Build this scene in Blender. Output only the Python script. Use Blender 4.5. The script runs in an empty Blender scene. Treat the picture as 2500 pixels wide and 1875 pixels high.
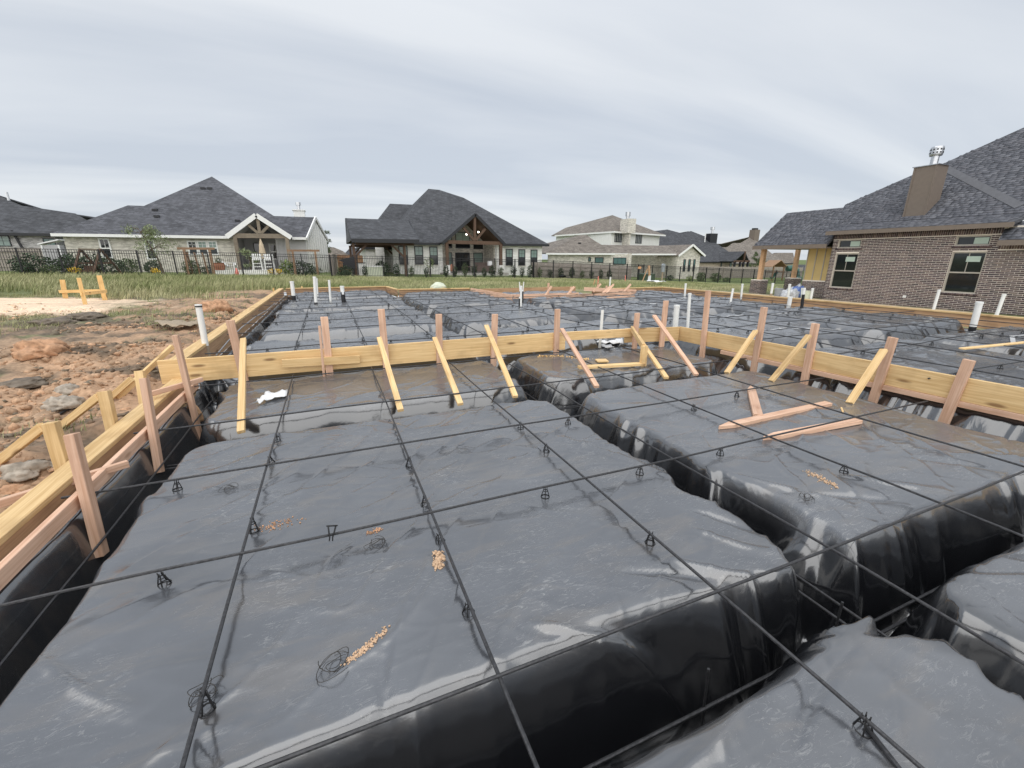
import bpy, bmesh, math, random
import numpy as np
from mathutils import Vector as V, Matrix
R = math.radians
random.seed(7)
rng = np.random.default_rng(11)
scn = bpy.context.scene
COL = scn.collection

# ------------------------------------------------------------------ camera
H, F, PITCH, YAW = 1.15, 1042.2, R(16.51), R(22.63)
cd = bpy.data.cameras.new('camera'); cam = bpy.data.objects.new('camera', cd); COL.objects.link(cam)
cd.sensor_width = 36; cd.lens = 36 * F / 2500; cd.clip_start = 0.02; cd.clip_end = 3000
cam.location = (0, 0, H); cam.rotation_euler = (R(90) - PITCH, 0, -YAW)
scn.camera = cam
# ------------------------------------------------------------------ sky and sun (overcast)
SUN_EL, SUN_AZ = R(43), R(212)          # azimuth from +Y towards +X
w = bpy.data.worlds.new('World'); scn.world = w; w.use_nodes = True
nt = w.node_tree; nt.nodes.clear(); N = nt.nodes.new; K = nt.links.new
out = N('ShaderNodeOutputWorld'); sky = N('ShaderNodeTexSky'); sky.sky_type = 'NISHITA'; sky.sun_disc = False
sky.sun_elevation = SUN_EL; sky.sun_rotation = SUN_AZ
b1 = N('ShaderNodeBackground'); b1.inputs[1].default_value = 0.10; K(sky.outputs[0], b1.inputs[0])
tc = N('ShaderNodeTexCoord'); sx = N('ShaderNodeSeparateXYZ'); K(tc.outputs['Generated'], sx.inputs[0])
def mth(op, a, b=None, clamp=False):
    m = N('ShaderNodeMath'); m.operation = op; m.use_clamp = clamp
    for i, v in enumerate((a, b)):
        if v is None: continue
        if isinstance(v, (int, float)): m.inputs[i].default_value = v
        else: K(v, m.inputs[i])
    return m.outputs[0]
zc = mth('ADD', mth('MAXIMUM', sx.outputs[2], 0.0), 0.10)
cb = N('ShaderNodeCombineXYZ'); K(mth('DIVIDE', sx.outputs[0], zc), cb.inputs[0]); K(mth('DIVIDE', sx.outputs[1], zc), cb.inputs[1])
mp = N('ShaderNodeMapping'); mp.inputs['Rotation'].default_value = (0, 0, R(-38)); mp.inputs['Scale'].default_value = (0.16, 0.62, 1); mp.inputs['Location'].default_value = (3.1, 1.4, 0)
K(cb.outputs[0], mp.inputs[0])
n1 = N('ShaderNodeTexNoise'); n1.inputs['Scale'].default_value = 1.25; n1.inputs['Detail'].default_value = 7; n1.inputs['Roughness'].default_value = 0.5; n1.inputs['Distortion'].default_value = 0.5
K(mp.outputs[0], n1.inputs['Vector'])
rp = N('ShaderNodeValToRGB'); e = rp.color_ramp.elements
e[0].position = 0.36; e[0].color = (0.365, 0.395, 0.44, 1); e[1].position = 0.64; e[1].color = (0.49, 0.508, 0.53, 1)
K(n1.outputs[0], rp.inputs[0])
zr = N('ShaderNodeMapRange'); zr.interpolation_type = 'SMOOTHSTEP'; zr.inputs[1].default_value = .3; zr.inputs[2].default_value = 1.0; zr.inputs[3].default_value = 1.0; zr.inputs[4].default_value = 1.55; K(sx.outputs[2], zr.inputs[0])
b2 = N('ShaderNodeBackground'); K(zr.outputs[0], b2.inputs[1]); K(rp.outputs[0], b2.inputs[0])
ms = N('ShaderNodeMixShader'); ms.inputs[0].default_value = 0.93; K(b1.outputs[0], ms.inputs[1]); K(b2.outputs[0], ms.inputs[2]); K(ms.outputs[0], out.inputs[0])
sd = bpy.data.lights.new('sun', 'SUN'); sd.energy = 1.5; sd.angle = R(118); sd.color = (1, 0.96, 0.9)
sun = bpy.data.objects.new('sun', sd); COL.objects.link(sun)
sdir = V((math.sin(SUN_AZ) * math.cos(SUN_EL), math.cos(SUN_AZ) * math.cos(SUN_EL), math.sin(SUN_EL)))
sun.rotation_euler = sdir.to_track_quat('Z', 'Y').to_euler()
vs = scn.view_settings; vs.view_transform = 'Standard'; vs.look = 'None'; vs.gamma = 1; vs.use_curve_mapping = False; vs.exposure = 0.72
scn.cycles.use_denoising = True; scn.cycles.max_bounces = 6; scn.cycles.sample_clamp_indirect = 4

# ------------------------------------------------------------------ photo pixel -> direction (2500 x 1875)
cp, sp = math.cos(PITCH), math.sin(PITCH)
FW = V((math.sin(YAW) * cp, math.cos(YAW) * cp, -sp)); RT = V((math.cos(YAW), -math.sin(YAW), 0)); UP = RT.cross(FW); CAM = V((0, 0, H))
def ray(p): return FW + RT * ((p[0] - 1250) / F) - UP * ((p[1] - 937.5) / F)
def atZ(p, z): d = ray(p); return CAM + d * ((z - H) / d.z)
def atX(p, x): d = ray(p); return CAM + d * (x / d.x)
def atY(p, y): d = ray(p); return CAM + d * (y / d.y)
def onpl(p, p0, n):
    d = ray(p); return CAM + d * ((V(p0) - CAM).dot(V(n)) / d.dot(V(n)))
def depth(P): return (V(P) - CAM).dot(FW)
def zoom(x0, y0, s): return lambda x, y: (x0 + s * x, y0 + s * y)
D = zoom(0, 0, 1.1302)                       # whole picture
zA = zoom(0, 400, .226); zB = zoom(450, 400, .2034); zC = zoom(820, 430, .2441); zT = zoom(1320, 480, .2622); zE = zoom(1780, 280, .3255)
zF = zoom(0, 640, .2773); zG = zoom(0, 1000, .241); zH = zoom(400, 680, .27125); zI = zoom(1000, 680, .27125); zJ = zoom(1500, 680, .27125); zK = zoom(1900, 680, .27125)
zL = zoom(680, 640, .1899); zM = zoom(1080, 660, .19); zN = zoom(1480, 690, .2351); zO = zoom(2240, 540, .1447); zP = zoom(1380, 680, .1266)
zQ = zoom(1400, 1200, .4973); zR = zoom(700, 1200, .4069); zS = zoom(0, 1300, .36166); zU = zoom(1820, 540, .1205); zV = zoom(1480, 560, .16275); zW = zoom(830, 560, .11754); zX = zoom(440, 590, .1989); zY = zoom(0, 590, .13562)

# ------------------------------------------------------------------ noise (numpy)
_tab = rng.random((256, 256))
def vn(x, y, s=0):
    x = np.asarray(x, float) + s * 17.31; y = np.asarray(y, float) + s * 9.77
    xi = np.floor(x).astype(int); yi = np.floor(y).astype(int); fx = x - xi; fy = y - yi
    fx = fx * fx * fx * (fx * (fx * 6 - 15) + 10); fy = fy * fy * fy * (fy * (fy * 6 - 15) + 10)
    a = _tab[xi & 255, yi & 255]; b = _tab[(xi + 1) & 255, yi & 255]; c = _tab[xi & 255, (yi + 1) & 255]; d = _tab[(xi + 1) & 255, (yi + 1) & 255]
    return (a * (1 - fx) + b * fx) * (1 - fy) + (c * (1 - fx) + d * fx) * fy
def fbm(x, y, o=4, s=0, g=.5):
    r = 0; a = 1; t = 0
    for i in range(o): r = r + a * vn(x * 2 ** i, y * 2 ** i, s + i); t += a; a *= g
    return r / t
def ridge(x, y, s=0): return 1 - np.abs(2 * vn(x, y, s) - 1)
def sstep(a, b, x): t = np.clip((x - a) / (b - a), 0, 1); return t * t * (3 - 2 * t)

# ------------------------------------------------------------------ materials
MATS = {}
def newmat(name):
    m = bpy.data.materials.new(name); m.use_nodes = True; t = m.node_tree
    return m, t, t.nodes['Principled BSDF'], t.nodes.new, t.links.new
def flat(name, col, rough=.6, metal=0, var=.12, scale=8, bump=0, emit=None, spec=None):
    m, t, p, n, k = newmat(name)
    tcn = n('ShaderNodeTexCoord'); nz = n('ShaderNodeTexNoise'); nz.inputs['Scale'].default_value = scale; nz.inputs['Detail'].default_value = 5; k(tcn.outputs['Object'], nz.inputs['Vector'])
    r = n('ShaderNodeValToRGB'); e = r.color_ramp.elements
    e[0].position = .3; e[1].position = .7
    e[0].color = (*[c * (1 - var) for c in col], 1); e[1].color = (*[min(1, c * (1 + var)) for c in col], 1)
    k(nz.outputs[0], r.inputs[0]); k(r.outputs[0], p.inputs['Base Color'])
    p.inputs['Roughness'].default_value = rough; p.inputs['Metallic'].default_value = metal
    if spec is not None: p.inputs['Specular IOR Level'].default_value = spec
    if bump:
        b = n('ShaderNodeBump'); b.inputs['Strength'].default_value = bump; b.inputs['Distance'].default_value = .02; k(nz.outputs[0], b.inputs['Height']); k(b.outputs[0], p.inputs['Normal'])
    if emit: p.inputs['Emission Color'].default_value = (*emit[0], 1); p.inputs['Emission Strength'].default_value = emit[1]
    MATS[name] = m; return m
def wood(name, c0, c1, knot=(.16, .075, .03), knots=True, rough=.72, gs=1.0):
    m, t, p, n, k = newmat(name)
    tcn = n('ShaderNodeTexCoord'); oi = n('ShaderNodeObjectInfo')
    ad = n('ShaderNodeVectorMath'); ad.operation = 'MULTIPLY_ADD'; ad.inputs[1].default_value = (1, 1, 1); k(tcn.outputs['Object'], ad.inputs[0])
    cbn = n('ShaderNodeCombineXYZ'); mm = n('ShaderNodeMath'); mm.operation = 'MULTIPLY'; mm.inputs[1].default_value = 37; k(oi.outputs['Random'], mm.inputs[0])
    for i in range(3): k(mm.outputs[0], cbn.inputs[i])
    k(cbn.outputs[0], ad.inputs[2])
    mpn = n('ShaderNodeMapping'); mpn.inputs['Scale'].default_value = (1.1 * gs, 26 * gs, 26 * gs); k(ad.outputs[0], mpn.inputs[0])
    nz = n('ShaderNodeTexNoise'); nz.inputs['Scale'].default_value = 1.6; nz.inputs['Detail'].default_value = 4; nz.inputs['Distortion'].default_value = .8; k(mpn.outputs[0], nz.inputs['Vector'])
    mp2 = n('ShaderNodeMapping'); mp2.inputs['Scale'].default_value = (3, 140, 140); k(ad.outputs[0], mp2.inputs[0])
    nf = n('ShaderNodeTexNoise'); nf.inputs['Scale'].default_value = 1; nf.inputs['Detail'].default_value = 2; k(mp2.outputs[0], nf.inputs['Vector'])
    mx = n('ShaderNodeMix'); mx.data_type = 'FLOAT'; mx.inputs[0].default_value = .3; k(nz.outputs[0], mx.inputs[2]); k(nf.outputs[0], mx.inputs[3])
    r = n('ShaderNodeValToRGB'); e = r.color_ramp.elements; e[0].position = .34; e[0].color = (*c0, 1); e[1].position = .6; e[1].color = (*c1, 1); k(mx.outputs[0], r.inputs[0])
    # per-board tone
    hs = n('ShaderNodeHueSaturation'); k(r.outputs[0], hs.inputs['Color'])
    vv = n('ShaderNodeMapRange'); vv.inputs[3].default_value = .84; vv.inputs[4].default_value = 1.1; k(oi.outputs['Random'], vv.inputs[0]); k(vv.outputs[0], hs.inputs['Value'])
    last = hs.outputs[0]
    if knots:
        mp3 = n('ShaderNodeMapping'); mp3.inputs['Scale'].default_value = (2.2, 8.0, .4); k(ad.outputs[0], mp3.inputs[0])
        vo = n('ShaderNodeTexVoronoi'); vo.inputs['Scale'].default_value = .8; k(mp3.outputs[0], vo.inputs['Vector'])
        rk = n('ShaderNodeValToRGB'); ek = rk.color_ramp.elements; ek[0].position = .07; ek[0].color = (1, 1, 1, 1); ek[1].position = .16; ek[1].color = (0, 0, 0, 1); k(vo.outputs['Distance'], rk.inputs[0])
        mk = n('ShaderNodeMix'); mk.data_type = 'RGBA'; mk.inputs[7].default_value = (*knot, 1)
        mu = n('ShaderNodeMath'); mu.operation = 'MULTIPLY'; mu.inputs[1].default_value = .75; k(rk.outputs[0], mu.inputs[0]); k(mu.outputs[0], mk.inputs[0]); k(last, mk.inputs[6]); last = mk.outputs[2]
    # grey handling dirt in large patches
    nd = n('ShaderNodeTexNoise'); nd.inputs['Scale'].default_value = 3; nd.inputs['Detail'].default_value = 6; k(ad.outputs[0], nd.inputs['Vector'])
    rd = n('ShaderNodeValToRGB'); rd.color_ramp.elements[0].position = .52; rd.color_ramp.elements[0].color = (0, 0, 0, 1); rd.color_ramp.elements[1].position = .72; rd.color_ramp.elements[1].color = (.45, .45, .45, 1); k(nd.outputs[0], rd.inputs[0])
    md = n('ShaderNodeMix'); md.data_type = 'RGBA'; md.inputs[7].default_value = (c0[0] * .6, c0[1] * .58, c0[2] * .6, 1); k(rd.outputs[0], md.inputs[0]); k(last, md.inputs[6])
    k(md.outputs[2], p.inputs['Base Color']); p.inputs['Roughness'].default_value = rough; p.inputs['Specular IOR Level'].default_value = .25
    b = n('ShaderNodeBump'); b.inputs['Strength'].default_value = .35; b.inputs['Distance'].default_value = .003; k(mx.outputs[0], b.inputs['Height']); k(b.outputs[0], p.inputs['Normal'])
    MATS[name] = m; return m
wood('pine', (.61, .395, .175), (.80, .575, .30))
wood('fir', (.56, .33, .215), (.74, .50, .36), knot=(.33, .16, .09))
wood('bright_pine', (.72, .45, .17), (.85, .58, .27))
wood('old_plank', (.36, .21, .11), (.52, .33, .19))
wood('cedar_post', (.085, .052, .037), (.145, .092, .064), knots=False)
wood('grey_beam', (.20, .165, .125), (.27, .225, .17), knots=False)
wood('trellis_wood', (.23, .14, .085), (.34, .22, .14), knots=False)
wood('raw_post', (.45, .27, .15), (.62, .40, .24))
flat('rebar_steel', (.055, .055, .058), .45, .5, .3, 60, .3, spec=.5)
flat('chair_plastic', (.008, .008, .009), .35)
flat('pvc', (.80, .80, .77), .35, var=.03)
flat('black_sleeve', (.012, .012, .014), .55)
flat('tan_sleeve', (.34, .27, .19), .8, var=.2, scale=40)
flat('white_paper', (.80, .80, .80), .7, var=.03)
flat('cream_tarp', (.62, .66, .52), .6, var=.08)
flat('iron', (.009, .009, .011), .4)
flat('white_trim', (.82, .82, .80), .5, var=.03)
flat('black_trim', (.014, .015, .019), .45)
flat('taupe_trim', (.18, .145, .118), .5, var=.06)
flat('frame_taupe', (.40, .37, .32), .5, var=.05)
flat('grey_siding', (.44, .435, .43), .6, var=.05)
flat('white_siding', (.80, .80, .77), .6, var=.05)
flat('sheathing', (.56, .42, .18), .55, var=.08, scale=2)
flat('concrete', (.42, .40, .37), .85, var=.12)
flat('metal', (.55, .56, .58), .25, .9, .1)
flat('glass_dark', (.012, .016, .018), .05, spec=.7)
flat('glass_blind', (.21, .29, .26), .12, var=.05, spec=.6)
flat('glass_green', (.07, .145, .135), .1, var=.05, spec=.6)
flat('screen', (.03, .038, .042), .35)
flat('sticker', (.42, .52, .45), .4, var=.03)
flat('terracotta', (.33, .14, .08), .75)
flat('umbrella_cloth', (.55, .44, .31), .8)
flat('yellow_flower', (.75, .52, .05), .7)
flat('pink_plastic', (.8, .25, .2), .6)
flat('green_box', (.045, .075, .045), .5)
flat('sign_orange', (.65, .33, .16), .6)
flat('galv', (.42, .45, .48), .4, .6)
flat('slide_green', (.02, .09, .07), .35)
flat('bucket', (.28, .30, .32), .5)
flat('bag_plastic', (.45, .47, .50), .3, var=.3, scale=12)
flat('bag_blue', (.08, .14, .35), .4)
flat('lamp_on', (.9, .85, .75), .5, emit=((1, .9, .75), 6))
flat('wicker', (.10, .07, .06), .8)
flat('culvert', (.01, .01, .012), .5)
flat('bark', (.12, .09, .065), .9, var=.3, scale=30)
flat('clay', (.48, .28, .165), .95, var=.35, scale=14, bump=.6)
flat('rock', (.38, .33, .27), .9, var=.35, scale=14, bump=.5)
flat('soil', (.16, .13, .10), .95, var=.35, scale=14, bump=.5)
flat('sand', (.58, .40, .26), .95, var=.2, scale=20)
flat('tape', (.5, .5, .5), .4, var=.1)
flat('copper_wire', (.04, .035, .03), .5, .4)
flat('grey_conduit', (.30, .31, .32), .4)
def shingle(name, c, var=.25, s=6.0):
    m, t, p, n, k = newmat(name)
    g = n('ShaderNodeNewGeometry'); br = n('ShaderNodeTexBrick'); mpn = n('ShaderNodeMapping'); mpn.inputs['Scale'].default_value = (1, 1, 1)
    sx_ = n('ShaderNodeSeparateXYZ'); k(g.outputs['Position'], sx_.inputs[0]); ad = n('ShaderNodeMath'); ad.operation = 'ADD'; k(sx_.outputs[0], ad.inputs[0]); k(sx_.outputs[1], ad.inputs[1])
    cbn = n('ShaderNodeCombineXYZ'); k(ad.outputs[0], cbn.inputs[0]); k(sx_.outputs[2], cbn.inputs[1])
    k(cbn.outputs[0], br.inputs['Vector']); br.inputs['Scale'].default_value = 1; br.inputs['Brick Width'].default_value = .32; br.inputs['Row Height'].default_value = .085; br.inputs['Mortar Size'].default_value = .008
    br.inputs['Color1'].default_value = (*[v * (1 - var) for v in c], 1); br.inputs['Color2'].default_value = (*[v * (1 + var) for v in c], 1); br.inputs['Mortar'].default_value = (*[v * .5 for v in c], 1)
    nz = n('ShaderNodeTexNoise'); nz.inputs['Scale'].default_value = 1.4; nz.inputs['Detail'].default_value = 8; nz.inputs['Roughness'].default_value = .75; k(g.outputs['Position'], nz.inputs['Vector'])
    mx = n('ShaderNodeMix'); mx.data_type = 'RGBA'; mx.blend_type = 'MULTIPLY'; mx.inputs[0].default_value = 1
    rr = n('ShaderNodeValToRGB'); rr.color_ramp.elements[0].position = .3; rr.color_ramp.elements[0].color = (.62, .62, .62, 1); rr.color_ramp.elements[1].position = .7; rr.color_ramp.elements[1].color = (1.3, 1.3, 1.3, 1); k(nz.outputs[0], rr.inputs[0])
    k(br.outputs[0], mx.inputs[6]); k(rr.outputs[0], mx.inputs[7]); k(mx.outputs[2], p.inputs['Base Color']); p.inputs['Roughness'].default_value = .85; p.inputs['Specular IOR Level'].default_value = .3
    b = n('ShaderNodeBump'); b.inputs['Strength'].default_value = .5; b.inputs['Distance'].default_value = .02; k(br.outputs['Fac'], b.inputs['Height']); b.invert = True; k(b.outputs[0], p.inputs['Normal'])
    MATS[name] = m
shingle('charcoal_shingle', (.105, .108, .121)); shingle('black_shingle', (.076, .079, .087)); shingle('brown_shingle', (.19, .165, .14)); shingle('grey_brown_shingle', (.215, .19, .165))
def bricktex(name, c1, c2, mort, bw=.25, rh=.08, big=.6, patch=.55):
    m, t, p, n, k = newmat(name)
    g = n('ShaderNodeNewGeometry'); sx_ = n('ShaderNodeSeparateXYZ'); k(g.outputs['Position'], sx_.inputs[0]); ad = n('ShaderNodeMath'); ad.operation = 'ADD'; k(sx_.outputs[0], ad.inputs[0]); k(sx_.outputs[1], ad.inputs[1])
    cbn = n('ShaderNodeCombineXYZ'); k(ad.outputs[0], cbn.inputs[0]); k(sx_.outputs[2], cbn.inputs[1])
    br = n('ShaderNodeTexBrick'); k(cbn.outputs[0], br.inputs['Vector']); br.inputs['Scale'].default_value = 1; br.inputs['Brick Width'].default_value = bw; br.inputs['Row Height'].default_value = rh; br.inputs['Mortar Size'].default_value = .007
    br.inputs['Color1'].default_value = (*c1, 1); br.inputs['Color2'].default_value = (*c2, 1); br.inputs['Mortar'].default_value = (*mort, 1); br.inputs['Bias'].default_value = -.25
    mpn = n('ShaderNodeMapping'); mpn.inputs['Scale'].default_value = (1.2, 3.5, 1); k(cbn.outputs[0], mpn.inputs[0])
    nz = n('ShaderNodeTexNoise'); nz.inputs['Scale'].default_value = 1.6; nz.inputs['Detail'].default_value = 5; nz.inputs['Roughness'].default_value = .65; k(mpn.outputs[0], nz.inputs['Vector'])
    rr = n('ShaderNodeValToRGB'); rr.color_ramp.elements[0].position = .40; rr.color_ramp.elements[0].color = (patch, patch, patch, 1); rr.color_ramp.elements[1].position = .55; rr.color_ramp.elements[1].color = (1, 1, 1, 1); k(nz.outputs[0], rr.inputs[0])
    mx = n('ShaderNodeMix'); mx.data_type = 'RGBA'; mx.blend_type = 'MULTIPLY'; mx.inputs[0].default_value = 1; k(br.outputs[0], mx.inputs[6]); k(rr.outputs[0], mx.inputs[7]); k(mx.outputs[2], p.inputs['Base Color']); p.inputs['Roughness'].default_value = .9
    b = n('ShaderNodeBump'); b.inputs['Strength'].default_value = .4; b.inputs['Distance'].default_value = .01; k(br.outputs['Fac'], b.inputs['Height']); b.invert = True; k(b.outputs[0], p.inputs['Normal'])
    MATS[name] = m
bricktex('white_brick', (.90, .885, .85), (.82, .795, .755), (.87, .85, .815), patch=.82)
bricktex('cream_brick', (.74, .70, .62), (.46, .42, .37), (.70, .66, .58), patch=.72)
bricktex('pale_brick', (.74, .70, .62), (.44, .41, .36), (.70, .66, .59), patch=.72)
bricktex('grey_white_brick', (.60, .58, .56), (.30, .29, .29), (.52, .50, .49), patch=.62)
bricktex('tan_brick', (.50, .42, .33), (.40, .33, .26), (.48, .41, .34), patch=.8)
def tinted(name, rough=.85, bump=.3, bscale=60, spec=.3):     # colour from the mesh attribute "tint"
    m, t, p, n, k = newmat(name)
    a = n('ShaderNodeAttribute'); a.attribute_name = 'tint'; tcn = n('ShaderNodeNewGeometry')
    nz = n('ShaderNodeTexNoise'); nz.inputs['Scale'].default_value = bscale; nz.inputs['Detail'].default_value = 3; k(tcn.outputs['Position'], nz.inputs['Vector'])
    rr = n('ShaderNodeValToRGB'); rr.color_ramp.elements[0].position = .3; rr.color_ramp.elements[0].color = (.75, .75, .75, 1); rr.color_ramp.elements[1].position = .7; rr.color_ramp.elements[1].color = (1.2, 1.2, 1.2, 1); k(nz.outputs[0], rr.inputs[0])
    mx = n('ShaderNodeMix'); mx.data_type = 'RGBA'; mx.blend_type = 'MULTIPLY'; mx.inputs[0].default_value = 1; k(a.outputs['Color'], mx.inputs[6]); k(rr.outputs[0], mx.inputs[7]); k(mx.outputs[2], p.inputs['Base Color'])
    p.inputs['Roughness'].default_value = rough; p.inputs['Specular IOR Level'].default_value = spec
    if bump:
        b = n('ShaderNodeBump'); b.inputs['Strength'].default_value = bump; b.inputs['Distance'].default_value = .01; k(nz.outputs[0], b.inputs['Height']); k(b.outputs[0], p.inputs['Normal'])
    MATS[name] = m; return m
tinted('brick_face', .9, .3, 90); tinted('shingle_tab', .85, .3, 120); tinted('ground_cover', .95, .9, 22); tinted('clod_mix', .95, .5, 30)
m = tinted('blade', .75, 0, 5, .2)
def leafmat(name, c):
    m, t, p, n, k = newmat(name)
    g = n('ShaderNodeNewGeometry'); nz = n('ShaderNodeTexNoise'); nz.inputs['Scale'].default_value = 3.5; k(g.outputs['Position'], nz.inputs['Vector'])
    r = n('ShaderNodeValToRGB'); r.color_ramp.elements[0].position = .35; r.color_ramp.elements[0].color = (*[v * .6 for v in c], 1); r.color_ramp.elements[1].position = .65; r.color_ramp.elements[1].color = (*[v * 1.35 for v in c], 1); k(nz.outputs[0], r.inputs[0]); k(r.outputs[0], p.inputs['Base Color'])
    p.inputs['Roughness'].default_value = .6; p.inputs['Specular IOR Level'].default_value = .3; MATS[name] = m
leafmat('leaf_dark', (.05, .08, .04)); leafmat('leaf_mid', (.10, .135, .06)); leafmat('leaf_willow', (.22, .26, .135)); leafmat('leaf_light', (.18, .24, .07))

# black polythene
def plastic():
    m, t, p, n, k = newmat('black_film')
    g = n('ShaderNodeNewGeometry'); a = n('ShaderNodeAttribute'); a.attribute_name = 'dust'
    def noise(s, d, r, vec=None, dist=0):
        q = n('ShaderNodeTexNoise'); q.inputs['Scale'].default_value = s; q.inputs['Detail'].default_value = d; q.inputs['Roughness'].default_value = r; q.inputs['Distortion'].default_value = dist
        k(vec or g.outputs['Position'], q.inputs['Vector']); return q.outputs[0]
    def ramp(v, p0, p1, c0=0., c1=1.):
        q = n('ShaderNodeMapRange'); q.inputs[1].default_value = p0; q.inputs[2].default_value = p1; q.inputs[3].default_value = c0; q.inputs[4].default_value = c1; k(v, q.inputs[0]); return q.outputs[0]
    def mul(x, y):
        q = n('ShaderNodeMath'); q.operation = 'MULTIPLY'
        for i, v in enumerate((x, y)):
            if isinstance(v, (int, float)): q.inputs[i].default_value = v
            else: k(v, q.inputs[i])
        return q.outputs[0]
    def mixc(f, c0, c1):
        q = n('ShaderNodeMix'); q.data_type = 'RGBA'
        if isinstance(f, (int, float)): q.inputs[0].default_value = f
        else: k(f, q.inputs[0])
        for i, v in ((6, c0), (7, c1)):
            if isinstance(v, tuple): q.inputs[i].default_value = (*v, 1)
            else: k(v, q.inputs[i])
        return q.outputs[2]
    big = ramp(noise(1.3, 6, .6), .3, .7, .35, 1.0)                 # dust film, patchy
    rot = n('ShaderNodeMapping'); rot.inputs['Rotation'].default_value = (0, 0, R(35)); rot.inputs['Scale'].default_value = (1, 3.2, 1); k(g.outputs['Position'], rot.inputs[0])
    brown = ramp(noise(2.2, 5, .6, rot.outputs[0], .6), .50, .66)
    scr = ramp(noise(11, 6, .72, rot.outputs[0], 2.4), .54, .70)    # dried splash marks
    scrz = ramp(noise(1.9, 4, .6), .45, .66)
    spk = ramp(noise(140, 2, .5), .70, .76)
    film = (.010, .0105, .0125)
    c = mixc(mul(a.outputs['Fac'], big), film, (.068, .072, .081))
    c = mixc(mul(mul(a.outputs['Fac'], brown), .55), c, (.10, .085, .07))
    c = mixc(mul(mul(a.outputs['Fac'], mul(scr, scrz)), .5), c, (.44, .43, .41))
    c = mixc(mul(mul(a.outputs['Fac'], mul(spk, scrz)), .5), c, (.55, .50, .42))
    k(c, p.inputs['Base Color'])
    ro = ramp(mul(a.outputs['Fac'], big), 0, 1, .13, .24); k(ro, p.inputs['Roughness']); k(mul(a.outputs['Fac'], .12), p.inputs['Sheen Weight']); p.inputs['Sheen Roughness'].default_value = .45; p.inputs['Sheen Tint'].default_value = (.95, .97, 1, 1); p.inputs['IOR'].default_value = 2.45; p.inputs['Specular IOR Level'].default_value = .5
    def crease(v):
        q = n('ShaderNodeMath'); q.operation = 'SUBTRACT'; k(v, q.inputs[0]); q.inputs[1].default_value = .5; r_ = n('ShaderNodeMath'); r_.operation = 'ABSOLUTE'; k(q.outputs[0], r_.inputs[0]); return ramp(r_.outputs[0], 0, .12, 1, 0)
    rot2 = n('ShaderNodeMapping'); rot2.inputs['Rotation'].default_value = (0, 0, R(-25)); rot2.inputs['Scale'].default_value = (1, 2.6, 1); k(g.outputs['Position'], rot2.inputs[0])
    hs_ = n('ShaderNodeMath'); hs_.operation = 'ADD'; k(mul(crease(noise(2.4, 2, .45, rot.outputs[0], 1.2)), noise(1.7, 2, .5)), hs_.inputs[0]); k(mul(crease(noise(3.4, 2, .5, rot2.outputs[0], .9)), noise(1.4, 2, .5)), hs_.inputs[1])
    b = n('ShaderNodeBump'); b.inputs['Strength'].default_value = .11; b.inputs['Distance'].default_value = .005; k(hs_.outputs[0], b.inputs['Height'])
    b2 = n('ShaderNodeBump'); b2.inputs['Strength'].default_value = .05; b2.inputs['Distance'].default_value = .003; k(noise(60, 3, .6, rot.outputs[0], 1.0), b2.inputs['Height']); k(b.outputs[0], b2.inputs['Normal'])
    k(b2.outputs[0], p.inputs['Normal']); MATS['black_film'] = m
plastic()

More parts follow.
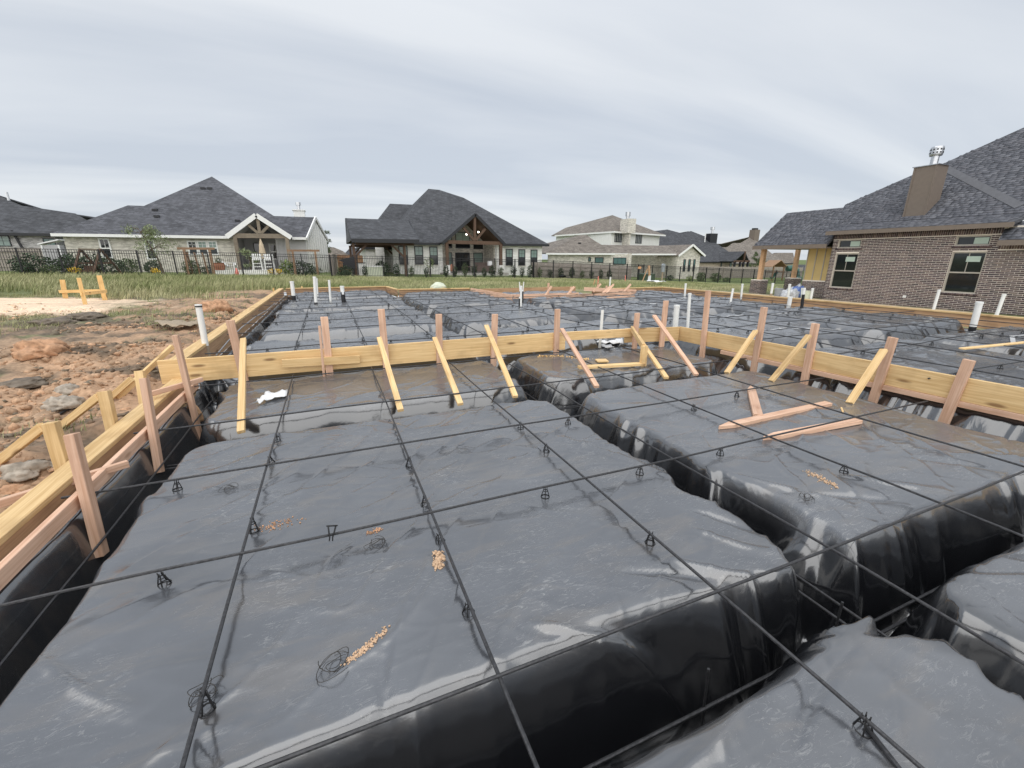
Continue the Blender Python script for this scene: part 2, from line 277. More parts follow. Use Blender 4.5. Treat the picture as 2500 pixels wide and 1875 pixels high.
# ------------------------------------------------------------------ object helpers
def tag(o, label=None, cat=None, group=None, kind=None):
    for k_, v in (('label', label), ('category', cat), ('group', group), ('kind', kind)):
        if v: o[k_] = v
    return o
def link(name, me, mat, parent=None, mw=None):
    o = bpy.data.objects.new(name, me); COL.objects.link(o)
    if mat and not me.materials: me.materials.append(MATS[mat])
    if mw is not None: o.matrix_basis = mw
    if parent: o.parent = parent
    return o
def empty(name, loc, label=None, cat=None, group=None, rz=0):
    o = bpy.data.objects.new(name, None); COL.objects.link(o); o.location = loc; o.rotation_euler.z = rz; o.empty_display_size = .1
    return tag(o, label, cat, group)
def pyd(name, vs_, fs, smooth=False):
    me = bpy.data.meshes.new(name); me.from_pydata([tuple(v) for v in vs_], [], fs); me.update()
    if smooth: me.shade_smooth()
    return me
class MB:
    def __init__(s): s.v = []; s.f = []
    def add(s, vs_, fs): o = len(s.v); s.v += [tuple(v) for v in vs_]; s.f += [tuple(i + o for i in f) for f in fs]; return s
    def box(s, a, b):
        (x0, y0, z0), (x1, y1, z1) = a, b; x0, x1 = sorted((x0, x1)); y0, y1 = sorted((y0, y1)); z0, z1 = sorted((z0, z1))
        return s.add([(x0, y0, z0), (x1, y0, z0), (x1, y1, z0), (x0, y1, z0), (x0, y0, z1), (x1, y0, z1), (x1, y1, z1), (x0, y1, z1)], [(0, 3, 2, 1), (4, 5, 6, 7), (0, 1, 5, 4), (1, 2, 6, 5), (2, 3, 7, 6), (3, 0, 4, 7)])
    def beam(s, p0, p1, w_, t, wide=(0, 0, 1)):
        p0, p1 = V(p0), V(p1); x = (p1 - p0).normalized(); y = V(wide); y = (y - x * y.dot(x)).normalized(); z = x.cross(y)
        vs_ = [p + y * (w_ / 2 * a) + z * (t / 2 * b) for p in (p0, p1) for a, b in ((-1, -1), (1, -1), (1, 1), (-1, 1))]
        return s.add(vs_, [(0, 3, 2, 1), (4, 5, 6, 7), (0, 1, 5, 4), (1, 2, 6, 5), (2, 3, 7, 6), (3, 0, 4, 7)])
    def tube(s, path, r, n=6, caps=True):
        path = [V(p) for p in path]; rs = r if isinstance(r, (list, tuple)) else [r] * len(path); vs_ = []; fs = []; prev = None
        for i, p in enumerate(path):
            d = (path[min(i + 1, len(path) - 1)] - path[max(i - 1, 0)]).normalized()
            a = (prev if prev is not None else (V((0, 0, 1)) if abs(d.z) < .9 else V((1, 0, 0)))); a = (a - d * a.dot(d)).normalized(); prev = a; b = d.cross(a)
            vs_ += [p + (a * math.cos(2 * math.pi * j / n) + b * math.sin(2 * math.pi * j / n)) * rs[i] for j in range(n)]
        for i in range(len(path) - 1):
            fs += [(i * n + j, i * n + (j + 1) % n, (i + 1) * n + (j + 1) % n, (i + 1) * n + j) for j in range(n)]
        if caps: fs += [tuple(range(n))[::-1], tuple(range((len(path) - 1) * n, len(path) * n))]
        return s.add(vs_, fs)
    def prism(s, pts, vec):
        pts = [V(p) for p in pts]; n = len(pts); vec = V(vec)
        return s.add(pts + [p + vec for p in pts], [tuple(range(n)), tuple(range(n, 2 * n))[::-1]] + [(i, i + n, (i + 1) % n + n, (i + 1) % n) for i in range(n)])
    def build(s, name, mat, parent=None, smooth=False, mw=None):
        me = pyd(name, s.v, s.f, smooth); bm = bmesh.new(); bm.from_mesh(me); bmesh.ops.recalc_face_normals(bm, faces=bm.faces); bm.to_mesh(me); bm.free()
        if smooth: me.set_sharp_from_angle(angle=R(38))
        return link(name, me, mat, parent, mw)
def board(name, p0, p1, w_, t, mat, wide=(0, 0, 1), label=None, cat=None, group=None, parent=None, tip=0, bev=.003):
    """sawn timber: local x runs along the grain"""
    p0, p1 = V(p0), V(p1); L = (p1 - p0).length; x = (p1 - p0) / L; y = V(wide); y = (y - x * y.dot(x)).normalized(); z = x.cross(y)
    mw = Matrix(((x.x, y.x, z.x, p0.x), (x.y, y.y, z.y, p0.y), (x.z, y.z, z.z, p0.z), (0, 0, 0, 1)))
    bm = bmesh.new(); h, q = w_ / 2, t / 2; a = -h if not tip else -h
    prof = [(0, -h), (L - tip, -h), (L, 0 if tip else -h), (L, 0), (L - tip, h), (0, h)] if tip else [(0, -h), (L, -h), (L, h), (0, h)]
    if tip: prof = [(0, -h), (L - tip, -h), (L, -h * .12), (L, h * .12), (L - tip, h), (0, h)]
    lo = [bm.verts.new((u, v_, -q)) for u, v_ in prof]; hi = [bm.verts.new((u, v_, q)) for u, v_ in prof]; n_ = len(prof)
    bm.faces.new(lo[::-1]); bm.faces.new(hi)
    for i in range(n_): bm.faces.new((lo[i], lo[(i + 1) % n_], hi[(i + 1) % n_], hi[i]))
    bmesh.ops.bevel(bm, geom=bm.edges[:], offset=bev, segments=1, affect='EDGES', clamp_overlap=True)
    bmesh.ops.recalc_face_normals(bm, faces=bm.faces)
    me = bpy.data.meshes.new(name); bm.to_mesh(me); bm.free()
    o = link(name, me, mat, parent, mw); return tag(o, label, cat, group)
ORD = 'zeroth first second third fourth fifth sixth seventh eighth ninth tenth eleventh twelfth thirteenth fourteenth fifteenth sixteenth seventeenth eighteenth nineteenth twentieth'.split()
def copy_tree(o, parent=None):
    c = o.copy(); COL.objects.link(c); c.parent = parent
    for ch in o.children: copy_tree(ch, c)
    return c

# ================================================================== THE SETTING: ground
SLAB = lambda x, y: ((x > -1.74) & (x < 2.25) & (y < 19.2)) | ((x >= 2.25) & (x < 5.25) & (y < 17.0)) | ((x >= 5.25) & (x < 9.3) & (y < 16.0)) | ((x >= 9.3) & (x < 12.62) & (y < 14.25))
def gbase(x): return np.interp(x, [-400, -60, -17, -4, 8, 17, 28, 50, 100, 400], [.9, .5, .16, -.10, -.38, -.56, -1.05, -1.9, -2.7, -3.2])
def gsm(x, y):
    b = (gbase(x - 3) + gbase(x) + gbase(x + 3)) / 3
    lowl = sstep(9, 4.5, y) * sstep(2, -3, x) * -.22                       # lower dirt beside the near form
    return b + lowl
def gh(x, y):
    x = np.asarray(x, float); y = np.asarray(y, float); z = gsm(x, y)
    left = sstep(-1.0, -2.2, x) * sstep(24, 14, y)
    rough = (fbm(x * 1.1, y * 1.1, 5, 3) - .5) * .22 + (ridge(x * 2.6, y * 2.6, 5) - .55) * .07 + (fbm(x * 7, y * 7, 3, 9) - .5) * .11 + (ridge(x * 13, y * 13, 12) - .5) * .022
    sand = sstep(0, .8, 1 - (((x + 10.2) / 6.0) ** 2 + ((y - 14.7) / 3.3) ** 2) + .5 * (fbm(x * .9, y * .9, 3, 21) - .5))
    near = sstep(-6.5, -3, x)
    z = z + left * rough * (.35 + .65 * near) * (1 - .8 * sand) + sand * .05
    z = z - .10 * np.exp(-((x + 1.95) / .35) ** 2) * left                  # scraped strip by the form
    z = z + (fbm(x * .5, y * .5, 3, 30) - .5) * .12 * sstep(16, 22, y) * sstep(33.5, 28, y)
    return z
def gz(x, y): return float(gh(np.array([x]), np.array([y]))[0])
def lines(segs):
    r = [segs[0][0]]
    for a, b, s in segs:
        n_ = max(1, int(round((b - a) / s))); r += list(np.linspace(a, b, n_ + 1)[1:])
    return np.array(r)
def grid_mesh(name, xs, ys, zf, keep=None):
    X, Y = np.meshgrid(xs, ys, indexing='ij'); Z = zf(X, Y); nx, ny = X.shape
    idx = np.arange(nx * ny).reshape(nx, ny)
    q = np.stack([idx[:-1, :-1], idx[1:, :-1], idx[1:, 1:], idx[:-1, 1:]], -1)
    if keep is not None:
        cx = (X[:-1, :-1] + X[1:, 1:]) / 2; cy = (Y[:-1, :-1] + Y[1:, 1:]) / 2; q = q[keep(cx, cy)]
    q = q.reshape(-1, 4); used = np.zeros(nx * ny, bool); used[q.ravel()] = True
    remap = np.cumsum(used) - 1; P = np.stack([X, Y, Z], -1).reshape(-1, 3)[used]; q = remap[q]
    me = bpy.data.meshes.new(name); me.vertices.add(len(P)); me.vertices.foreach_set('co', P.ravel().astype(np.float32))
    me.loops.add(q.size); me.loops.foreach_set('vertex_index', q.ravel().astype(np.int32)); me.polygons.add(len(q)); me.polygons.foreach_set('loop_start', np.arange(0, q.size, 4, dtype=np.int32)); me.polygons.foreach_set('loop_total', np.full(len(q), 4, np.int32))
    me.update(); me.validate(); me.shade_smooth(); return me, P
def vcol(me, arr, name='tint'):
    a = me.attributes.new(name, 'FLOAT_COLOR', 'POINT'); c = np.ones((len(arr), 4), np.float32); c[:, :3] = arr; a.data.foreach_set('color', c.ravel())
def vflt(me, arr, name):
    a = me.attributes.new(name, 'FLOAT', 'POINT'); a.data.foreach_set('value', np.asarray(arr, np.float32).ravel())
def lerp(a, b, t): return a + (np.asarray(b) - a) * t[:, None]
def groundcol(x, y):
    g1 = fbm(x * .35, y * .35, 4, 40); g2 = fbm(x * 1.7, y * 1.7, 4, 44); g3 = fbm(x * 5, y * 5, 3, 48)
    c = np.tile(np.array([.135, .155, .06]), (len(x), 1))
    c = lerp(c, (.28, .265, .14), sstep(.42, .68, g1 * .5 + g2 * .5))
    left = sstep(-.8, -1.9, x) * sstep(21.5, 17.5, y + 3 * (g1 - .5) - .25 * (x + 5))
    dirt = left * sstep(.42, .54, g2 * .7 + g3 * .3 + .17 * sstep(-6, -2.5, x) + .08 * sstep(9, 5, y) - .10 * sstep(-3.5, -6, x))
    c = lerp(c, (.225, .205, .125), left * .65)
    c = lerp(c, (.34, .235, .155), dirt)
    clay = left * sstep(.42, .58, g1 * .35 + g2 * .45 + .17 * sstep(-4.6, -2.2, x) + .12 * sstep(8.5, 4, y) - .08 * sstep(-4, -6, x))
    c = lerp(c, (.46, .295, .185), clay * .85)
    dk = left * sstep(.55, .66, fbm(x * 1.3, y * 2.2, 4, 52) + .06 * sstep(8, 11, y) * sstep(-8, -5, x)); c = lerp(c, (.115, .095, .072), dk * .8)
    sand = sstep(.0, .35, 1 - (((x + 10.2) / 6.0) ** 2 + ((y - 14.7) / 3.3) ** 2) + .9 * (fbm(x * 1.2, y * 1.2, 4, 21) - .5))
    sc = np.array([.78, .60, .43]) * (0.72 + .5 * fbm(x * .8, y * 4, 4, 60))[:, None]
    c = c * (1 - sand[:, None]) + sc * sand[:, None]
    # pale sandy strip beside the brick house
    s2 = sstep(.0, .5, 1 - ((x - 19.3) / 3.0) ** 2 - ((y - 13.0) / 9.0) ** 2 + .8 * (g2 - .5)); c = lerp(c, (.52, .42, .30), s2)
    lawn = sstep(33.8, 34.6, y); c = lerp(c, (.12, .165, .05), lawn * .8)
    return c * (.8 + .4 * g3)[:, None]
xs = lines([(-600, -100, 60), (-100, -30, 7), (-30, -14, .8), (-14, -7, .10), (-7, -1.75, .045), (-1.75, 12.6, 1.2), (12.6, 24, .35), (24, 60, 1.5), (60, 200, 15), (200, 800, 60)])
ys = lines([(-80, -3, 8), (-3, .6, .3), (.6, 8, .05), (8, 20, .12), (20, 36, .35), (36, 60, 2), (60, 200, 15), (200, 900, 60)])
xs = np.unique(np.concatenate([xs, [2.25, 5.25, 9.3, 12.62, -1.74]])); ys = np.unique(np.concatenate([ys, [19.2, 17.0, 16.0, 14.25]]))
me, P = grid_mesh('ground', xs, ys, gh, lambda x, y: ~SLAB(x, y)); vcol(me, groundcol(P[:, 0], P[:, 1]))
tag(link('ground', me, 'ground_cover'), kind='structure')

# ------------------------------------------------------------------ loose clods and grass (nobody could count them)
def ico():
    bm = bmesh.new(); bmesh.ops.create_icosphere(bm, subdivisions=1, radius=1); v = np.array([x.co[:] for x in bm.verts]); f = np.array([[q.index for q in x.verts] for x in bm.faces]); bm.free(); return v, f
IV, IF = ico()
def np_mesh(name, vts, tris, smooth=False):
    me = bpy.data.meshes.new(name); vts = np.asarray(vts, np.float32); tris = np.asarray(tris, np.int32)
    me.vertices.add(len(vts)); me.vertices.foreach_set('co', vts.ravel()); n_ = tris.shape[1]
    me.loops.add(tris.size); me.loops.foreach_set('vertex_index', tris.ravel()); me.polygons.add(len(tris)); me.polygons.foreach_set('loop_start', np.arange(0, tris.size, n_, dtype=np.int32)); me.polygons.foreach_set('loop_total', np.full(len(tris), n_, np.int32)); me.update()
    if smooth: me.shade_smooth()
    return me
def clods(n_, xr, yr, rmin, rmax, seed):
    g = np.random.default_rng(seed); x = g.uniform(*xr, n_ * 3); y = g.uniform(*yr, n_ * 3); dens = vn(x * .9, y * .9, 70) + .35 * sstep(-6, -2.5, x); k_ = np.argsort(-(dens + g.random(n_ * 3) * .5))[:n_]; x = x[k_]; y = y[k_]
    r = rmin + (rmax - rmin) * g.random(n_) ** 3.5; z = gh(x, y) - r * .05
    v = IV[None] * (1 + g.uniform(-.55, .4, (n_, len(IV), 1))) * r[:, None, None] * g.uniform(.6, 1.3, (n_, 1, 3)) * np.array([1, 1, .75]); v = v + np.stack([x, y, z], -1)[:, None]
    f = IF[None] + (np.arange(n_) * len(IV))[:, None, None]
    c = groundcol(x, y) * .9; m_ = g.random(n_)[:, None]; c = np.where(m_ < .72, c * 1.05, np.where(m_ < .9, [.50, .31, .19], [.20, .165, .12])) * g.uniform(.8, 1.25, (n_, 1))
    return v.reshape(-1, 3), f.reshape(-1, 3), np.repeat(c, len(IV), 0)
v1, f1, c1 = clods(11000, (-7.0, -1.95), (.8, 13), .006, .060, 1); v2, f2, c2 = clods(2200, (-12, -4), (6, 15), .012, .07, 2)
me = np_mesh('clods', np.concatenate([v1, v2]), np.concatenate([f1, f2 + len(v1)])); vcol(me, np.concatenate([c1, c2]))
tag(link('dirt_clods', me, 'clod_mix'), 'loose clods of red clay and dark soil scattered beside the left form', 'dirt', kind='stuff')
def blades(n_, xr, yr, hmin, hmax, wd, seed, keep, pale=.3):
    g = np.random.default_rng(seed); x = g.uniform(*xr, n_); y = g.uniform(*yr, n_); k_ = keep(x, y, g); x = x[k_]; y = y[k_]; n_ = len(x)
    h = g.uniform(hmin, hmax, n_) * (.55 + .9 * fbm(x * .6, y * .6, 3, 80)) * np.interp(x, [-12, -1, 4, 60], [1, .85, .5, .5]) * np.interp(y, [20, 26, 33, 34], [1, .8, .72, .72]); a = g.uniform(0, 2 * np.pi, n_); lean = g.uniform(.1, .75, n_) * h
    z = gh(x, y) - .02; wx = np.cos(a) * wd * g.uniform(.6, 1.4, n_); wy = np.sin(a) * wd * g.uniform(.6, 1.4, n_); b = g.normal(0.5, .8, n_)
    lx = np.cos(b) * lean; ly = np.sin(b) * lean * .6
    p0 = np.stack([x - wx, y - wy, z], -1); p1 = np.stack([x + wx, y + wy, z], -1); p2 = np.stack([x + lx * .35 + wx * .7, y + ly * .35 + wy * .7, z + h * .6], -1); p3 = np.stack([x + lx, y + ly, z + h], -1); p2b = p2 - np.stack([wx, wy, 0 * z], -1) * 1.4
    v = np.stack([p0, p1, p2, p2b, p3], 1); f = np.array([[0, 1, 2], [0, 2, 3], [3, 2, 4]])[None] + (np.arange(n_) * 5)[:, None, None]
    t = np.clip(g.random(n_) * .5 + 1.4 * (fbm(x * .5, y * .5, 3, 84) - .35), 0, 1)
    c = lerp(np.tile(np.array([.19, .225, .085]), (n_, 1)), (.52, .48, .29), t * pale * 2.8) * g.uniform(.7, 1.25, (n_, 1))
    return v.reshape(-1, 3), f.reshape(-1, 3), np.repeat(c, 5, 0)
def gmesh(name, parts, label):
    v, f, c = [], [], []; o = 0
    for a, b, d in parts: v.append(a); f.append(b + o); c.append(d); o += len(a)
    me = np_mesh(name, np.concatenate(v), np.concatenate(f)); vcol(me, np.concatenate(c)); tag(link(name, me, 'blade'), label, 'grass', kind='stuff')
out_slab = lambda x, y: ~SLAB(x, y)
gmesh('tall_grass', [blades(115000, (-30, 34), (20, 33.8), .18, .46, .014, 5, lambda x, y, g: out_slab(x, y) & (y > 19.5 + 1.5 * (vn(x * .5, y * .5) - .5) - .02 * x) & (g.random(len(x)) < .55 + .6 * vn(x * .35, y * .5, 88))), blades(16000, (-22, -1.9), (16.5, 21), .12, .38, .012, 6, lambda x, y, g: vn(x * .6, y * .6, 3) + .05 * (y - 18) > .5),
    blades(26000, (12.8, 52), (12, 33.8), .06, .16, .016, 8, lambda x, y, g: (x > 24) | (y > 19))], 'tall windblown meadow grass growing between the slab and the black fence')
gmesh('weeds', [blades(70000, (-13, -2.2), (3.5, 19), .03, .13, .006, 7, lambda x, y, g: (vn(x * .7, y * .7, 90) + .3 * vn(x * 3, y * 3, 91) + .12 * sstep(9, 13, y) > .66) & (groundcol(x, y)[:, 0] < .28))], 'short weeds growing in patches among the dirt on the left')

# ================================================================== THE SLAB: black sheet over the pads
LOW, HIGH = -.335, -.125
PADS = []
for x0, x1 in ((-1.28, 2.10), (2.42, 5.30)):
    for y0, y1 in ((-2, .80), (1.10, 4.06), (4.46, 6.02)): PADS.append((x0, x1, y0, y1, LOW))
    for y0, y1 in ((6.30, 7.65), (8.30, 11.65), (12.25, 15.1), (15.65, 18.75)):
        if x0 > 2 and y0 > 15: continue
        PADS.append((x0, x1, y0, y1 if not (x0 > 2 and y1 > 15) else 16.6, HIGH))
PADS = [q for q in PADS]
for x0, x1 in ((5.85, 8.75), (9.07, 12.25)):
    for y0, y1 in ((-2, .75), (1.2, 4.05), (4.5, 7.65), (8.3, 11.1), (11.65, 15.6 if x0 < 6 else 13.9)): PADS.append((x0, x1, y0, y1, HIGH))
_fg = np.random.default_rng(77); FOLDS = [(.62, 1.30, 1.35, .98, .045, .035), (.66, 1.22, 1.75, .90, .05, -.05), (1.15, 1.42, 1.60, 1.16, .03, -.022), (1.45, 1.40, 1.85, 1.02, .04, .03), (.95, 1.16, 1.9, .84, .05, .05), (1.75, 1.55, 2.02, 1.15, .03, .025), (1.88, 1.7, 2.1, 1.3, .03, -.025), (-1.2, 1.9, -.7, 1.45, .03, .02), (-.9, 1.3, -.3, 1.12, .03, .02),
    (2.5, 1.9, 2.9, 1.3, .04, .03), (2.6, 1.6, 3.3, 1.2, .045, -.04), (3.2, 1.6, 3.7, 1.15, .04, .035), (4.0, 1.6, 4.5, 1.1, .04, -.03), (4.4, 1.5, 4.9, 1.15, .04, .03), (.6, .62, 1.3, .74, .03, .02), (1.2, .55, 1.9, .72, .03, -.02), (2.6, .8, 3.2, .55, .03, .02)]
for x0, x1, y0, y1, z_ in PADS:
    if z_ == LOW or y1 < 13:
        for i_ in range(9):
            sd_ = _fg.integers(4); u_ = _fg.random(); L_ = _fg.uniform(.25, .8); an_ = _fg.normal(0, .6)
            e_ = [(x0 + u_ * (x1 - x0), y0, an_, 1), (x0 + u_ * (x1 - x0), y1, an_, -1), (x0, y0 + u_ * (y1 - y0), 1, an_), (x1, y0 + u_ * (y1 - y0), -1, an_)][sd_]
            FOLDS.append((e_[0] - .08 * e_[2], e_[1] - .08 * e_[3], e_[0] + L_ * e_[2], e_[1] + L_ * e_[3], _fg.uniform(.02, .05), _fg.choice([-1, 1]) * _fg.uniform(.006, .018)))
def sheet(x, y):
    wob = .035 * (fbm(x * 1.1, y * 1.1, 3, 100) - .5) * 2
    lowzone = (x < 5.62) & (y < 6.1)
    best = np.full(x.shape, -9.); zt = np.where(lowzone, LOW, HIGH); ex = np.zeros(x.shape)
    for x0, x1, y0, y1, z in PADS:
        r = .28; dx = np.abs(x - (x0 + x1) / 2) - ((x1 - x0) / 2 - r); dy = np.abs(y - (y0 + y1) / 2) - ((y1 - y0) / 2 - r)
        d = r - (np.hypot(np.maximum(dx, 0), np.maximum(dy, 0)) + np.minimum(np.maximum(dx, dy), 0))
        m_ = d > best; best = np.where(m_, d, best); zt = np.where(m_, z, zt); ex = np.where(m_, sstep(-.12, .12, dx - dy), ex)
    d = best + wob
    # pleats run down the trench walls, across the edge
    wq = 1.4 * vn(x * 1.3, y * 1.3, 111); pl_x = ridge(x * 3.1 + wq, y * 1.1 + 2 * wq, 110); pl_y = ridge(x * 1.1 + 2 * wq, y * 3.1 + wq, 113)
    fine_x = ridge(x * 9 + 3 * wq, y * 2.5, 115); fine_y = ridge(x * 2.5, y * 9 + 3 * wq, 116)
    pleat = (pl_x - .5) * (1 - ex) + (pl_y - .5) * ex; fine = (fine_x - .5) * (1 - ex) + (fine_y - .5) * ex
    amp = vn(x * .8, y * .8, 120); edge = sstep(.20, -.02, d)
    amp = amp ** 3; d = d + edge * (pleat * (.02 + .30 * amp) + fine * (.002 + .05 * amp))
    hi_ = zt > -.2; s = np.where(hi_, np.clip((.17 - d) / .38, 0, 1), np.clip((.09 - d) / .215, 0, 1)); depth_ = np.where(zt < -.2, .62, .58)
    z = zt - depth_ * s ** 1.45 + .05 * sstep(.9, 1, s) * (fbm(x * 4, y * 4, 3, 180) - .5)
    # drape folds that sag down the walls
    z = z + edge * sstep(-.25, .05, d) * .035 * (ridge(x * 1.7 + y * .9, y * 1.7 - x * .9, 125) ** 3 - .3)
    # tops: crumple and tension lines
    top = sstep(-.02, .16, d)
    wx = x + .25 * (fbm(x * 1.3, y * 1.3, 3, 130) - .5); wy = y + .25 * (fbm(x * 1.3, y * 1.3, 3, 133) - .5)
    a = ridge(wx * 1.1 + wy * .5, (wy * .9 - wx * .5) * 3.6, 136) ** 9; b = ridge((wx * .8 - wy * .6) * 4.2, wy * .9 + wx * .6, 139) ** 10; a = a + .45 * ridge((wx * .5 + wy * .85) * 8, (wy * .5 - wx * .85) * 1.2, 137) ** 12; b = b + .35 * ridge(wx * 2.0 - wy * .6, wy * 9, 138) ** 10
    c = ridge(wx * 7, wy * 7, 142) ** 5; far = 1 + 2.0 * sstep(6, 8, y) + 1.0 * sstep(5.5, 7, x)
    msk = .35 + .9 * fbm(x * .7, y * .7, 2, 145)
    z = z + top * msk * (.011 * a * far + .010 * b * far + .030 * far * (fbm(x * 1.3, y * 1.3, 2, 150, .35) - .5) + .055 * sstep(6, 8, y + .6 * np.maximum(x - 5.5, 0)) * (vn(x * .7 + .5 * wy, y * 2.3 + .4 * wx, 158) - .5) + .0015 * (fbm(x * 5, y * 5, 2, 155, .35) - .5))
    for ax_, ay_, bx_, by_, wd_, hg_ in FOLDS:
        m_ = (x > min(ax_, bx_) - .15) & (x < max(ax_, bx_) + .15) & (y > min(ay_, by_) - .15) & (y < max(ay_, by_) + .15)
        if not m_.any(): continue
        xx, yy = x[m_], y[m_]; L2 = (bx_ - ax_) ** 2 + (by_ - ay_) ** 2; t = np.clip(((xx - ax_) * (bx_ - ax_) + (yy - ay_) * (by_ - ay_)) / L2, 0, 1)
        bow = .05 * np.sin(t * np.pi) * (1 if hg_ > 0 else -1); dd = np.hypot(xx - (ax_ + t * (bx_ - ax_)) - bow * (by_ - ay_), yy - (ay_ + t * (by_ - ay_)) + bow * (bx_ - ax_))
        z[m_] += hg_ * np.exp(-(dd / (wd_ * (.35 + t))) ** 1.4) * np.sin(np.clip(t * 1.05 + .02, 0, 1) * np.pi) ** .6
    # beneath the forms the film turns up
    zl = np.where(y < 6.0, -.36, -.30)
    t = sstep(-1.44, -1.58, x); z = z * (1 - t) + np.maximum(z, zl + .02 * (vn(x * 3, y * 6, 160) - .5)) * t
    z = np.where((y > 6.05) & (y < 6.2) & (x < 5.6), np.maximum(z, -.62), z)
    for cond, dist in ((x < 2.25, 19.15 - y), ((x >= 2.25) & (x < 5.25), 16.95 - y), ((x >= 5.25) & (x < 9.3), 15.95 - y), (x >= 9.3, 14.2 - y), (x > 0, 12.52 - x)):
        t = np.where(cond, sstep(.16, .03, dist), 0); z = z * (1 - t) + np.maximum(z, -.31) * t
    return z
xs = lines([(-1.68, 3.2, .0135), (3.2, 5.7, .022), (5.7, 12.58, .05)]); ys = lines([(-.6, .3, .05), (.3, 4.6, .0135), (4.6, 7, .022), (7, 11, .034), (11, 19.15, .065)])
xs = np.unique(np.concatenate([xs, [2.25, 5.25, 9.3]])); ys = np.unique(np.concatenate([ys, [17.0, 16.0, 14.25]]))
SGX, SGY = xs, ys; SGZ = sheet(*np.meshgrid(xs, ys, indexing='ij')); me, P = grid_mesh('vapor_sheet', xs, ys, lambda a_, b_: SGZ, SLAB)
dtop = np.zeros(len(P)); 
for x0, x1, y0, y1, z in PADS: dtop = np.maximum(dtop, sstep(-.03, .10, np.minimum(np.minimum(P[:, 0] - x0, x1 - P[:, 0]), np.minimum(P[:, 1] - y0, y1 - P[:, 1])) + .10 * (fbm(P[:, 0] * 3, P[:, 1] * 3, 3, 170) - .5)))
dtop = dtop * sstep(-.13, -.03, P[:, 2] - np.where((P[:, 0] < 5.62) & (P[:, 1] < 6.1), LOW, HIGH))
dtop = np.maximum(dtop, .42 * sstep(-1.43, -1.50, P[:, 0]) * sstep(6, 5.5, P[:, 1]))
vflt(me, dtop, 'dust')
tag(link('vapor_sheet', me, 'black_film'), 'glossy black plastic sheet draped over soil pads and trenches of the slab', 'plastic sheet')
def sheetz(x, y):
    i = int(np.clip(np.searchsorted(SGX, x) - 1, 0, len(SGX) - 2)); j = int(np.clip(np.searchsorted(SGY, y) - 1, 0, len(SGY) - 2)); u = min(1, max(0, (x - SGX[i]) / (SGX[i + 1] - SGX[i]))); v_ = min(1, max(0, (y - SGY[j]) / (SGY[j + 1] - SGY[j])))
    return float((SGZ[i, j] * (1 - u) + SGZ[i + 1, j] * u) * (1 - v_) + (SGZ[i, j + 1] * (1 - u) + SGZ[i + 1, j + 1] * u) * v_)

# ------------------------------------------------------------------ reinforcing bars
ZL, ZH = -.272, -.058
def ymax(x): return 18.9 if x < 2.25 else 16.7 if x < 5.2 else 12.9 if x < 9.3 else 13.9
def rebar(pts, r, label, group=None):
    p0 = V(pts[0]); o = MB().tube([V(p) - p0 for p in pts], r, 7).build('rebar', 'rebar_steel', smooth=True); o.location = p0
    return tag(o, label, 'rebar', group)
def run(a, b, z, axis, const, seed, dip=.010):
    n_ = max(2, int(abs(b - a) / .35)); t = np.linspace(a, b, n_); g = dip * 2 * (vn(t * .9, t * 0 + seed, 200) - .5); s = .012 * (vn(t * .4, t * 0 + seed, 210) - .5)
    return [((const + s[i], t[i], z + g[i]) if axis == 'y' else (t[i], const + s[i], z + g[i])) for i in range(n_)]
YL = [-.55, .40, 1.45, 2.21, 3.26, 4.42]; XL = [1.086, 2.178, 3.195, 4.30, 5.74]
for i, x in enumerate(YL): rebar(run(-.5, 5.93, ZL - .007, 'y', x, i), .0075, f'long black rebar running away over the near pads, {ORD[i+1]} from the left form')
for i, y in enumerate(XL): rebar(run(-1.66, 5.50, ZL + .008, 'x', y, 20 + i), .0075, f'black rebar running crossways over the near pads, {ORD[i+1]} from the camera')
YH = [-.55, .40, 1.45, 2.25, 3.26, 4.42, 5.42, 6.6, 7.7, 8.9, 9.95, 11.0, 11.95]
for i, x in enumerate(YH): rebar(run(6.1 if x < 5.6 else -.5, ymax(x), ZH - .007, 'y', x, 40 + i, .016), .0075, f'long black rebar running away beyond the cross board, {ORD[i+1]} from the left form')
XH = [6.65, 8.10, 9.45, 10.65, 11.65, 12.8, 13.95, 14.8, 15.85, 16.95, 18.0]; XR = [.05, 1.15, 2.3, 3.4, 4.5, 5.6]
def xmax(y): return 12.4 if y < 13 else 5.1 if y < 16.7 else 2.1
for i, y in enumerate(XH): rebar(run(-1.62, xmax(y), ZH + .008, 'x', y, 60 + i, .022), .0075, f'black rebar running crossways behind the cross board, {ORD[i+1]} one back')
for i, y in enumerate(XR): rebar(run(5.7, 12.4, ZH + .008, 'x', y, 80 + i, .022), .0075, f'black rebar right of the right board, running crossways, {ORD[i+1]} from the camera')
# trench bars
rebar(run(-1.5, 5.45, -.68, 'x', .865, 90), .008, 'lower rebar of the pair lying in the front trench, nearer the camera'); rebar(run(-1.5, 5.45, -.675, 'x', .925, 91), .008, 'lower rebar of the pair lying in the front trench, farther back')
rebar(run(-.5, 6.0, -.64, 'y', 2.23, 92), .008, 'lower rebar lying deep in the trench between the two near pads, left bar'); rebar(run(-.5, 6.0, -.63, 'y', 2.33, 93), .008, 'lower rebar lying deep in the trench between the two near pads, right bar')
rebar(run(-.6, 5.9, -.52, 'y', -1.475, 94), .0075, 'rebar hung along the black wall below the left form')
rebar(run(-1.5, 5.4, -.60, 'x', 4.22, 95), .008, 'lower rebar in the trench behind the near pads'); rebar(run(-1.5, 5.4, -.62, 'x', 4.32, 96), .008, 'second lower rebar in the trench behind the near pads')
rebar(run(-.5, 5.5, -.60, 'y', 5.42, 97), .008, 'lower rebar in the dark trench beneath the right board')
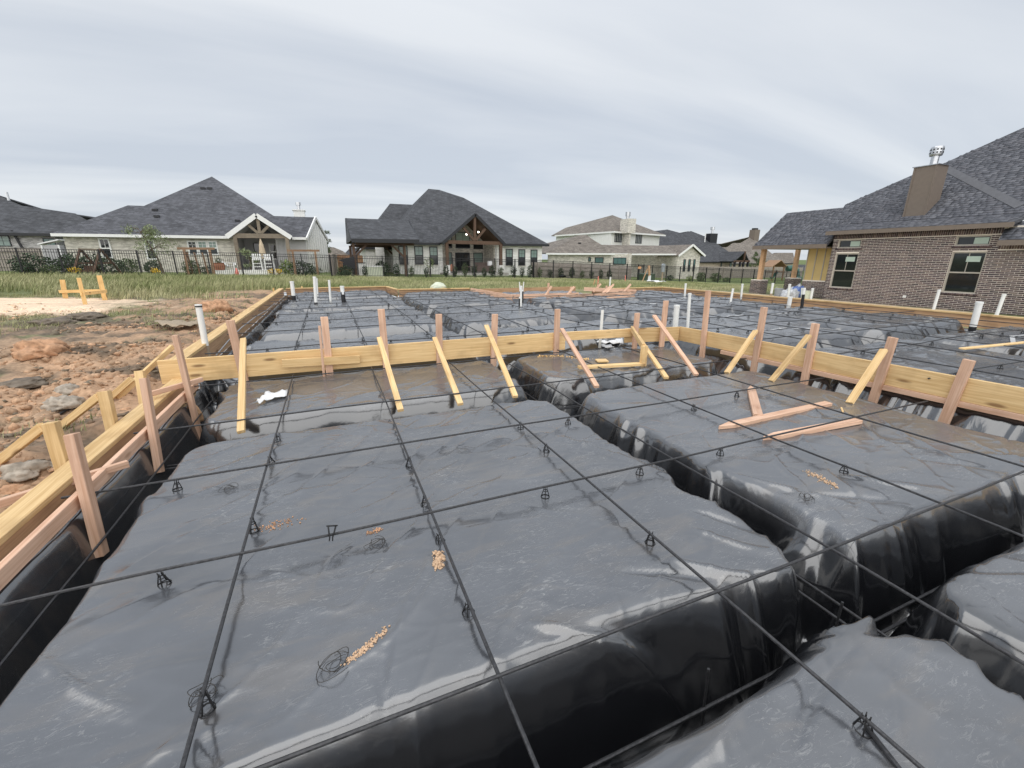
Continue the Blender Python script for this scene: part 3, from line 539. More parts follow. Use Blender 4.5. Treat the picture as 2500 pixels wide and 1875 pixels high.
for i, (pt, pb) in enumerate((((1730, 1633), (1727, 1700)), ((2057, 1470), (2050, 1495)))):
    b_ = atY(pb, .93 + .03 * i); t_ = atY(pt, .93 + .03 * i); rebar([b_ - V((0, 0, .25)), t_], .006, 'short upright rebar stub beside the trench bars, ' + ('nearer' if not i else 'farther') + ' of two')
rebar([atZ(zQ(1435, 1150), LOW + .012), atZ(zQ(1450, 1357), LOW + .012) + V((0, -.25, 0))], .008, 'rusty loose rebar end lying on the pad at the bottom right')
p_ = [atX(zH(*q), -1.62 + .02 * j) for j, q in enumerate(((470, 690), (580, 560), (700, 440), (830, 340), (920, 290), (1000, 220)))]
o = MB().tube([q - p_[0] for q in p_], .009, 6).build('conduit', 'grey_conduit', smooth=True); o.location = p_[0]; tag(o, 'thin grey conduit curving along the inside of the far left form', 'conduit')

# ------------------------------------------------------------------ bar chairs
def chair_mesh():
    b = MB(); rr = .030
    b.tube([(rr * math.cos(a), rr * math.sin(a), .004) for a in [i * math.pi / 5 for i in range(11)]], .0032, 4, False)
    for i in range(4):
        a = math.pi / 4 + i * math.pi / 2; b.tube([(rr * math.cos(a), rr * math.sin(a), .003), (.020 * math.cos(a), .020 * math.sin(a), .034), (.011 * math.cos(a), .011 * math.sin(a), .056), (.013 * math.cos(a), .013 * math.sin(a), .072)], [.0036, .0036, .0036, .0026], 4)
    b.tube([(.017 * math.cos(a), .017 * math.sin(a), .044) for a in [i * math.pi / 4 for i in range(9)]], .003, 4, False)
    me = pyd('bar_chair', b.v, b.f, True); me.materials.append(MATS['chair_plastic']); return me
CH = chair_mesh()
def chair(x, y, zbar, label, group='rebar chairs', s=.85, flip=False):
    o = bpy.data.objects.new('bar_chair', CH); COL.objects.link(o); zs = sheetz(x, y); k_ = min(1.35, max(.75, (zbar - zs) / .056)) * s
    o.location = (x, y, zs - .002); o.scale = (s, s, k_); o.rotation_euler = (random.uniform(-.1, .1), random.uniform(-.1, .1), random.uniform(0, 6.28))
    if flip: o.rotation_euler = (2.6, .2, 0); o.location.z = zbar + .06
    return tag(o, label, 'rebar chair', group)
near = [((375, 1045), 'x', 'near the left form on the second crossways bar'), ((345, 1245), 'x', 'at the left end of the lower crossways bar'), ((557, 1120), 'y', 'on the leftmost long bar above the stain of orange dust'), ((590, 985), 'y', 'on the leftmost long bar just below its crossing'),
    ((605, 938), 'y', 'on the leftmost long bar at the far pad edge'), ((875, 990), 'y', 'on the second long bar just below a crossing'), ((908, 1075), 'y', 'on the second long bar between two crossings'), ((942, 1155), 'y', 'on the second long bar above the little gravel pile'), ((1015, 1300), 'y', 'nearest on the second long bar, mid pad'),
    ((440, 1500), 'y', 'nearest on the leftmost long bar, tangled in wire'), ((1127, 912), 'y', 'where the third long bar meets a crossways bar'), ((1180, 960), 'y', 'on the third long bar past its crossing'), ((1230, 906), 'x', 'beside the trench on the second crossways bar'), ((1180, 1055), 'x', 'between second and third long bars'),
    ((1384, 1008), 'x', 'right of the third long bar on the lower crossways bar'), ((1405, 1152), 'y', 'low on the third long bar near the big folds'), ((1384, 880), 'y', 'just right of the long trench on the right pad'), ((1556, 968), 'x', 'on the right pad below the loose stakes'), ((1495, 875), 'y', 'on the right pad left of the loose stakes'), ((1590, 845), 'x', 'behind the upright loose stake'),
    ((1833, 1003), 'y', 'on the right pad near the gravel smear'), ((1870, 1550), 'y', 'in the bottom right corner beside a rusty bar'), ((540, 1030), 'y', 'between two chairs on the leftmost long bar')]
for p, ax, l in near[:-1]:
    q = atZ(D(*p), ZL)
    if ax == 'y': q.x = min(YL, key=lambda u: abs(u - q.x))
    else: q.y = min(XL, key=lambda u: abs(u - q.y))
    chair(q.x, q.y, ZL, 'small black plastic rebar chair ' + l, 'near rebar chairs', .88)
q = atZ(D(720, 1142), ZL); chair(q.x, 2.178, ZL, 'upturned black rebar chair standing up on the lower crossways bar', 'near rebar chairs', .9, True)
onpad = lambda x, y: any(x0 + .12 < x < x1 - .12 and y0 + .1 < y < y1 - .1 for x0, x1, y0, y1, z in PADS)
for j, y in enumerate(XH):
    k_ = 0; g = np.random.default_rng(j)
    for x in (-.95, .0, .95, 1.85, 2.85, 3.85, 4.9, 6.1, 7.2, 8.2, 9.5, 10.5, 11.5):
        x += g.uniform(-.2, .2)
        if x < xmax(y) and onpad(x, y): k_ += 1; chair(x, y, ZH, f'small black rebar chair on {ORD[j+1]} crossways bar behind the board, {ORD[k_]} from left')
for j, y in enumerate(XR):
    k_ = 0; g = np.random.default_rng(50 + j)
    for x in (6.2, 7.2, 8.3, 9.5, 10.5, 11.5):
        x += g.uniform(-.2, .2)
        if onpad(x, y) and y > .5: k_ += 1; chair(x, y, ZH, f'small black rebar chair on {ORD[j+1]} crossways bar right of the board, {ORD[k_]} from left')
for i, x in enumerate(YH):
    k_ = 0; g = np.random.default_rng(90 + i)
    for y in np.arange(1.7 if x > 5.6 else 7.2, ymax(x) - .3, 1.75):
        y += g.uniform(-.25, .25)
        if onpad(x, y): k_ += 1; chair(x, y, ZH, f'small black rebar chair on {ORD[i+1]} long bar beyond the board, {ORD[k_]} one back')

# ================================================================== FORM BOARDS
board('cap_plank', (-1.775, -1.0, -.249), (-1.775, 6.55, -.249), .15, .038, 'pine', (1, 0, 0), 'yellow pine plank lying flat along the near left edge of the slab', 'plank')
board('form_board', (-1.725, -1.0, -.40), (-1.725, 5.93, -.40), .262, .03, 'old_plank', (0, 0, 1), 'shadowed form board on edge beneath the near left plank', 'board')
board('ledge_board', (-1.58, -1.0, -.287), (-1.58, 5.90, -.287), .089, .038, 'fir', (0, 0, 1), 'pinkish two-by-four hung along the stakes inside the near left plank', 'board')
board('cap_plank', (-1.765, 6.06, -.019), (-1.765, 19.2, -.019), .17, .038, 'pine', (1, 0, 0), 'yellow pine plank lying flat along the far left edge of the slab', 'plank')
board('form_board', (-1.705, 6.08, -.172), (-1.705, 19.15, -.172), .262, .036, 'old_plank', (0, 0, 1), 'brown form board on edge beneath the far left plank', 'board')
def bform(a, b, nm, lab, caplab, t=.12):
    a, b = V(a), V(b); n_ = (b - a).normalized().cross(V((0, 0, 1)))
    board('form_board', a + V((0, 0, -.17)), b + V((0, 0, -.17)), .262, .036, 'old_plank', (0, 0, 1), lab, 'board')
    board('cap_plank', a + V((0, 0, -.019)), b + V((0, 0, -.019)), t, .038, 'pine', n_, caplab, 'plank')
bform((-1.6, 19.2, 0), (2.2, 19.0, 0), 'b', 'brown form board on edge at the far left back of the slab', 'pale plank capping the far left back form, behind four white pipes')
bform((2.2, 18.9, 0), (2.35, 17.0, 0), 'b', 'short brown form board at the jog in the back form', 'short pale plank capping the jog in the back form', .10)
bform((2.4, 17.0, 0), (5.1, 16.6, 0), 'b', 'brown form board on edge below the cream sack', 'pale plank capping the back form below the cream sack')
board('form_board', (5.12, 16.5, -.11), (5.42, 13.0, -.12), .22, .038, 'fir', (0, 0, 1), 'pinkish form board coming forward from the back form beside the black pipe cluster', 'board')
board('form_board', (5.3, 15.9, -.13), (9.4, 15.7, -.13), .26, .038, 'old_plank', (0, 0, 1), 'weathered form board across the back of the patio step', 'board')
board('ledge_board', (5.45, 12.95, -.09), (10.1, 12.75, -.09), .089, .038, 'fir', (0, 0, 1), 'long pink two-by-four across the back, behind the pipe cluster', 'board')
board('ledge_board', (5.45, 13.3, -.06), (8.0, 13.15, -.06), .07, .038, 'fir', (0, 0, 1), 'second pink two-by-four just behind the long back one', 'board')
bform((9.3, 14.3, 0), (12.55, 14.15, 0), 'b', 'brown form board on edge at the far right back of the slab', 'pale plank capping the far right back form')
bform((12.56, 14.1, 0), (12.80, -.5, 0), 'b', 'brown form board on edge along the right side of the slab', 'pale plank capping the right form in front of the brick house', .10)
q0 = atZ(zM(1820, 240), -.02); q1 = atZ(zP(1370, 250), -.05)
board('loose_board', q0, q1, .14, .038, 'fir', (0, 0, 1), 'pink board slanting across the back porch form among crossed stakes', 'board')
board('loose_board', atZ(zP(820, 370), HIGH + .05), atZ(zP(1320, 345), HIGH + .05), .13, .038, 'fir', (0, 1, 0), 'pink board lying flat on the film below the crossed stakes', 'board')
# cross board and the right board
CB0, CB1, CB2, CB3 = V((-1.95, 6.06, 0)), V((3.42, 5.98, 0)), V((4.62, 5.84, 0)), V((5.50, 5.68, 0))
dn = lambda v, z: v + V((0, 0, z))
board('form_board', dn(CB0, -.143), dn(CB1, -.143), .286, .038, 'pine', (0, 0, 1), 'wide knotty pine board on edge spanning the slab, left of the cut-out', 'board')
board('form_board', dn(CB1, -.07), dn(CB2, -.07), .14, .038, 'pine', (0, 0, 1), 'narrow pine board on edge above the cut-out frame', 'board')
board('form_board', dn(CB2 + V((-.1, .045, 0)), -.12), dn(CB3, -.12), .24, .038, 'pine', (0, 0, 1), 'short knotty pine board on edge meeting the inside corner', 'board')
RB0, RB1 = V((5.54, 5.70, 0)), V((5.92, -.6, 0))
board('form_board', dn(RB0, -.119), dn(RB1, -.119), .238, .038, 'pine', (0, 0, 1), 'long yellow pine board on edge running toward the right edge', 'board')
board('ledge_board', dn(RB0 + V((.012, -.9, 0)), -.27), dn(RB1 + V((.012, 0, 0)), -.27), .06, .03, 'fir', (0, 0, 1), 'thin pink strip board under the long right pine board', 'board')
p0, p1 = atY(zH(1065, 765), 5.955), atY(zH(1765, 725), 5.955)
board('splice_board', p0, p1, .105, .038, 'pine', (0, 0, 1), 'short stained pine scab nailed over the wide cross board', 'board')
# frame of the cut-out
fz = 5.55
board('cutout_rail', atZ(zI(1520, 800), LOW + .05), atZ(zI(2110, 768), LOW + .05), .089, .038, 'pine', (0, 1, 0), 'pine two-by-four lying flat on the film in front of the cut-out', 'board')
a_ = atZ(zI(2100, 770), LOW + .05); board('cutout_post', a_ + V((0, 0, -.03)), a_ + V((0, 0, .26)), .089, .05, 'pine', (1, 0, 0), 'short upright pine block at the corner of the cut-out frame', 'post')
board('cutout_rail', a_ + V((-.0, .02, .24)), atY(zI(2000, 450), 5.84), .089, .038, 'pine', (0, 0, 1), 'short pine arm from the cut-out block back to the board', 'board')

# stakes (2x4) and braces
def stake(name, t_, b_, label, w_=.089, th=.038, mat='fir', wide=(1, 0, 0), group=None, tip=.0, cat='stake'):
    return board(name, t_, b_, w_, th, mat, wide, label, cat, group, tip=tip)
cy = lambda x: 6.06 + (x + 1.95) * -.015 if x < 3.4 else 5.98 - (x - 3.4) * .145
SY = [(zH(595, 375), zH(748, 1000), 'greenish fir stake nailed to the cross board, leftmost of the row'), (zH(1443, 345), zH(1500, 920), 'fir stake in front of the stained scab board'), (zH(1955, 275), zH(2012, 885), 'fir stake on the cross board, right of the stained scab'),
    (zI(262, 320), zI(272, 840), 'fir stake on the cross board, fourth from the left'), (zI(768, 320), zI(752, 805), 'fir stake on the cross board, left of the taller stake by the cut-out'), (zI(1332, 275), zI(1315, 750), 'fir stake at the left end of the cut-out'), (zI(2050, 310), zI(2015, 692), 'fir stake behind the cut-out corner block'), (zJ(465, 200), zJ(418, 662), 'fir stake on the cross board, last before the corner')]
for t_, b_, l in SY:
    a_, c_ = atY(t_, 5.93), atY(b_, 5.93); a_ = atY(t_, cy(a_.x) - .04); c_ = atY(b_, cy(c_.x) - .04); stake('form_stake', a_, c_ + V((0, 0, -.05)), l, group='form stakes')
a_, c_ = atY(zH(1400, 425), 5.90), atY(zH(1452, 985), 5.78); stake('lath', a_, c_, 'thin pale lath leaning beside the stake at the scab board', .03, .038, cat='lath')
xr = lambda y: 5.54 + (5.70 - y) * .0603
SX = [(zJ(845, 108), zJ(785, 738), 'tallest fir stake, just right of the inside corner'), (zJ(1350, 258), zJ(1243, 872), 'fir stake on the right board, second past the corner'), (zJ(1812, 405), zJ(1698, 982), 'fir stake on the right board above the loose stakes'), (zK(1035, 530), zK(835, 1142), 'fir stake on the right board with worn reddish face'), (zK(1722, 732), zK(1478, 1312), 'wide fir stake on the right board nearest the camera')]
for t_, b_, l in SX:
    a_, c_ = atX(t_, 5.6), atX(b_, 5.6); y_ = c_.y; a_ = atX(t_, xr(y_) - .042); c_ = atX(b_, xr(y_) - .042); stake('form_stake', a_, c_ + V((0, 0, -.05)), l, wide=(0, 1, 0), group='form stakes')
BR = [(zH(715, 545), 5.86, zH(695, 1382), 'upright-looking thin brace by the leftmost cross-board stake'), (zH(1938, 535), 5.80, zH(2132, 1188), 'thin pine brace from the cross board down to the middle of the pad edge'), (zI(225, 535), 5.80, zI(458, 1132), 'pine brace leaning off the fourth stake onto the near pad'), (zI(690, 425), 5.80, zI(952, 1065), 'long brace from the fifth stake to the rounded pad corner'),
    (zI(1370, 455), 5.75, zI(1685, 975), 'fir brace leaning across the left end of the cut-out'), (zJ(210, 520), 5.62, zJ(468, 895), 'pine brace behind the cut-out block reaching the right pad'), (zJ(358, 335), 5.60, zJ(738, 868), 'long fir brace with a high top near the inside corner')]
for t_, ty, b_, l in BR:
    a_ = atY(t_, ty); c_ = atZ(b_, LOW + .0); stake('brace', a_, c_, l, .062, .036, 'fir' if 'fir' in l else 'pine', (1, -.3, 0), 'braces', cat='brace')
BX = [(zJ(1272, 470), zJ(1010, 850), 'pine brace under the second stake past the corner'), (zJ(1752, 510), zJ(1408, 925), 'pine brace above the loose stakes on the right'), (zK(952, 640), zK(640, 1122), 'pale brace beside the worn reddish stake')]
for t_, b_, l in BX:
    a_ = atX(t_, 5.50); c_ = atZ(b_, LOW); stake('brace', a_, c_, l, .070, .036, 'pine', (.2, 1, 0), 'braces', cat='brace')
# left edge stakes
for t_, b_, l in ((zG(725, 245), zG(1005, 1392), 'nearest fir stake on the left form, crossed by a stick'), ((352, 924), (386, 1138), 'second fir stake along the near left form'), ((428, 818), (488, 1068), 'tall fir stake on the left form at the end of the cross board')):
    a_, c_ = atX(t_, -1.535), atX(b_, -1.50); stake('form_stake', a_, c_ + V((0, 0, -.06)), l, .075, .05, 'fir', (0, 1, 0), 'form stakes')
for t_, b_, l in ((zG(510, 130), zG(635, 560), 'yellow pine post outside the left plank, nearest the camera'), ((253.7, 955), (272, 1045), 'yellow pine post outside the left plank, second from the camera'), ((341, 906), (350, 985), 'yellow pine post outside the left plank, third from the camera')):
    a_, c_ = atX(t_, -1.91), atX(b_, -1.89); stake('form_post', a_, c_ + V((0, 0, -.15)), l, .075, .075, 'pine', (0, 1, 0), 'pine posts outside the left form', cat='post')
def gl(p, up=0):     # first ground hit along a photo direction
    d = ray(p)
    for s in np.arange(1.5, 60, .02):
        q = CAM + d * float(s)
        if q.z < gz(q.x, q.y) + up: return q
    return atZ(p, -.2)
for t_, tx, b_, l in (((104, 1042), -1.95, (0, 1128), 'pine kicker bracing the nearest outside post'), ((241, 968), -1.95, (150, 1043), 'pine kicker bracing the second outside post'), ((421, 846), -1.93, (286, 975), 'long pine kicker running down from the tall left stake'), ((322, 925), -2.1, (262, 980), 'short pine offcut propped on the dirt behind the second post')):
    stake('kicker', atX(t_, tx), gl(b_) + V((0, 0, .01)), l, .062, .036, 'pine', (0, 0, 1), 'braces', cat='brace')
stake('crossing_stick', atX(zG(-60, 965), -1.99), atX(zG(1300, 545), -1.47), 'pink stick nailed across the nearest left stake and plank', .05, .036, 'fir', (0, 0, 1), cat='stick')
stake('crossing_stick', atX(zF(1310, 1165), -1.80), atX(zF(1780, 1032), -1.45), 'pink stick nailed across the left plank below the cross board', .05, .036, 'fir', (0, 0, 1), cat='stick')
# loose stakes on the right pad
def loose(b_, t_, label, w_=.075, z=.022, tip=.16):
    a_, c_ = atZ(b_, LOW + z), atZ(t_, LOW + z); return board('loose_stake', a_, c_, w_, .036, 'fir', (c_ - a_).cross(V((0, 0, 1))), label, 'stake', 'loose pointed stakes', tip=tip)
loose(zJ(1292, 1235), zJ(1225, 975), 'pointed loose stake standing out behind the two lying stakes', .085, .03)
loose(zJ(1925, 1125), zJ(940, 1342), 'longer of two pointed stakes lying on the right pad', .08)
loose(zJ(2195, 1280), zJ(1340, 1438), 'pointed stake lying on the right pad, nearer the camera', .08)
board('lath', atZ(zK(1650, 632), HIGH + .05), atZ(zK(2420, 555), HIGH + .07), .07, .02, 'pine', (0, 1, 0), 'pale lath lying on the film beyond the right board', 'lath')
board('wood_sliver', atZ(zJ(2042, 1160), LOW + .01), atZ(zJ(2058, 1203), LOW + .01), .018, .01, 'pine', (1, 0, 0), 'tiny pale wood sliver on the right pad', 'wood chip')
board('wood_offcut', atZ(zI(1680, 740), LOW + .03), atZ(zI(1780, 738), LOW + .03), .16, .02, 'pine', (0, 1, 0), 'small pine offcut lying inside the cut-out frame', 'wood chip')
# crossed stakes around the back porch
BK = [((1365, 162), (1355, 345), 13.2, 'left'), ((1402, 205), (1312, 338), 13.15, 'left'), ((1657, 212), (1637, 338), 13.2, 'mid'), ((1693, 212), (1585, 336), 13.15, 'mid'), ((2000, 180), (1986, 275), 14.4, 'rear'), ((2035, 175), (1938, 278), 14.35, 'rear'), ((2112, 198), (2095, 312), 13.3, 'inner'), ((2200, 180), (2100, 292), 13.25, 'inner'), ((2160, 205), (2025, 325), 13.2, 'front'), ((2420, 180), (2310, 300), 13.4, 'right'), ((2395, 215), (2380, 300), 13.45, 'right'), ((2590, 250), (2560, 330), 13.5, 'last')]
for i, (a_, c_, y_, nm) in enumerate(BK):
    lean = abs(a_[0] - c_[0]) > 40
    stake('brace' if lean else 'form_stake', atY(zM(*a_), y_), atY(zM(*c_), y_ - (.2 if lean else 0)), f'small pink {"slanting brace" if lean else "upright stake"} at the back porch form, {ORD[i+1]} from left', .07, .036, 'fir', (1, 0, 0), 'small stakes at the back porch', cat='brace' if lean else 'stake')
for i, (p, y_) in enumerate((((985, 85), 19.6), ((1242, 70), 19.6))): 
    q = atY(zH(*p), y_); stake('grade_stake', q, q + V((0, 0, -.45)), ('leftmost' if not i else 'right') + ' small wooden stake poking up behind the far left back form', .06, .03, 'bright_pine')

# ================================================================== PIPES
def pipe(t_, b_, wpx, label, zb=HIGH, white=1.0, sleeve='black_sleeve', capband=None, n_=14, flatlath=False, Y=None):
    base = atZ(b_, zb) if Y is None else atY(b_, Y); top = atY(t_, base.y); base.z = min(base.z, sheetz(base.x, base.y) + .0) - .12; L = (top - base).length
    r = wpx / 2 * depth(top) / F * .94
    e = empty('stub_pipe', base, label, 'pipe', 'plumbing stub-ups'); d = (top - base).normalized(); vis = L - .12; cut = L - vis * white
    if flatlath:
        MB().beam(d * cut, d * L, r * 2, .01, (1, 0, 0)).build('lath_body', 'pvc', e)
    else:
        MB().tube([d * (cut - .002), d * L], r, n_).build('pipe_wall', 'pvc', e, True)
        MB().tube([d * (L - .035), d * (L + .004)], r * 1.1, n_).build('end_cap', 'pvc', e, True)
    if white < 1: MB().tube([d * 0, d * cut], r * 1.06, n_).build('pipe_sleeve', sleeve, e, True)
    if capband: MB().tube([d * (L - .03), d * (L - .012)], r * 1.14, n_).build('black_band', 'black_sleeve', e, True)
    return e
pipe((484, 744), (506, 872), 15, 'white pipe with black rim and tan sleeve beside the left form', -.2, .68, 'tan_sleeve', True)
pipe(zL(170, 248), zL(200, 500), 9.5, 'white pipe with black foot, leftmost of the far left group', white=.72)
pipe(zL(462, 188), zL(478, 545), 8, 'tall thick white pipe in the far left group', white=.92); pipe(zL(490, 210), zL(500, 450), 4.5, 'thin white pipe right behind the tall thick one')
pipe(zL(650, 232), zL(668, 515), 5.7, 'thin plain white pipe in the far left group'); e = pipe(zL(815, 308), zL(840, 520), 10, 'short pipe with long black sleeve and white label, far left group', white=.35)
c_ = e.location; MB().box((-.03, -.062, .36), (.03, -.055, .47)).build('paper_label', 'white_paper', e)
pipe(zM(1012, 200), zM(1008, 470), 5.5, 'white central pipe of the black pipe cluster behind the cross board', white=1)
pipe(zM(998, 345), zM(985, 470), 5, 'black left pipe of the cluster behind the cross board', white=.02); pipe(zM(1030, 255), zM(1032, 400), 5, 'black right pipe of the cluster behind the cross board', white=.02)
pipe(zM(990, 150), zM(1000, 300), 2.6, 'thin white tube leaning left in the pipe cluster', white=.8); pipe(zM(1046, 150), zM(1028, 300), 2.6, 'thin white tube leaning right in the pipe cluster', white=.8)
pipe(zM(2058, 508), zM(2022, 970), 8, 'flat white lath standing behind the cut-out', LOW, flatlath=True)
pipe(zN(735, 235), zN(718, 462), 14.5, 'short fat white pipe behind the inside corner'); pipe(zN(868, 112), zN(848, 472), 8, 'tall slim white pipe beside the short fat one')
pipe(zN(826, 10), zN(818, 150), 5, 'thin white pipe before the right form, farthest back'); pipe(zN(1318, 62), zN(1288, 207), 5.4, 'leaning thin white pipe with white splash at its foot'); pipe(zN(1416, 14), zN(1404, 158), 5, 'thin white pipe with dark foot in front of brick column', white=.84)
pipe(zN(1732, 6), zN(1703, 178), 5.6, 'thin white pipe tied to a brown stick near the buckets', white=.45, sleeve='tan_sleeve'); pipe(zN(1907, 16), zN(1884, 182), 6, 'tall thin white pipe in front of the mortar bags'); pipe(zN(1912, 148), zN(1900, 246), 10, 'short fat white pipe in front of the mortar bags')
pipe(zN(2056, 58), zN(2030, 282), 7, 'black sleeved pipe with white top before the brick house', white=.28); pipe(zN(2030, 58), zN(2040, 130), 2.5, 'thin white tube beside the black sleeved pipe', Y=None); pipe(zN(2146, 58), zN(2116, 214), 5.8, 'thin white pipe right of the black sleeved pipe')
pipe(zO(370, 1155), zO(238, 1575), 7, 'slim white pipe with black foot below the large brick house window', white=.82); pipe(zO(1050, 1365), (2377, 798), 14.5, 'fat white pipe with black foot near the right edge', white=.6); pipe(zO(1465, 1230), zO(1300, 1640), 8, 'slim white pipe with tan foot nearest the right edge', white=.72, sleeve='tan_sleeve')
pipe(zT(650, 748), zT(642, 828), 4.2, 'thin white lath rising behind the crossed stakes', flatlath=True, Y=16.4)

# ================================================================== LITTER
def blob_sheet(name, pts, mat, label, cat, h=.03, seed=0):
    bm = bmesh.new(); vs_ = [bm.verts.new(p) for p in pts]; bm.faces.new(vs_); bmesh.ops.triangulate(bm, faces=bm.faces[:]); bmesh.ops.subdivide_edges(bm, edges=bm.edges[:], cuts=3, use_grid_fill=True)
    g = random.Random(seed)
    for v_ in bm.verts: v_.co.z += g.uniform(0, h)
    r = bmesh.ops.extrude_face_region(bm, geom=bm.faces[:]); 
    for v_ in [x for x in r['geom'] if isinstance(x, bmesh.types.BMVert)]: v_.co.z += .004
    bmesh.ops.recalc_face_normals(bm, faces=bm.faces[:]); me = bpy.data.meshes.new(name); bm.to_mesh(me); bm.free(); me.shade_smooth()
    return tag(link(name, me, mat), label, cat)
blob_sheet('paper_sheet', [atZ(zH(*q), LOW + .02) for q in ((835, 1110), (880, 1080), (925, 1035), (1020, 1030), (1115, 1012), (1110, 1065), (1000, 1085), (905, 1110), (860, 1130))], 'white_paper', 'crumpled white paper lying by the leftmost long bar', 'paper', .03, 1)
blob_sheet('paper_sheet', [atZ(zI(*q), LOW + .04) for q in ((1630, 560), (1760, 545), (1905, 550), (1925, 590), (1800, 592), (1650, 580))], 'white_paper', 'white plastic scrap seen beneath the narrow board', 'paper', .05, 2)
blob_sheet('plastic_scrap', [atZ(zI(*q), LOW + .03) for q in ((1720, 600), (1800, 605), (1850, 640), (1760, 635))], 'tape', 'small clear plastic scrap beneath the narrow board', 'plastic scrap', .04, 3)
def sack(name, c_, sx_, sy_, sz_, mat, label, cat, seed=0, amp=.3, hf=0):
    bm = bmesh.new(); bmesh.ops.create_icosphere(bm, subdivisions=4, radius=1); g = np.random.default_rng(seed); co = np.array([v_.co[:] for v_ in bm.verts])
    n_ = fbm(co[:, 0] * 1.6 + seed, co[:, 1] * 1.6 + co[:, 2], 4, 300 + seed) - .5; r_ = ridge(co[:, 0] * 3 + seed, co[:, 1] * 3 - co[:, 2] * 2, 310) ** 3 * .15 + hf * (fbm(co[:, 0] * 7 + seed, co[:, 1] * 7 + co[:, 2] * 5, 3, 330) - .5)
    for v_, a, b in zip(bm.verts, n_, r_): k_ = 1 + amp * a * 2 + b * amp; v_.co = V((v_.co.x * sx_ * k_, v_.co.y * sy_ * k_, max(-.25, v_.co.z) * sz_ * k_ + .25 * sz_))
    me = bpy.data.meshes.new(name); bm.to_mesh(me); bm.free(); me.shade_smooth(); o = link(name, me, mat); o.location = c_; return tag(o, label, cat)
c_ = atY((1070, 712), 16.9); c_.z = -.01; sack('tarp_heap', c_, .30, .2, .17, 'cream_tarp', 'cream white tarp bundled on the back form', 'tarp', 4)
def crumbs(name, pts, n_, spread, mat, label, zz=LOW, big=.012):
    g = np.random.default_rng(len(label)); v = []; f = []
    for i in range(n_):
        t = g.random() * (len(pts) - 1); k_ = int(t); a_ = V(pts[k_]).lerp(V(pts[min(k_ + 1, len(pts) - 1)]), t - k_); x = a_.x + g.normal(0, spread); y = a_.y + g.normal(0, spread * .7); r = .003 + (big - .003) * g.random() ** 3
        vv = IV * (1 + g.uniform(-.3, .3, (12 if len(IV) == 12 else len(IV), 1))) * r; f.append(IF + len(IV) * i); v.append(vv + [x, y, sheetz(x, y) + r * .4])
    tag(link(name, np_mesh(name, np.concatenate(v), np.concatenate(f)), mat), label, 'gravel', kind='stuff')
crumbs('gravel_pile', [atZ(zR(915, 380), LOW), atZ(zR(910, 480), LOW)], 220, .012, 'sand', 'little heap of tan gravel beside the second long bar', big=.011)
crumbs('sand_streak', [atZ(zR(360, 1030), LOW), atZ(zR(480, 940), LOW), atZ(zR(610, 820), LOW)], 200, .012, 'sand', 'streak of orange sand beside a wire tangle on the near pad', big=.006)
crumbs('sand_streak', [atZ(zR(480, 250), LOW), atZ(zR(560, 225), LOW)], 60, .015, 'clay', 'spot of orange clay crumbs under the lower crossways bar', big=.007)
crumbs('sand_streak', [atZ(D(560, 1140), LOW), atZ(D(635, 1120), LOW)], 90, .035, 'clay', 'orange clay dust scattered beside the leftmost long bar', big=.006)
crumbs('sand_streak', [atZ(D(1745, 1020), LOW), atZ(D(1805, 1055), LOW)], 130, .02, 'sand', 'tan gravel smear on the right pad', big=.008)
crumbs('sawdust', [atZ(zI(1150, 700), LOW), atZ(zI(1420, 705), LOW), atZ(zI(1600, 740), LOW)], 160, .04, 'bright_pine', 'pale sawdust and chips in front of the cut-out', big=.014)
def wiretangle(c_, r, label, seed):
    g = random.Random(seed); b = MB()
    for j in range(4):
        ph = g.uniform(0, 6); rr = r * g.uniform(.5, 1); ox, oy = g.uniform(-.4, .4) * r, g.uniform(-.4, .4) * r
        b.tube([(ox + rr * math.cos(ph + a), oy + rr * .8 * math.sin(ph + a * 1.1), .006 + .01 * (1 + math.sin(a * 2 + j))) for a in [i * .35 for i in range(14 + j)]], .0014, 4)
    o = b.build('wire_tangle', 'copper_wire'); o.location = (c_.x, c_.y, sheetz(c_.x, c_.y)); tag(o, label, 'wire', 'tie wire tangles')
wiretangle(atZ(zR(270, 1050), LOW), .075, 'large tangle of dark tie wire on the near pad', 1); wiretangle(atZ(zR(540, 320), LOW), .05, 'small loop of tie wire below the lower crossways bar', 2); wiretangle(atZ(zQ(1140, 45), LOW), .05, 'loop of tie wire on the right pad near the trench', 3); wiretangle(atZ(D(440, 1500), LOW), .06, 'tie wire tangle wrapped round the nearest left chair', 4); wiretangle(atZ(D(495, 1058), LOW), .045, 'curl of tie wire left of the leftmost long bar', 5)
sack('torn_paper_bag', atZ(zH(250, 1290), -.60), .10, .06, .20, 'raw_post', 'torn brown paper in the dark trench by the left stakes', 'paper', 8)
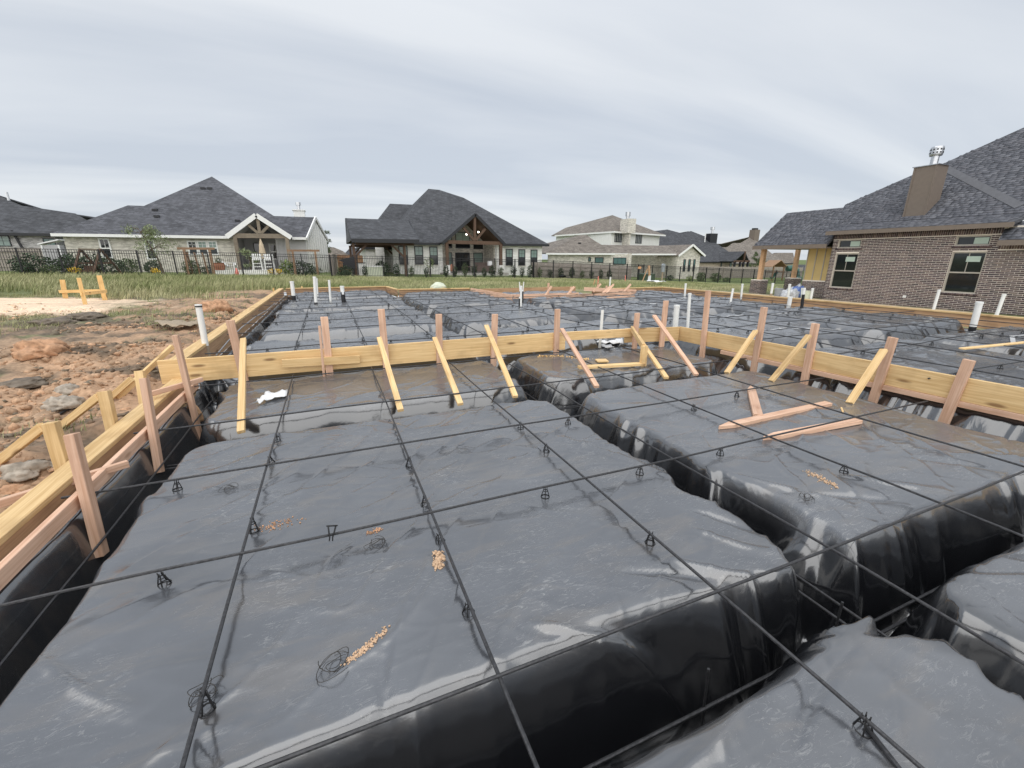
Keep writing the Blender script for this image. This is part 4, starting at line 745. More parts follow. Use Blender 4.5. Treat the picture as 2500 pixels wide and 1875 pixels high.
# rocks and the clay lump on the left
for p, r, mat, l, sd in ((zH(470, 285), .30, 'clay', 'large rounded lump of orange clay behind the left form', 1), (zF(370, 815), .22, 'clay', 'flat orange clay lump on the grassy dirt', 2), (zG(255, 660), .10, 'rock', 'grey flat rock beside the near left plank', 3), (zG(100, 830), .07, 'clay', 'orange clay rock against the near left plank', 4), (zF(560, 1260), .13, 'rock', 'pale clay rock in the churned dirt on the left', 5), (zF(610, 1140), .11, 'rock', 'greyish slab of dried mud on the left dirt', 6), (zF(180, 1080), .20, 'soil', 'heap of dark soil on the left dirt', 7), (zF(760, 490), .30, 'soil', 'dark soil mound in front of the sand pad', 8), (zF(500, 540), .30, 'soil', 'smaller dark soil mound left of the larger one', 9), (zG(530, 570), .05, 'rock', 'small grey stone against the near left plank', 10)):
    q = gl(p); o = sack('rock' if mat == 'rock' else 'clod', V((q.x, q.y, gz(q.x, q.y) - .03)), r * 1.1, r, r * (.75 if mat != 'soil' else .35), mat, l, 'rock' if mat == 'rock' else 'dirt clod', sd, .42, 1.1)
q0 = [gl(zF(*p)) for p in ((1365, 575), (1480, 555), (1620, 565), (1760, 555), (1765, 600), (1600, 612), (1440, 605))]
blob_sheet('mud_slab', [V((q.x, q.y, gz(q.x, q.y) + .07)) for q in q0], 'tan_sleeve', 'pale crusty mud slab beside the white pipe with black rim', 'dirt slab', .05, 5)
o = MB().tube([gl(zF(530, 1355)) + V((0, 0, .02)), gl(zF(620, 1310)) + V((0, 0, .03)), gl(zF(715, 1275)) + V((0, 0, .01))], .014, 6).build('hose', 'culvert', smooth=True); tag(o, 'short black hose poking from the dirt behind a kicker', 'hose')
# batter board
c_ = gl((208, 744)); e = empty('batter_board', c_, 'yellow pine batter board of three stakes and two rails', 'batter board')
A, B_, C_ = [V((q.x, q.y, gz(q.x, q.y))) - c_ for q in (gl(zF(575, 318)), gl(zF(750, 372)), gl(zF(925, 335)))]
def bb(p, ref, dz=0): q = atY(p, (ref + c_).y) - c_; return q
for a_, tp in ((A, zF(548, 155)), (B_, zF(693, 138)), (C_, zF(872, 117))):
    t_ = bb(tp, a_); board('stake', a_ + V((0, 0, -.1)), V((a_.x + (t_.x - a_.x), t_.y, t_.z)), .115 if a_ is not B_ else .085, .04, 'bright_pine', (1, .3, 0), parent=e)
board('rail', bb(zF(528, 258), A) + V((0, -.04, 0)), bb(zF(930, 252), C_) + V((.0, .06, 0)), .085, .035, 'bright_pine', (0, 0, 1), parent=e)
board('rail', bb(zF(722, 278), B_) + V((0, -.06, 0)), bb(zF(938, 256), C_) + V((.02, -.08, 0)), .085, .035, 'bright_pine', (0, 0, 1), parent=e)

# ================================================================== HOUSES
def slab_poly(name, pts, mat, parent, org, t=.12, down=True):
    pts = [V(p) - org for p in pts]; n_ = V((0, 0, 0))
    for i in range(len(pts)): n_ += (pts[i] - pts[0]).cross(pts[(i + 1) % len(pts)] - pts[0])
    n_.normalize()
    if down and n_.z > 0 or (not down and False): n_ = -n_
    return MB().prism(pts, n_ * t).build(name, mat, parent)
def wall_poly(name, pts, mat, parent, org, t=.2, away=(0, 1, 0)):
    return MB().prism([V(p) - org for p in pts], V(away) * t).build(name, mat, parent)
def frame_rect(b, o, u, v_, w_, h, fw, dpt, n_):
    """window frame bars round a rectangle; o lower left, u right, v up, n outward"""
    o = V(o); u = V(u); v_ = V(v_); n_ = V(n_)
    for a, c in ((o + v_ * h / 2 + u * fw / 2, (fw, h)), (o + v_ * h / 2 + u * (w_ - fw / 2), (fw, h)), (o + u * w_ / 2 + v_ * fw / 2, (w_ - 2 * fw, fw)), (o + u * w_ / 2 + v_ * (h - fw / 2), (w_ - 2 * fw, fw))):
        q = [a + u * (sx_ * c[0] / 2) + v_ * (sy_ * c[1] / 2) - n_ * dpt / 2 for sx_, sy_ in ((-1, -1), (1, -1), (1, 1), (-1, 1))]; b.prism(q, n_ * dpt)
def window(root, org, p_lo, p_hi, u=(1, 0, 0), n_=(0, -1, 0), fmat='black_trim', up='glass_blind', lo='glass_dark', split=.5, cols=2, rows=2, fw=.05, name='window', sill=None, proud=.03):
    """p_lo lower left, p_hi upper right on the wall face (world)"""
    p_lo = V(p_lo) - org; p_hi = V(p_hi) - org; u = V(u); n_ = V(n_); w_ = (p_hi - p_lo).dot(u); h = p_hi.z - p_lo.z; zv = V((0, 0, 1))
    b = MB(); base = p_lo + n_ * proud; frame_rect(b, base, u, zv, w_, h, fw, .06, n_)
    if split: b.prism([base + zv * (h * split - fw / 2) + u * fw - n_ * .03, base + zv * (h * split - fw / 2) + u * (w_ - fw) - n_ * .03, base + zv * (h * split + fw / 2) + u * (w_ - fw) - n_ * .03, base + zv * (h * split + fw / 2) + u * fw - n_ * .03], n_ * .055)
    win = b.build(name, fmat, root)
    def pane(z0, z1, mat, mc, mr):
        q = [base + u * fw + zv * z0, base + u * (w_ - fw) + zv * z0, base + u * (w_ - fw) + zv * z1, base + u * fw + zv * z1]; MB().prism([x - n_ * .012 for x in q], n_ * .008).build('pane', mat, win)
        mu = MB(); any_ = False
        for i in range(1, mc): x = fw + (w_ - 2 * fw) * i / mc; mu.prism([base + u * (x + d_) + zv * zz - n_ * .003 for d_, zz in ((-.011, z0), (.011, z0), (.011, z1), (-.011, z1))], n_ * .012); any_ = True
        for i in range(1, mr): z = z0 + (z1 - z0) * i / mr; mu.prism([base + u * xx + zv * (z + d_) - n_ * .003 for xx, d_ in ((fw, -.011), (w_ - fw, -.011), (w_ - fw, .011), (fw, .011))], n_ * .010); any_ = True
        if any_: mu.build('muntin', fmat, win)
    if split: pane(fw, h * split - fw / 2, lo, 1, 1); pane(h * split + fw / 2, h - fw, up, cols, rows)
    else: pane(fw, h - fw, up, cols, rows)
    if sill: MB().prism([base + u * -.05 + zv * -.06, base + u * (w_ + .05) + zv * -.06, base + u * (w_ + .05), base + u * -.05], n_ * .08).build('sill', sill, win)
    return win
def hipvent(root, org, P, mat='black_trim'): MB().box(V(P) - org - V((.18, .1, .02)), V(P) - org + V((.18, .12, .13))).build('roof_vent', mat, root)

# ---------- centre house: white brick, dark roof, timber gable
org = V((12, 42, gz(12, 42))); hc = empty('brick_house', org, 'white brick house with dark hip roof and open timber gable, centre', 'house')
EY, EZ, PT, WY = 41.5, 2.46, .72, 42.0
pf = ((0, EY, EZ), (0, -PT, 1))
rp_ = lambda x, y: onpl(zC(x, y), *pf)
ev = lambda x: V((atY(zC(x, 665), EY).x, EY, EZ))
pkA, pkB, r2A, r2B = rp_(925, 127), rp_(1035, 137), rp_(1160, 205), rp_(1275, 215); cr = V((21.47, EY, EZ)); cl = V((pkA.x - (pkA.y - EY) * .72, EY, EZ))
gA = atY(zC(1395, 372), 40.6); gL = V((atY(zC(1062, 655), 40.6).x, 40.6, EZ)); gR = V((atY(zC(1690, 685), 40.6).x, 40.6, EZ)); gval = V((gA.x, EY + (gA.z - EZ) / PT, gA.z))
slab_poly('roof_front', [cl, V((gL.x, EY, EZ)), gval, V((gR.x, EY, EZ)), cr, r2B, r2A, pkB, pkA], 'black_shingle', hc, org)
slab_poly('roof_side', [cr, V((cr.x, 55.5, EZ)), r2B], 'black_shingle', hc, org); slab_poly('roof_side', [cl, pkA, V((cl.x, 2 * pkA.y - EY, EZ))], 'black_shingle', hc, org)
slab_poly('roof_back', [cl + V((0, 2 * (pkA.y - EY), 0)), pkA, pkB, r2A, r2B, V((cr.x, 55.5, EZ))], 'black_shingle', hc, org)
for s_, foot in ((-1, gL), (1, gR)):
    slab_poly('gable_roof', [foot, gA, gval, V((foot.x, EY + .02, EZ))], 'black_shingle', hc, org, .10)
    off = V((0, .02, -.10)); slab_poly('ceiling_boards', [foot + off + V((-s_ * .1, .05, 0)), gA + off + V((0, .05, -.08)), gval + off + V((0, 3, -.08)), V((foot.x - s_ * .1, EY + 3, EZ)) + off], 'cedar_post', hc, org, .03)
    MB().beam(foot - org + V((0, -.03, -.09)), gA - org + V((0, -.03, -.09)), .26, .06, (0, 0, 1)).build('rake_board', 'black_trim', hc)
for a_, c_ in ((cl, V((gL.x, EY, EZ))), (V((gR.x, EY, EZ)), cr)): MB().beam(a_ - org + V((0, -.03, -.10)), c_ - org + V((0, -.03, -.10)), .22, .06).build('fascia', 'black_trim', hc)
gz0 = gz(10, 42) - .3; wl, wr = cl.x + .5, cr.x - .55
wx = lambda x, y=700, Y=WY: atY(zC(x, y), Y).x
wall_poly('wall', [(wl, WY, gz0), (gL.x + .35, WY, gz0), (gL.x + .35, WY, EZ - .12), (wl, WY, EZ - .12)], 'white_brick', hc, org); wall_poly('wall', [(gR.x - .35, WY, gz0), (wr, WY, gz0), (wr, WY, EZ - .12), (gR.x - .35, WY, EZ - .12)], 'white_brick', hc, org)
wall_poly('side_wall', [(wr - .2, WY + .21, gz0), (wr - .2, 55, gz0), (wr - .2, 55, EZ - .12), (wr - .2, WY + .21, EZ - .12)], 'white_brick', hc, org, .2, (1, 0, 0))
BYk = 45.2
wall_poly('porch_wall', [(gL.x + .2, BYk, gz0), (gR.x - .2, BYk, gz0), (gR.x - .2, BYk, EZ + .1), (gA.x, BYk, gA.z - .1), (gL.x + .2, BYk, EZ + .1)], 'pale_brick', hc, org)
wall_poly('porch_side', [(gR.x - .55, WY + .25, gz0), (gR.x - .55, BYk, gz0), (gR.x - .55, BYk, EZ), (gR.x - .55, WY + .25, EZ)], 'pale_brick', hc, org, .2, (1, 0, 0)); wall_poly('porch_side', [(gL.x + .35, WY + .25, gz0), (gL.x + .35, BYk, gz0), (gL.x + .35, BYk, EZ), (gL.x + .35, WY + .25, EZ)], 'pale_brick', hc, org, .2, (-1, 0, 0))
def cwin(x0, y0, x1, y1, Y=WY, **k_):
    lo = atY(zC((x0 + x0) / 2, y1), Y); hi = atY(zC(x1, y0), Y); lo.x = atY(zC(x0, (y0 + y1) / 2), Y).x; hi.x = atY(zC(x1, (y0 + y1) / 2), Y).x; return window(hc, org, lo, hi, **k_)
for q in ((630, 697, 720, 885), (787, 700, 874, 886), (937, 705, 1019, 888), (1698, 728, 1768, 896), (1825, 732, 1892, 896), (1946, 735, 2013, 898)): cwin(*q, fw=.08, sill='pale_brick')
cwin(1195, 765, 1340, 948, BYk, up='glass_dark', split=None, cols=3, rows=1, fw=.08, name='patio_door'); cwin(1120, 762, 1162, 905, BYk, up='glass_blind', split=None, cols=1, rows=1, fw=.06); cwin(1375, 766, 1470, 890, BYk, up='glass_blind', split=None, cols=1, rows=1, fw=.06)
cwin(1195, 560, 1340, 722, BYk, up='sticker', split=.42, lo='glass_dark', cols=2, rows=1, fw=.07); cwin(1118, 590, 1160, 720, BYk, up='sticker', split=.42, lo='glass_dark', cols=1, rows=1, fw=.06); cwin(1375, 682, 1470, 730, BYk, up='glass_dark', split=None, cols=1, rows=1, fw=.06); cwin(1530, 722, 1553, 946, BYk - .3, up='glass_dark', split=None, cols=1, rows=1, fw=.05)
P = lambda x, y, Y=40.75: atY(zC(x, y), Y) - org
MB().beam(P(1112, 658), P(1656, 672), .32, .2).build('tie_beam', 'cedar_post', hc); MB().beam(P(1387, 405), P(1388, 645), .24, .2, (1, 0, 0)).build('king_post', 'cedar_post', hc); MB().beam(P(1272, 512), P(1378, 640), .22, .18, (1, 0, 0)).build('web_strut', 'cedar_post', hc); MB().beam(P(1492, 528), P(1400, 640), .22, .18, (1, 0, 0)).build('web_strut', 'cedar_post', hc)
for x_, y_ in ((1107, 665), (1648, 678)):
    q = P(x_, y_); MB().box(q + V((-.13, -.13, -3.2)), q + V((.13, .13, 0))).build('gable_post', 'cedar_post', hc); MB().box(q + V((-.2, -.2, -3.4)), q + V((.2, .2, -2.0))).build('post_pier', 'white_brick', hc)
for x_, y_ in ((1425, 562), (1490, 550), (1308, 585)):
    q = atY(zC(x_, y_), 42.3) - org; MB().tube([q, q + V((.0, .03, .05))], .085, 10).build('ceiling_lamp', 'lamp_on', hc)
MB().box(V((gL.x, 39.6, gz0)) - org, V((gR.x, 45, gz0 + .45)) - org).build('porch_slab', 'concrete', hc)
# left wing
LY = 47.5; wz = 2.35
la, lb = atY(zC(540, 275), 52.5), atY(zC(760, 292), 52.5); wzl = atY(zC(250, 712), LY - .4)
el, er_ = V((wzl.x, LY - .4, wzl.z)), V((cl.x + 3.0, LY - .4, wzl.z)); lb.z = la.z; lb.x += 2
slab_poly('wing_roof', [el, er_, lb, la], 'black_shingle', hc, org); slab_poly('wing_roof', [el, la, V((el.x, 57, el.z))], 'black_shingle', hc, org)
wall_poly('wing_wall', [(el.x + .5, LY, gz0), (er_.x, LY, gz0), (er_.x, LY, el.z - .1), (el.x + .5, LY, el.z - .1)], 'white_brick', hc, org); wall_poly('wing_wall', [(el.x + .7, LY + .21, gz0), (el.x + .7, 57, gz0), (el.x + .7, 57, el.z - .1), (el.x + .7, LY + .21, el.z - .1)], 'white_brick', hc, org, .2, (-1, 0, 0))
wall_poly('chimney_breast', [(wx(395, 700, 46.6), 46.6, gz0), (wx(480, 700, 46.6), 46.6, gz0), (wx(480, 700, 46.6), 46.6, 2.6), (wx(395, 700, 46.6), 46.6, 2.6)], 'white_brick', hc, org, 1.0)
MB().beam(el - org + V((0, -.03, -.09)), er_ - org + V((0, -.03, -.09)), .2, .06).build('fascia', 'black_trim', hc)
# patio cover in front of the centre house
org2 = V((5.5, 38, gz(5.5, 38))); pc = empty('patio_cover', org2, 'freestanding timber patio cover with dark shingle roof left of the white house', 'patio cover')
FYc = 35.6; e0 = atY(zC(135, 632), FYc); e1 = atY(zC(742, 636), FYc); e1.z = e0.z = (e0.z + e1.z) / 2; pp = ((0, FYc, e0.z), (0, -.42, 1)); k0 = onpl(zC(90, 418), *pp); k1 = onpl(zC(655, 440), *pp); k0.z = k1.z = (k0.z + k1.z) / 2; k0.y = k1.y = (k0.y + k1.y) / 2
e0.x = k0.x + .1; e1.x = max(e1.x, k1.x + .6); k1.x = e1.x
slab_poly('roof_slope', [e0, e1, k1, k0], 'black_shingle', pc, org2, .14); bk = V((0, 2 * (k0.y - FYc), 0)); slab_poly('roof_slope', [e0 + bk, e1 + bk, k1, k0], 'black_shingle', pc, org2, .14)
for x_ in (e0.x - .03, e1.x + .03): MB().prism([V((x_, FYc - .02, e0.z - .1)) - org2, V((x_, 2 * k0.y - FYc + .02, e0.z - .1)) - org2, V((x_, k0.y, k0.z + .02)) - org2], (.05, 0, 0)).build('gable_board', 'black_trim', pc)
MB().beam(e0 - org2 + V((0, -.04, -.1)), e1 - org2 + V((0, -.04, -.1)), .28, .07).build('fascia', 'black_trim', pc)
hd = e0.z - .28
for yy in (FYc + .6, 2 * k0.y - FYc - .6): MB().beam(V((e0.x + .3, yy, hd)) - org2, V((e1.x - .3, yy, hd)) - org2, .25, .16).build('header_beam', 'cedar_post', pc)
for px_, yy, s_ in ((185, FYc + .6, 1), (690, FYc + .6, -1), (150, 2 * k0.y - FYc - .6, 1), (603, 2 * k0.y - FYc - .6, -1)):
    q = atY(zC(px_, 800), yy); g_ = gz(q.x, yy); MB().box(V((q.x - .09, yy - .09, g_ - .1)) - org2, V((q.x + .09, yy + .09, hd)) - org2).build('post', 'cedar_post', pc)
    MB().beam(V((q.x + s_ * .05, yy, hd - 1.0)) - org2, V((q.x + s_ * 1.0, yy, hd - .05)) - org2, .14, .12, (0, 0, 1)).build('knee_brace', 'cedar_post', pc)

# ---------- left house: pale brick, big charcoal hip roof
org = V((-9, 42, gz(-9, 42))); hl = empty('brick_house', org, 'pale brick house with big charcoal hip roof and white gable porch', 'house')
EZ2 = 2.76; pf2 = ((0, EY, EZ2), (0, -PT, 1)); rl = lambda p: onpl(p, *pf2)
pk = rl(zB(330, 152)); cl2 = V((-17.58, EY, EZ2)); wr1 = rl(zA(1380, 448)); wr2 = V((pk.x - (pk.z - wr1.z) / PT, wr1.y, wr1.z)); rj = rl(zB(1080, 626)); re_ = rl(zB(1442, 655)); re_.z = rj.z; re_.y = rj.y; ce = atY(zB(1405, 903), EY); ce.z = EZ2; re_.x = ce.x = max(ce.x, re_.x) ; rj.x = pk.x + (pk.z - rj.z) / PT
gA2 = atY(zB(858, 603), 40.7); gL2 = V((atY(zB(508, 878), 40.7).x, 40.7, EZ2)); gR2 = V((atY(zB(1285, 895), 40.7).x, 40.7, EZ2)); gv2 = V((gA2.x, EY + (gA2.z - EZ2) / PT, gA2.z))
SK = 1.7; re_.x += SK / 2
slab_poly('roof_front', [cl2, V((gL2.x, EY, EZ2)), gv2, V((gR2.x, EY, EZ2)), ce, re_, rj, pk, wr2, wr1], 'charcoal_shingle', hl, org)
slab_poly('roof_side', [cl2, wr1, V((wr1.x, 52, wr1.z)), V((cl2.x, 55.6, EZ2))], 'charcoal_shingle', hl, org); slab_poly('roof_side', [wr2, pk, V((wr2.x, 2 * pk.y - wr2.y, wr2.z))], 'charcoal_shingle', hl, org); slab_poly('roof_side', [rj, pk, V((rj.x, 2 * pk.y - rj.y, rj.z))], 'charcoal_shingle', hl, org)
slab_poly('wing_roof', [re_, rj, V((rj.x, 2 * rj.y - EY, EZ2)), V((ce.x + SK, 2 * rj.y - EY, EZ2))], 'charcoal_shingle', hl, org)
slab_poly('roof_back', [V((cl2.x, 55.6, EZ2)), V((wr2.x, 2 * pk.y - wr2.y, wr2.z)), pk, V((rj.x, 2 * pk.y - rj.y, rj.z)), V((ce.x - 3, 56, EZ2))], 'charcoal_shingle', hl, org)
for s_, foot in ((-1, gL2), (1, gR2)):
    slab_poly('gable_roof', [foot, gA2, gv2, V((foot.x, EY + .02, EZ2))], 'charcoal_shingle', hl, org, .10)
    MB().beam(foot - org + V((0, -.03, -.08)), gA2 - org + V((0, -.03, -.08)), .34, .07, (0, 0, 1)).build('rake_board', 'white_trim', hl)
    slab_poly('soffit', [foot + V((-s_ * .2, .06, -.16)), gA2 + V((0, .06, -.2)), gv2 + V((0, .5, -.2)), V((foot.x - s_ * .2, EY + 1, EZ2 - .16))], 'grey_siding', hl, org, .03)
for a_, c_ in ((cl2, V((gL2.x, EY, EZ2))), (V((gR2.x, EY, EZ2)), ce)): MB().beam(a_ - org + V((0, -.03, -.09)), c_ - org + V((0, -.03, -.09)), .2, .06).build('gutter', 'white_trim', hl)
gz0 = gz(-9, 42) - .3
wall_poly('wall', [(cl2.x + .4, WY, gz0), (gL2.x + .5, WY, gz0), (gL2.x + .5, WY, EZ2 - .1), (cl2.x + .4, WY, EZ2 - .1)], 'cream_brick', hl, org)
wall_poly('siding_wall', [(gR2.x - 1.3, WY, gz0), (ce.x - .1, WY, gz0), (ce.x - .1, WY, EZ2 - .1), (gR2.x - 1.3, WY, EZ2 - .1)], 'grey_siding', hl, org)
wall_poly('porch_wall', [(gL2.x + .3, 44.8, gz0), (gR2.x, 44.8, gz0), (gR2.x, 44.8, EZ2 + .6), (gA2.x, 44.8, gA2.z - .3), (gL2.x + .3, 44.8, EZ2 + .6)], 'grey_siding', hl, org)
wall_poly('porch_side', [(gL2.x + .5, WY + .2, gz0), (gL2.x + .5, 44.8, gz0), (gL2.x + .5, 44.8, EZ2), (gL2.x + .5, WY + .2, EZ2)], 'grey_siding', hl, org, .2, (-1, 0, 0))
# right gable end with white board and batten
gx = ce.x - .25; wall_poly('gable_wall', [(gx, WY + .2, gz0), (gx + SK, 2 * rj.y - WY, gz0), (gx + SK, 2 * rj.y - WY, EZ2 - .1), (gx + SK / 2, rj.y, rj.z - .12), (gx, WY + .2, EZ2 - .1)], 'white_siding', hl, org, .15, (1, 0, 0))
for yy in np.arange(WY + .4, 2 * rj.y - WY, .42):
    zt = EZ2 - .15 + (rj.z - EZ2) * max(0, 1 - abs(yy - rj.y) / (rj.y - WY)); gk = gx + SK * (yy - WY) / (2 * (rj.y - WY)); MB().box(V((gk + .12, yy, gz0)) - org, V((gk + .19, yy + .06, zt)) - org).build('batten', 'white_siding', hl)
for s_ in (-1, 1): MB().beam(V((re_.x + s_ * SK / 2 + .05, rj.y + s_ * (rj.y - EY + .1), EZ2 - .12)) - org, V((re_.x + .05, rj.y, rj.z - .03)) - org, .24, .1).build('rake_board', 'white_trim', hl)
for x_ in np.arange(gR2.x - 1.2, ce.x - .2, .4): MB().box(V((x_, WY - .03, gz0)) - org, V((x_ + .05, WY, EZ2 - .12)) - org).build('batten', 'grey_siding', hl)
for x_ in np.arange(gL2.x + .7, gR2.x - .3, .42): MB().box(V((x_, 44.77, gz0)) - org, V((x_ + .05, 44.8, EZ2 + .4)) - org).build('batten', 'grey_siding', hl)
c0, c1 = atY(zB(1322, 660), 45.5), atY(zB(1440, 565), 45.5); MB().box(V((c0.x, 45.3, c0.z - 1)) - org, V((c1.x, 46.6, c1.z)) - org).build('chimney', 'white_siding', hl); MB().box(V((c0.x - .08, 45.22, c1.z)) - org, V((c1.x + .08, 46.68, c1.z + .08)) - org).build('chimney_cap', 'white_trim', hl)
cc = V(((c0.x + c1.x) / 2, 45.95, c1.z)) - org; MB().tube([cc, cc + V((0, 0, .55))], .13, 10).build('flue', 'metal', hl); MB().tube([cc + V((0, 0, .5)), cc + V((0, 0, .75))], .22, 10).build('flue_cap', 'metal', hl)
P2 = lambda x, y, Y=40.85: atY(zB(x, y), Y) - org
MB().beam(P2(590, 862), P2(1212, 868), .34, .2).build('tie_beam', 'grey_beam', hl); MB().beam(P2(880, 655), P2(905, 835), .22, .18, (1, 0, 0)).build('king_post', 'grey_beam', hl); MB().beam(P2(762, 728), P2(885, 832), .2, .16, (1, 0, 0)).build('web_strut', 'grey_beam', hl); MB().beam(P2(1018, 738), P2(925, 832), .2, .16, (1, 0, 0)).build('web_strut', 'grey_beam', hl)
for x_ in (608, 1228): q = P2(x_, 880); MB().box(q + V((-.13, -.13, -3.2)), q + V((.13, .13, .05))).build('porch_post', 'grey_beam', hl)
wall_poly('gable_shade', [gL2 + V((1.2, 1.6, 0)), gR2 + V((-1.2, 1.6, 0)), gA2 + V((0, 1.6, -.55))], 'black_trim', hl, org, .05)  # black sheet added to stand for the shade inside the open gable
def lwin(z_, x0, y0, x1, y1, Y=WY, **k_):
    lo = atY(z_(x0, y1), Y); hi = atY(z_(x1, y0), Y); lo.x = atY(z_(x0, (y0 + y1) / 2), Y).x; hi.x = atY(z_(x1, (y0 + y1) / 2), Y).x; return window(hl, org, lo, hi, **k_)
lwin(zA, 1085, 805, 1205, 1020, fmat='white_trim', up='glass_dark', cols=2, rows=1, fw=.09, split=.5); lwin(zA, 1570, 815, 1685, 1035, fmat='white_trim', up='glass_dark', cols=2, rows=1, fw=.09, split=.5)
for x0, x1, u_ in ((45, 160, 'glass_dark'), (165, 285, 'glass_blind'), (290, 405, 'glass_blind')): lwin(zB, x0, 925, x1, 1095, fmat='white_trim', up=u_, lo='screen', cols=2, rows=2, fw=.09)
lwin(zB, 838, 950, 945, 1130, 44.75, fmat='black_trim', up='glass_dark', split=None, cols=1, rows=1, name='patio_door'); lwin(zB, 1022, 958, 1125, 1150, 44.75, fmat='white_trim', up='glass_dark', cols=1, rows=1, fw=.14); lwin(zB, 1182, 962, 1288, 1110, 44.75, fmat='white_trim', up='glass_dark', cols=1, rows=1, fw=.14)
for p in (zB(225, 302), zB(305, 302), zA(1675, 505), zA(1695, 575), zB(640, 690)): hipvent(hl, org, rl(p))
MB().box(V((gL2.x, 39.2, gz0)) - org, V((gR2.x + .6, 44.7, gz0 + .4)) - org).build('porch_slab', 'concrete', hl)
# rear wing with white gutter beyond the gable end
rw0 = V((ce.x + .1, 50, 0)); q0, q1 = atY(zB(1515, 985), 50), atY(zB(1690, 1015), 52); zt = (q0.z + q1.z) / 2
slab_poly('rear_roof', [V((q0.x - 1, 49.8, zt)), V((q1.x, 49.8, zt)), V((q1.x - 1.6, 53, zt + 1.9)), V((q0.x - 1, 53, zt + 1.9))], 'charcoal_shingle', hl, org); wall_poly('rear_wall', [(q0.x - 1, 50.2, gz0), (q1.x - .4, 50.2, gz0), (q1.x - .4, 50.2, zt - .1), (q0.x - 1, 50.2, zt - .1)], 'white_siding', hl, org); MB().beam(V((q0.x - 1, 49.77, zt - .08)) - org, V((q1.x, 49.77, zt - .08)) - org, .18, .06).build('gutter', 'white_trim', hl)

# ---------- generic far house from its front roof slope traced in the photo
def farhouse(label, z_, Y, eave, slope, mat, wall, pt=.7, wl_=0, wr_=0, trim='black_trim', wins=(), dep=9):
    a_, b_ = atY(z_(*eave[0]), Y), atY(z_(*eave[1]), Y); ez = (a_.z + b_.z) / 2; a_.z = b_.z = ez; org = V(((a_.x + b_.x) / 2, Y, gz((a_.x + b_.x) / 2, Y))); h = empty('house', org, label, 'house')
    pl = ((0, Y, ez), (0, -pt, 1)); pts = [onpl(z_(*p), *pl) for p in slope]; slab_poly('roof_front', [a_, b_] + pts, mat, h, org)
    back = [V((p.x, 2 * max(q.y for q in pts) - p.y + .1, p.z)) for p in [a_, b_] + pts]; slab_poly('roof_back', back, mat, h, org)
    slab_poly('roof_side', [b_, pts[0], back[2], back[1]], mat, h, org); slab_poly('roof_side', [a_, pts[-1], back[-1], back[0]], mat, h, org)
    g0 = org.z - .8; wall_poly('wall', [(a_.x + .5 + wl_, Y + .4, g0), (b_.x - .5 - wr_, Y + .4, g0), (b_.x - .5 - wr_, Y + .4, ez - .1), (a_.x + .5 + wl_, Y + .4, ez - .1)], wall, h, org, .2); wall_poly('side_wall', [(b_.x - .7 - wr_, Y + .61, g0), (b_.x - .7 - wr_, back[1].y - .5, g0), (b_.x - .7 - wr_, back[1].y - .5, ez - .1), (b_.x - .7 - wr_, Y + .61, ez - .1)], wall, h, org, .2, (1, 0, 0)); wall_poly('side_wall', [(a_.x + .7 + wl_, Y + .61, g0), (a_.x + .7 + wl_, back[0].y - .5, g0), (a_.x + .7 + wl_, back[0].y - .5, ez - .1), (a_.x + .7 + wl_, Y + .61, ez - .1)], wall, h, org, .2, (-1, 0, 0))
    MB().beam(a_ - org + V((0, -.03, -.09)), b_ - org + V((0, -.03, -.09)), .2, .06).build('fascia', trim, h)
    for x0, y0, x1, y1, kw in wins:
        lo = atY(z_(x0, y1), Y + .4); hi = atY(z_(x1, y0), Y + .4); window(h, org, lo, hi, **kw)
    return h, org, ez, pl
h, o_, ez, pl = farhouse('grey white brick house with near-black roof at the far left edge', zA, 46.5, ((-700, 745), (640, 745)), ((945, 612), (815, 536), (240, 452), (-60, 325), (-400, 470)), 'black_shingle', 'grey_white_brick', .62, wins=((-30, 775, 95, 890, dict(split=None, up='glass_blind')), (505, 805, 590, 960, dict(split=None, up='glass_green'))))
q = onpl(zA(95, 390), *pl); MB().tube([q - o_ + V((0, 0, -.2)), q - o_ + V((0, 0, .6))], .09, 8).build('vent_pipe', 'metal', h); q = atY(zA(165, 830), 46.85) - o_; MB().beam(q + V((0, -.05, .75)), q + V((.35, -.05, -.8)), .13, .1).build('downspout', 'black_trim', h)
farhouse('small distant house with brown roof between the left and centre houses', zB, 72, ((1690, 1112), (1990, 1112)), ((1900, 1045), (1790, 1000), (1730, 1002)), 'brown_shingle', 'tan_brick', .6)
farhouse('small distant house with slate dark roof behind the patio cover posts', zB, 76, ((1905, 1108), (2240, 1108)), ((2060, 1010), (2010, 985)), 'black_shingle', 'cream_brick', .7)
# dark-roofed and brown-roofed houses on the right
h, o_, ez, pl = farhouse('black roofed brick house behind the two-storey house', zT, 60, ((980, 607), (1812, 607)), ((1740, 505), (1560, 382), (1400, 320), (1315, 342), (1180, 306), (1075, 320)), 'black_shingle', 'tan_brick', .62, wins=((1672, 612, 1690, 660, dict(split=None, up='glass_blind')), (1755, 615, 1780, 660, dict(split=None, up='glass_blind'))))
q = onpl(zT(1590, 415), *pl); MB().box(q - o_ + V((-.9, -.5, -.6)), q - o_ + V((.9, .8, 1.4))).build('chimney', 'black_trim', h); MB().tube([q - o_ + V((0, .1, 1.3)), q - o_ + V((0, .1, 2.2))], .2, 8).build('flue', 'metal', h); MB().tube([q - o_ + V((0, .1, 2.1)), q - o_ + V((0, .1, 2.6))], .4, 8).build('flue_cap', 'metal', h)
q = onpl(zT(1527, 425), *pl); MB().tube([q - o_, q - o_ + V((0, 0, 1.6))], .09, 8).build('vent_pipe', 'white_trim', h)
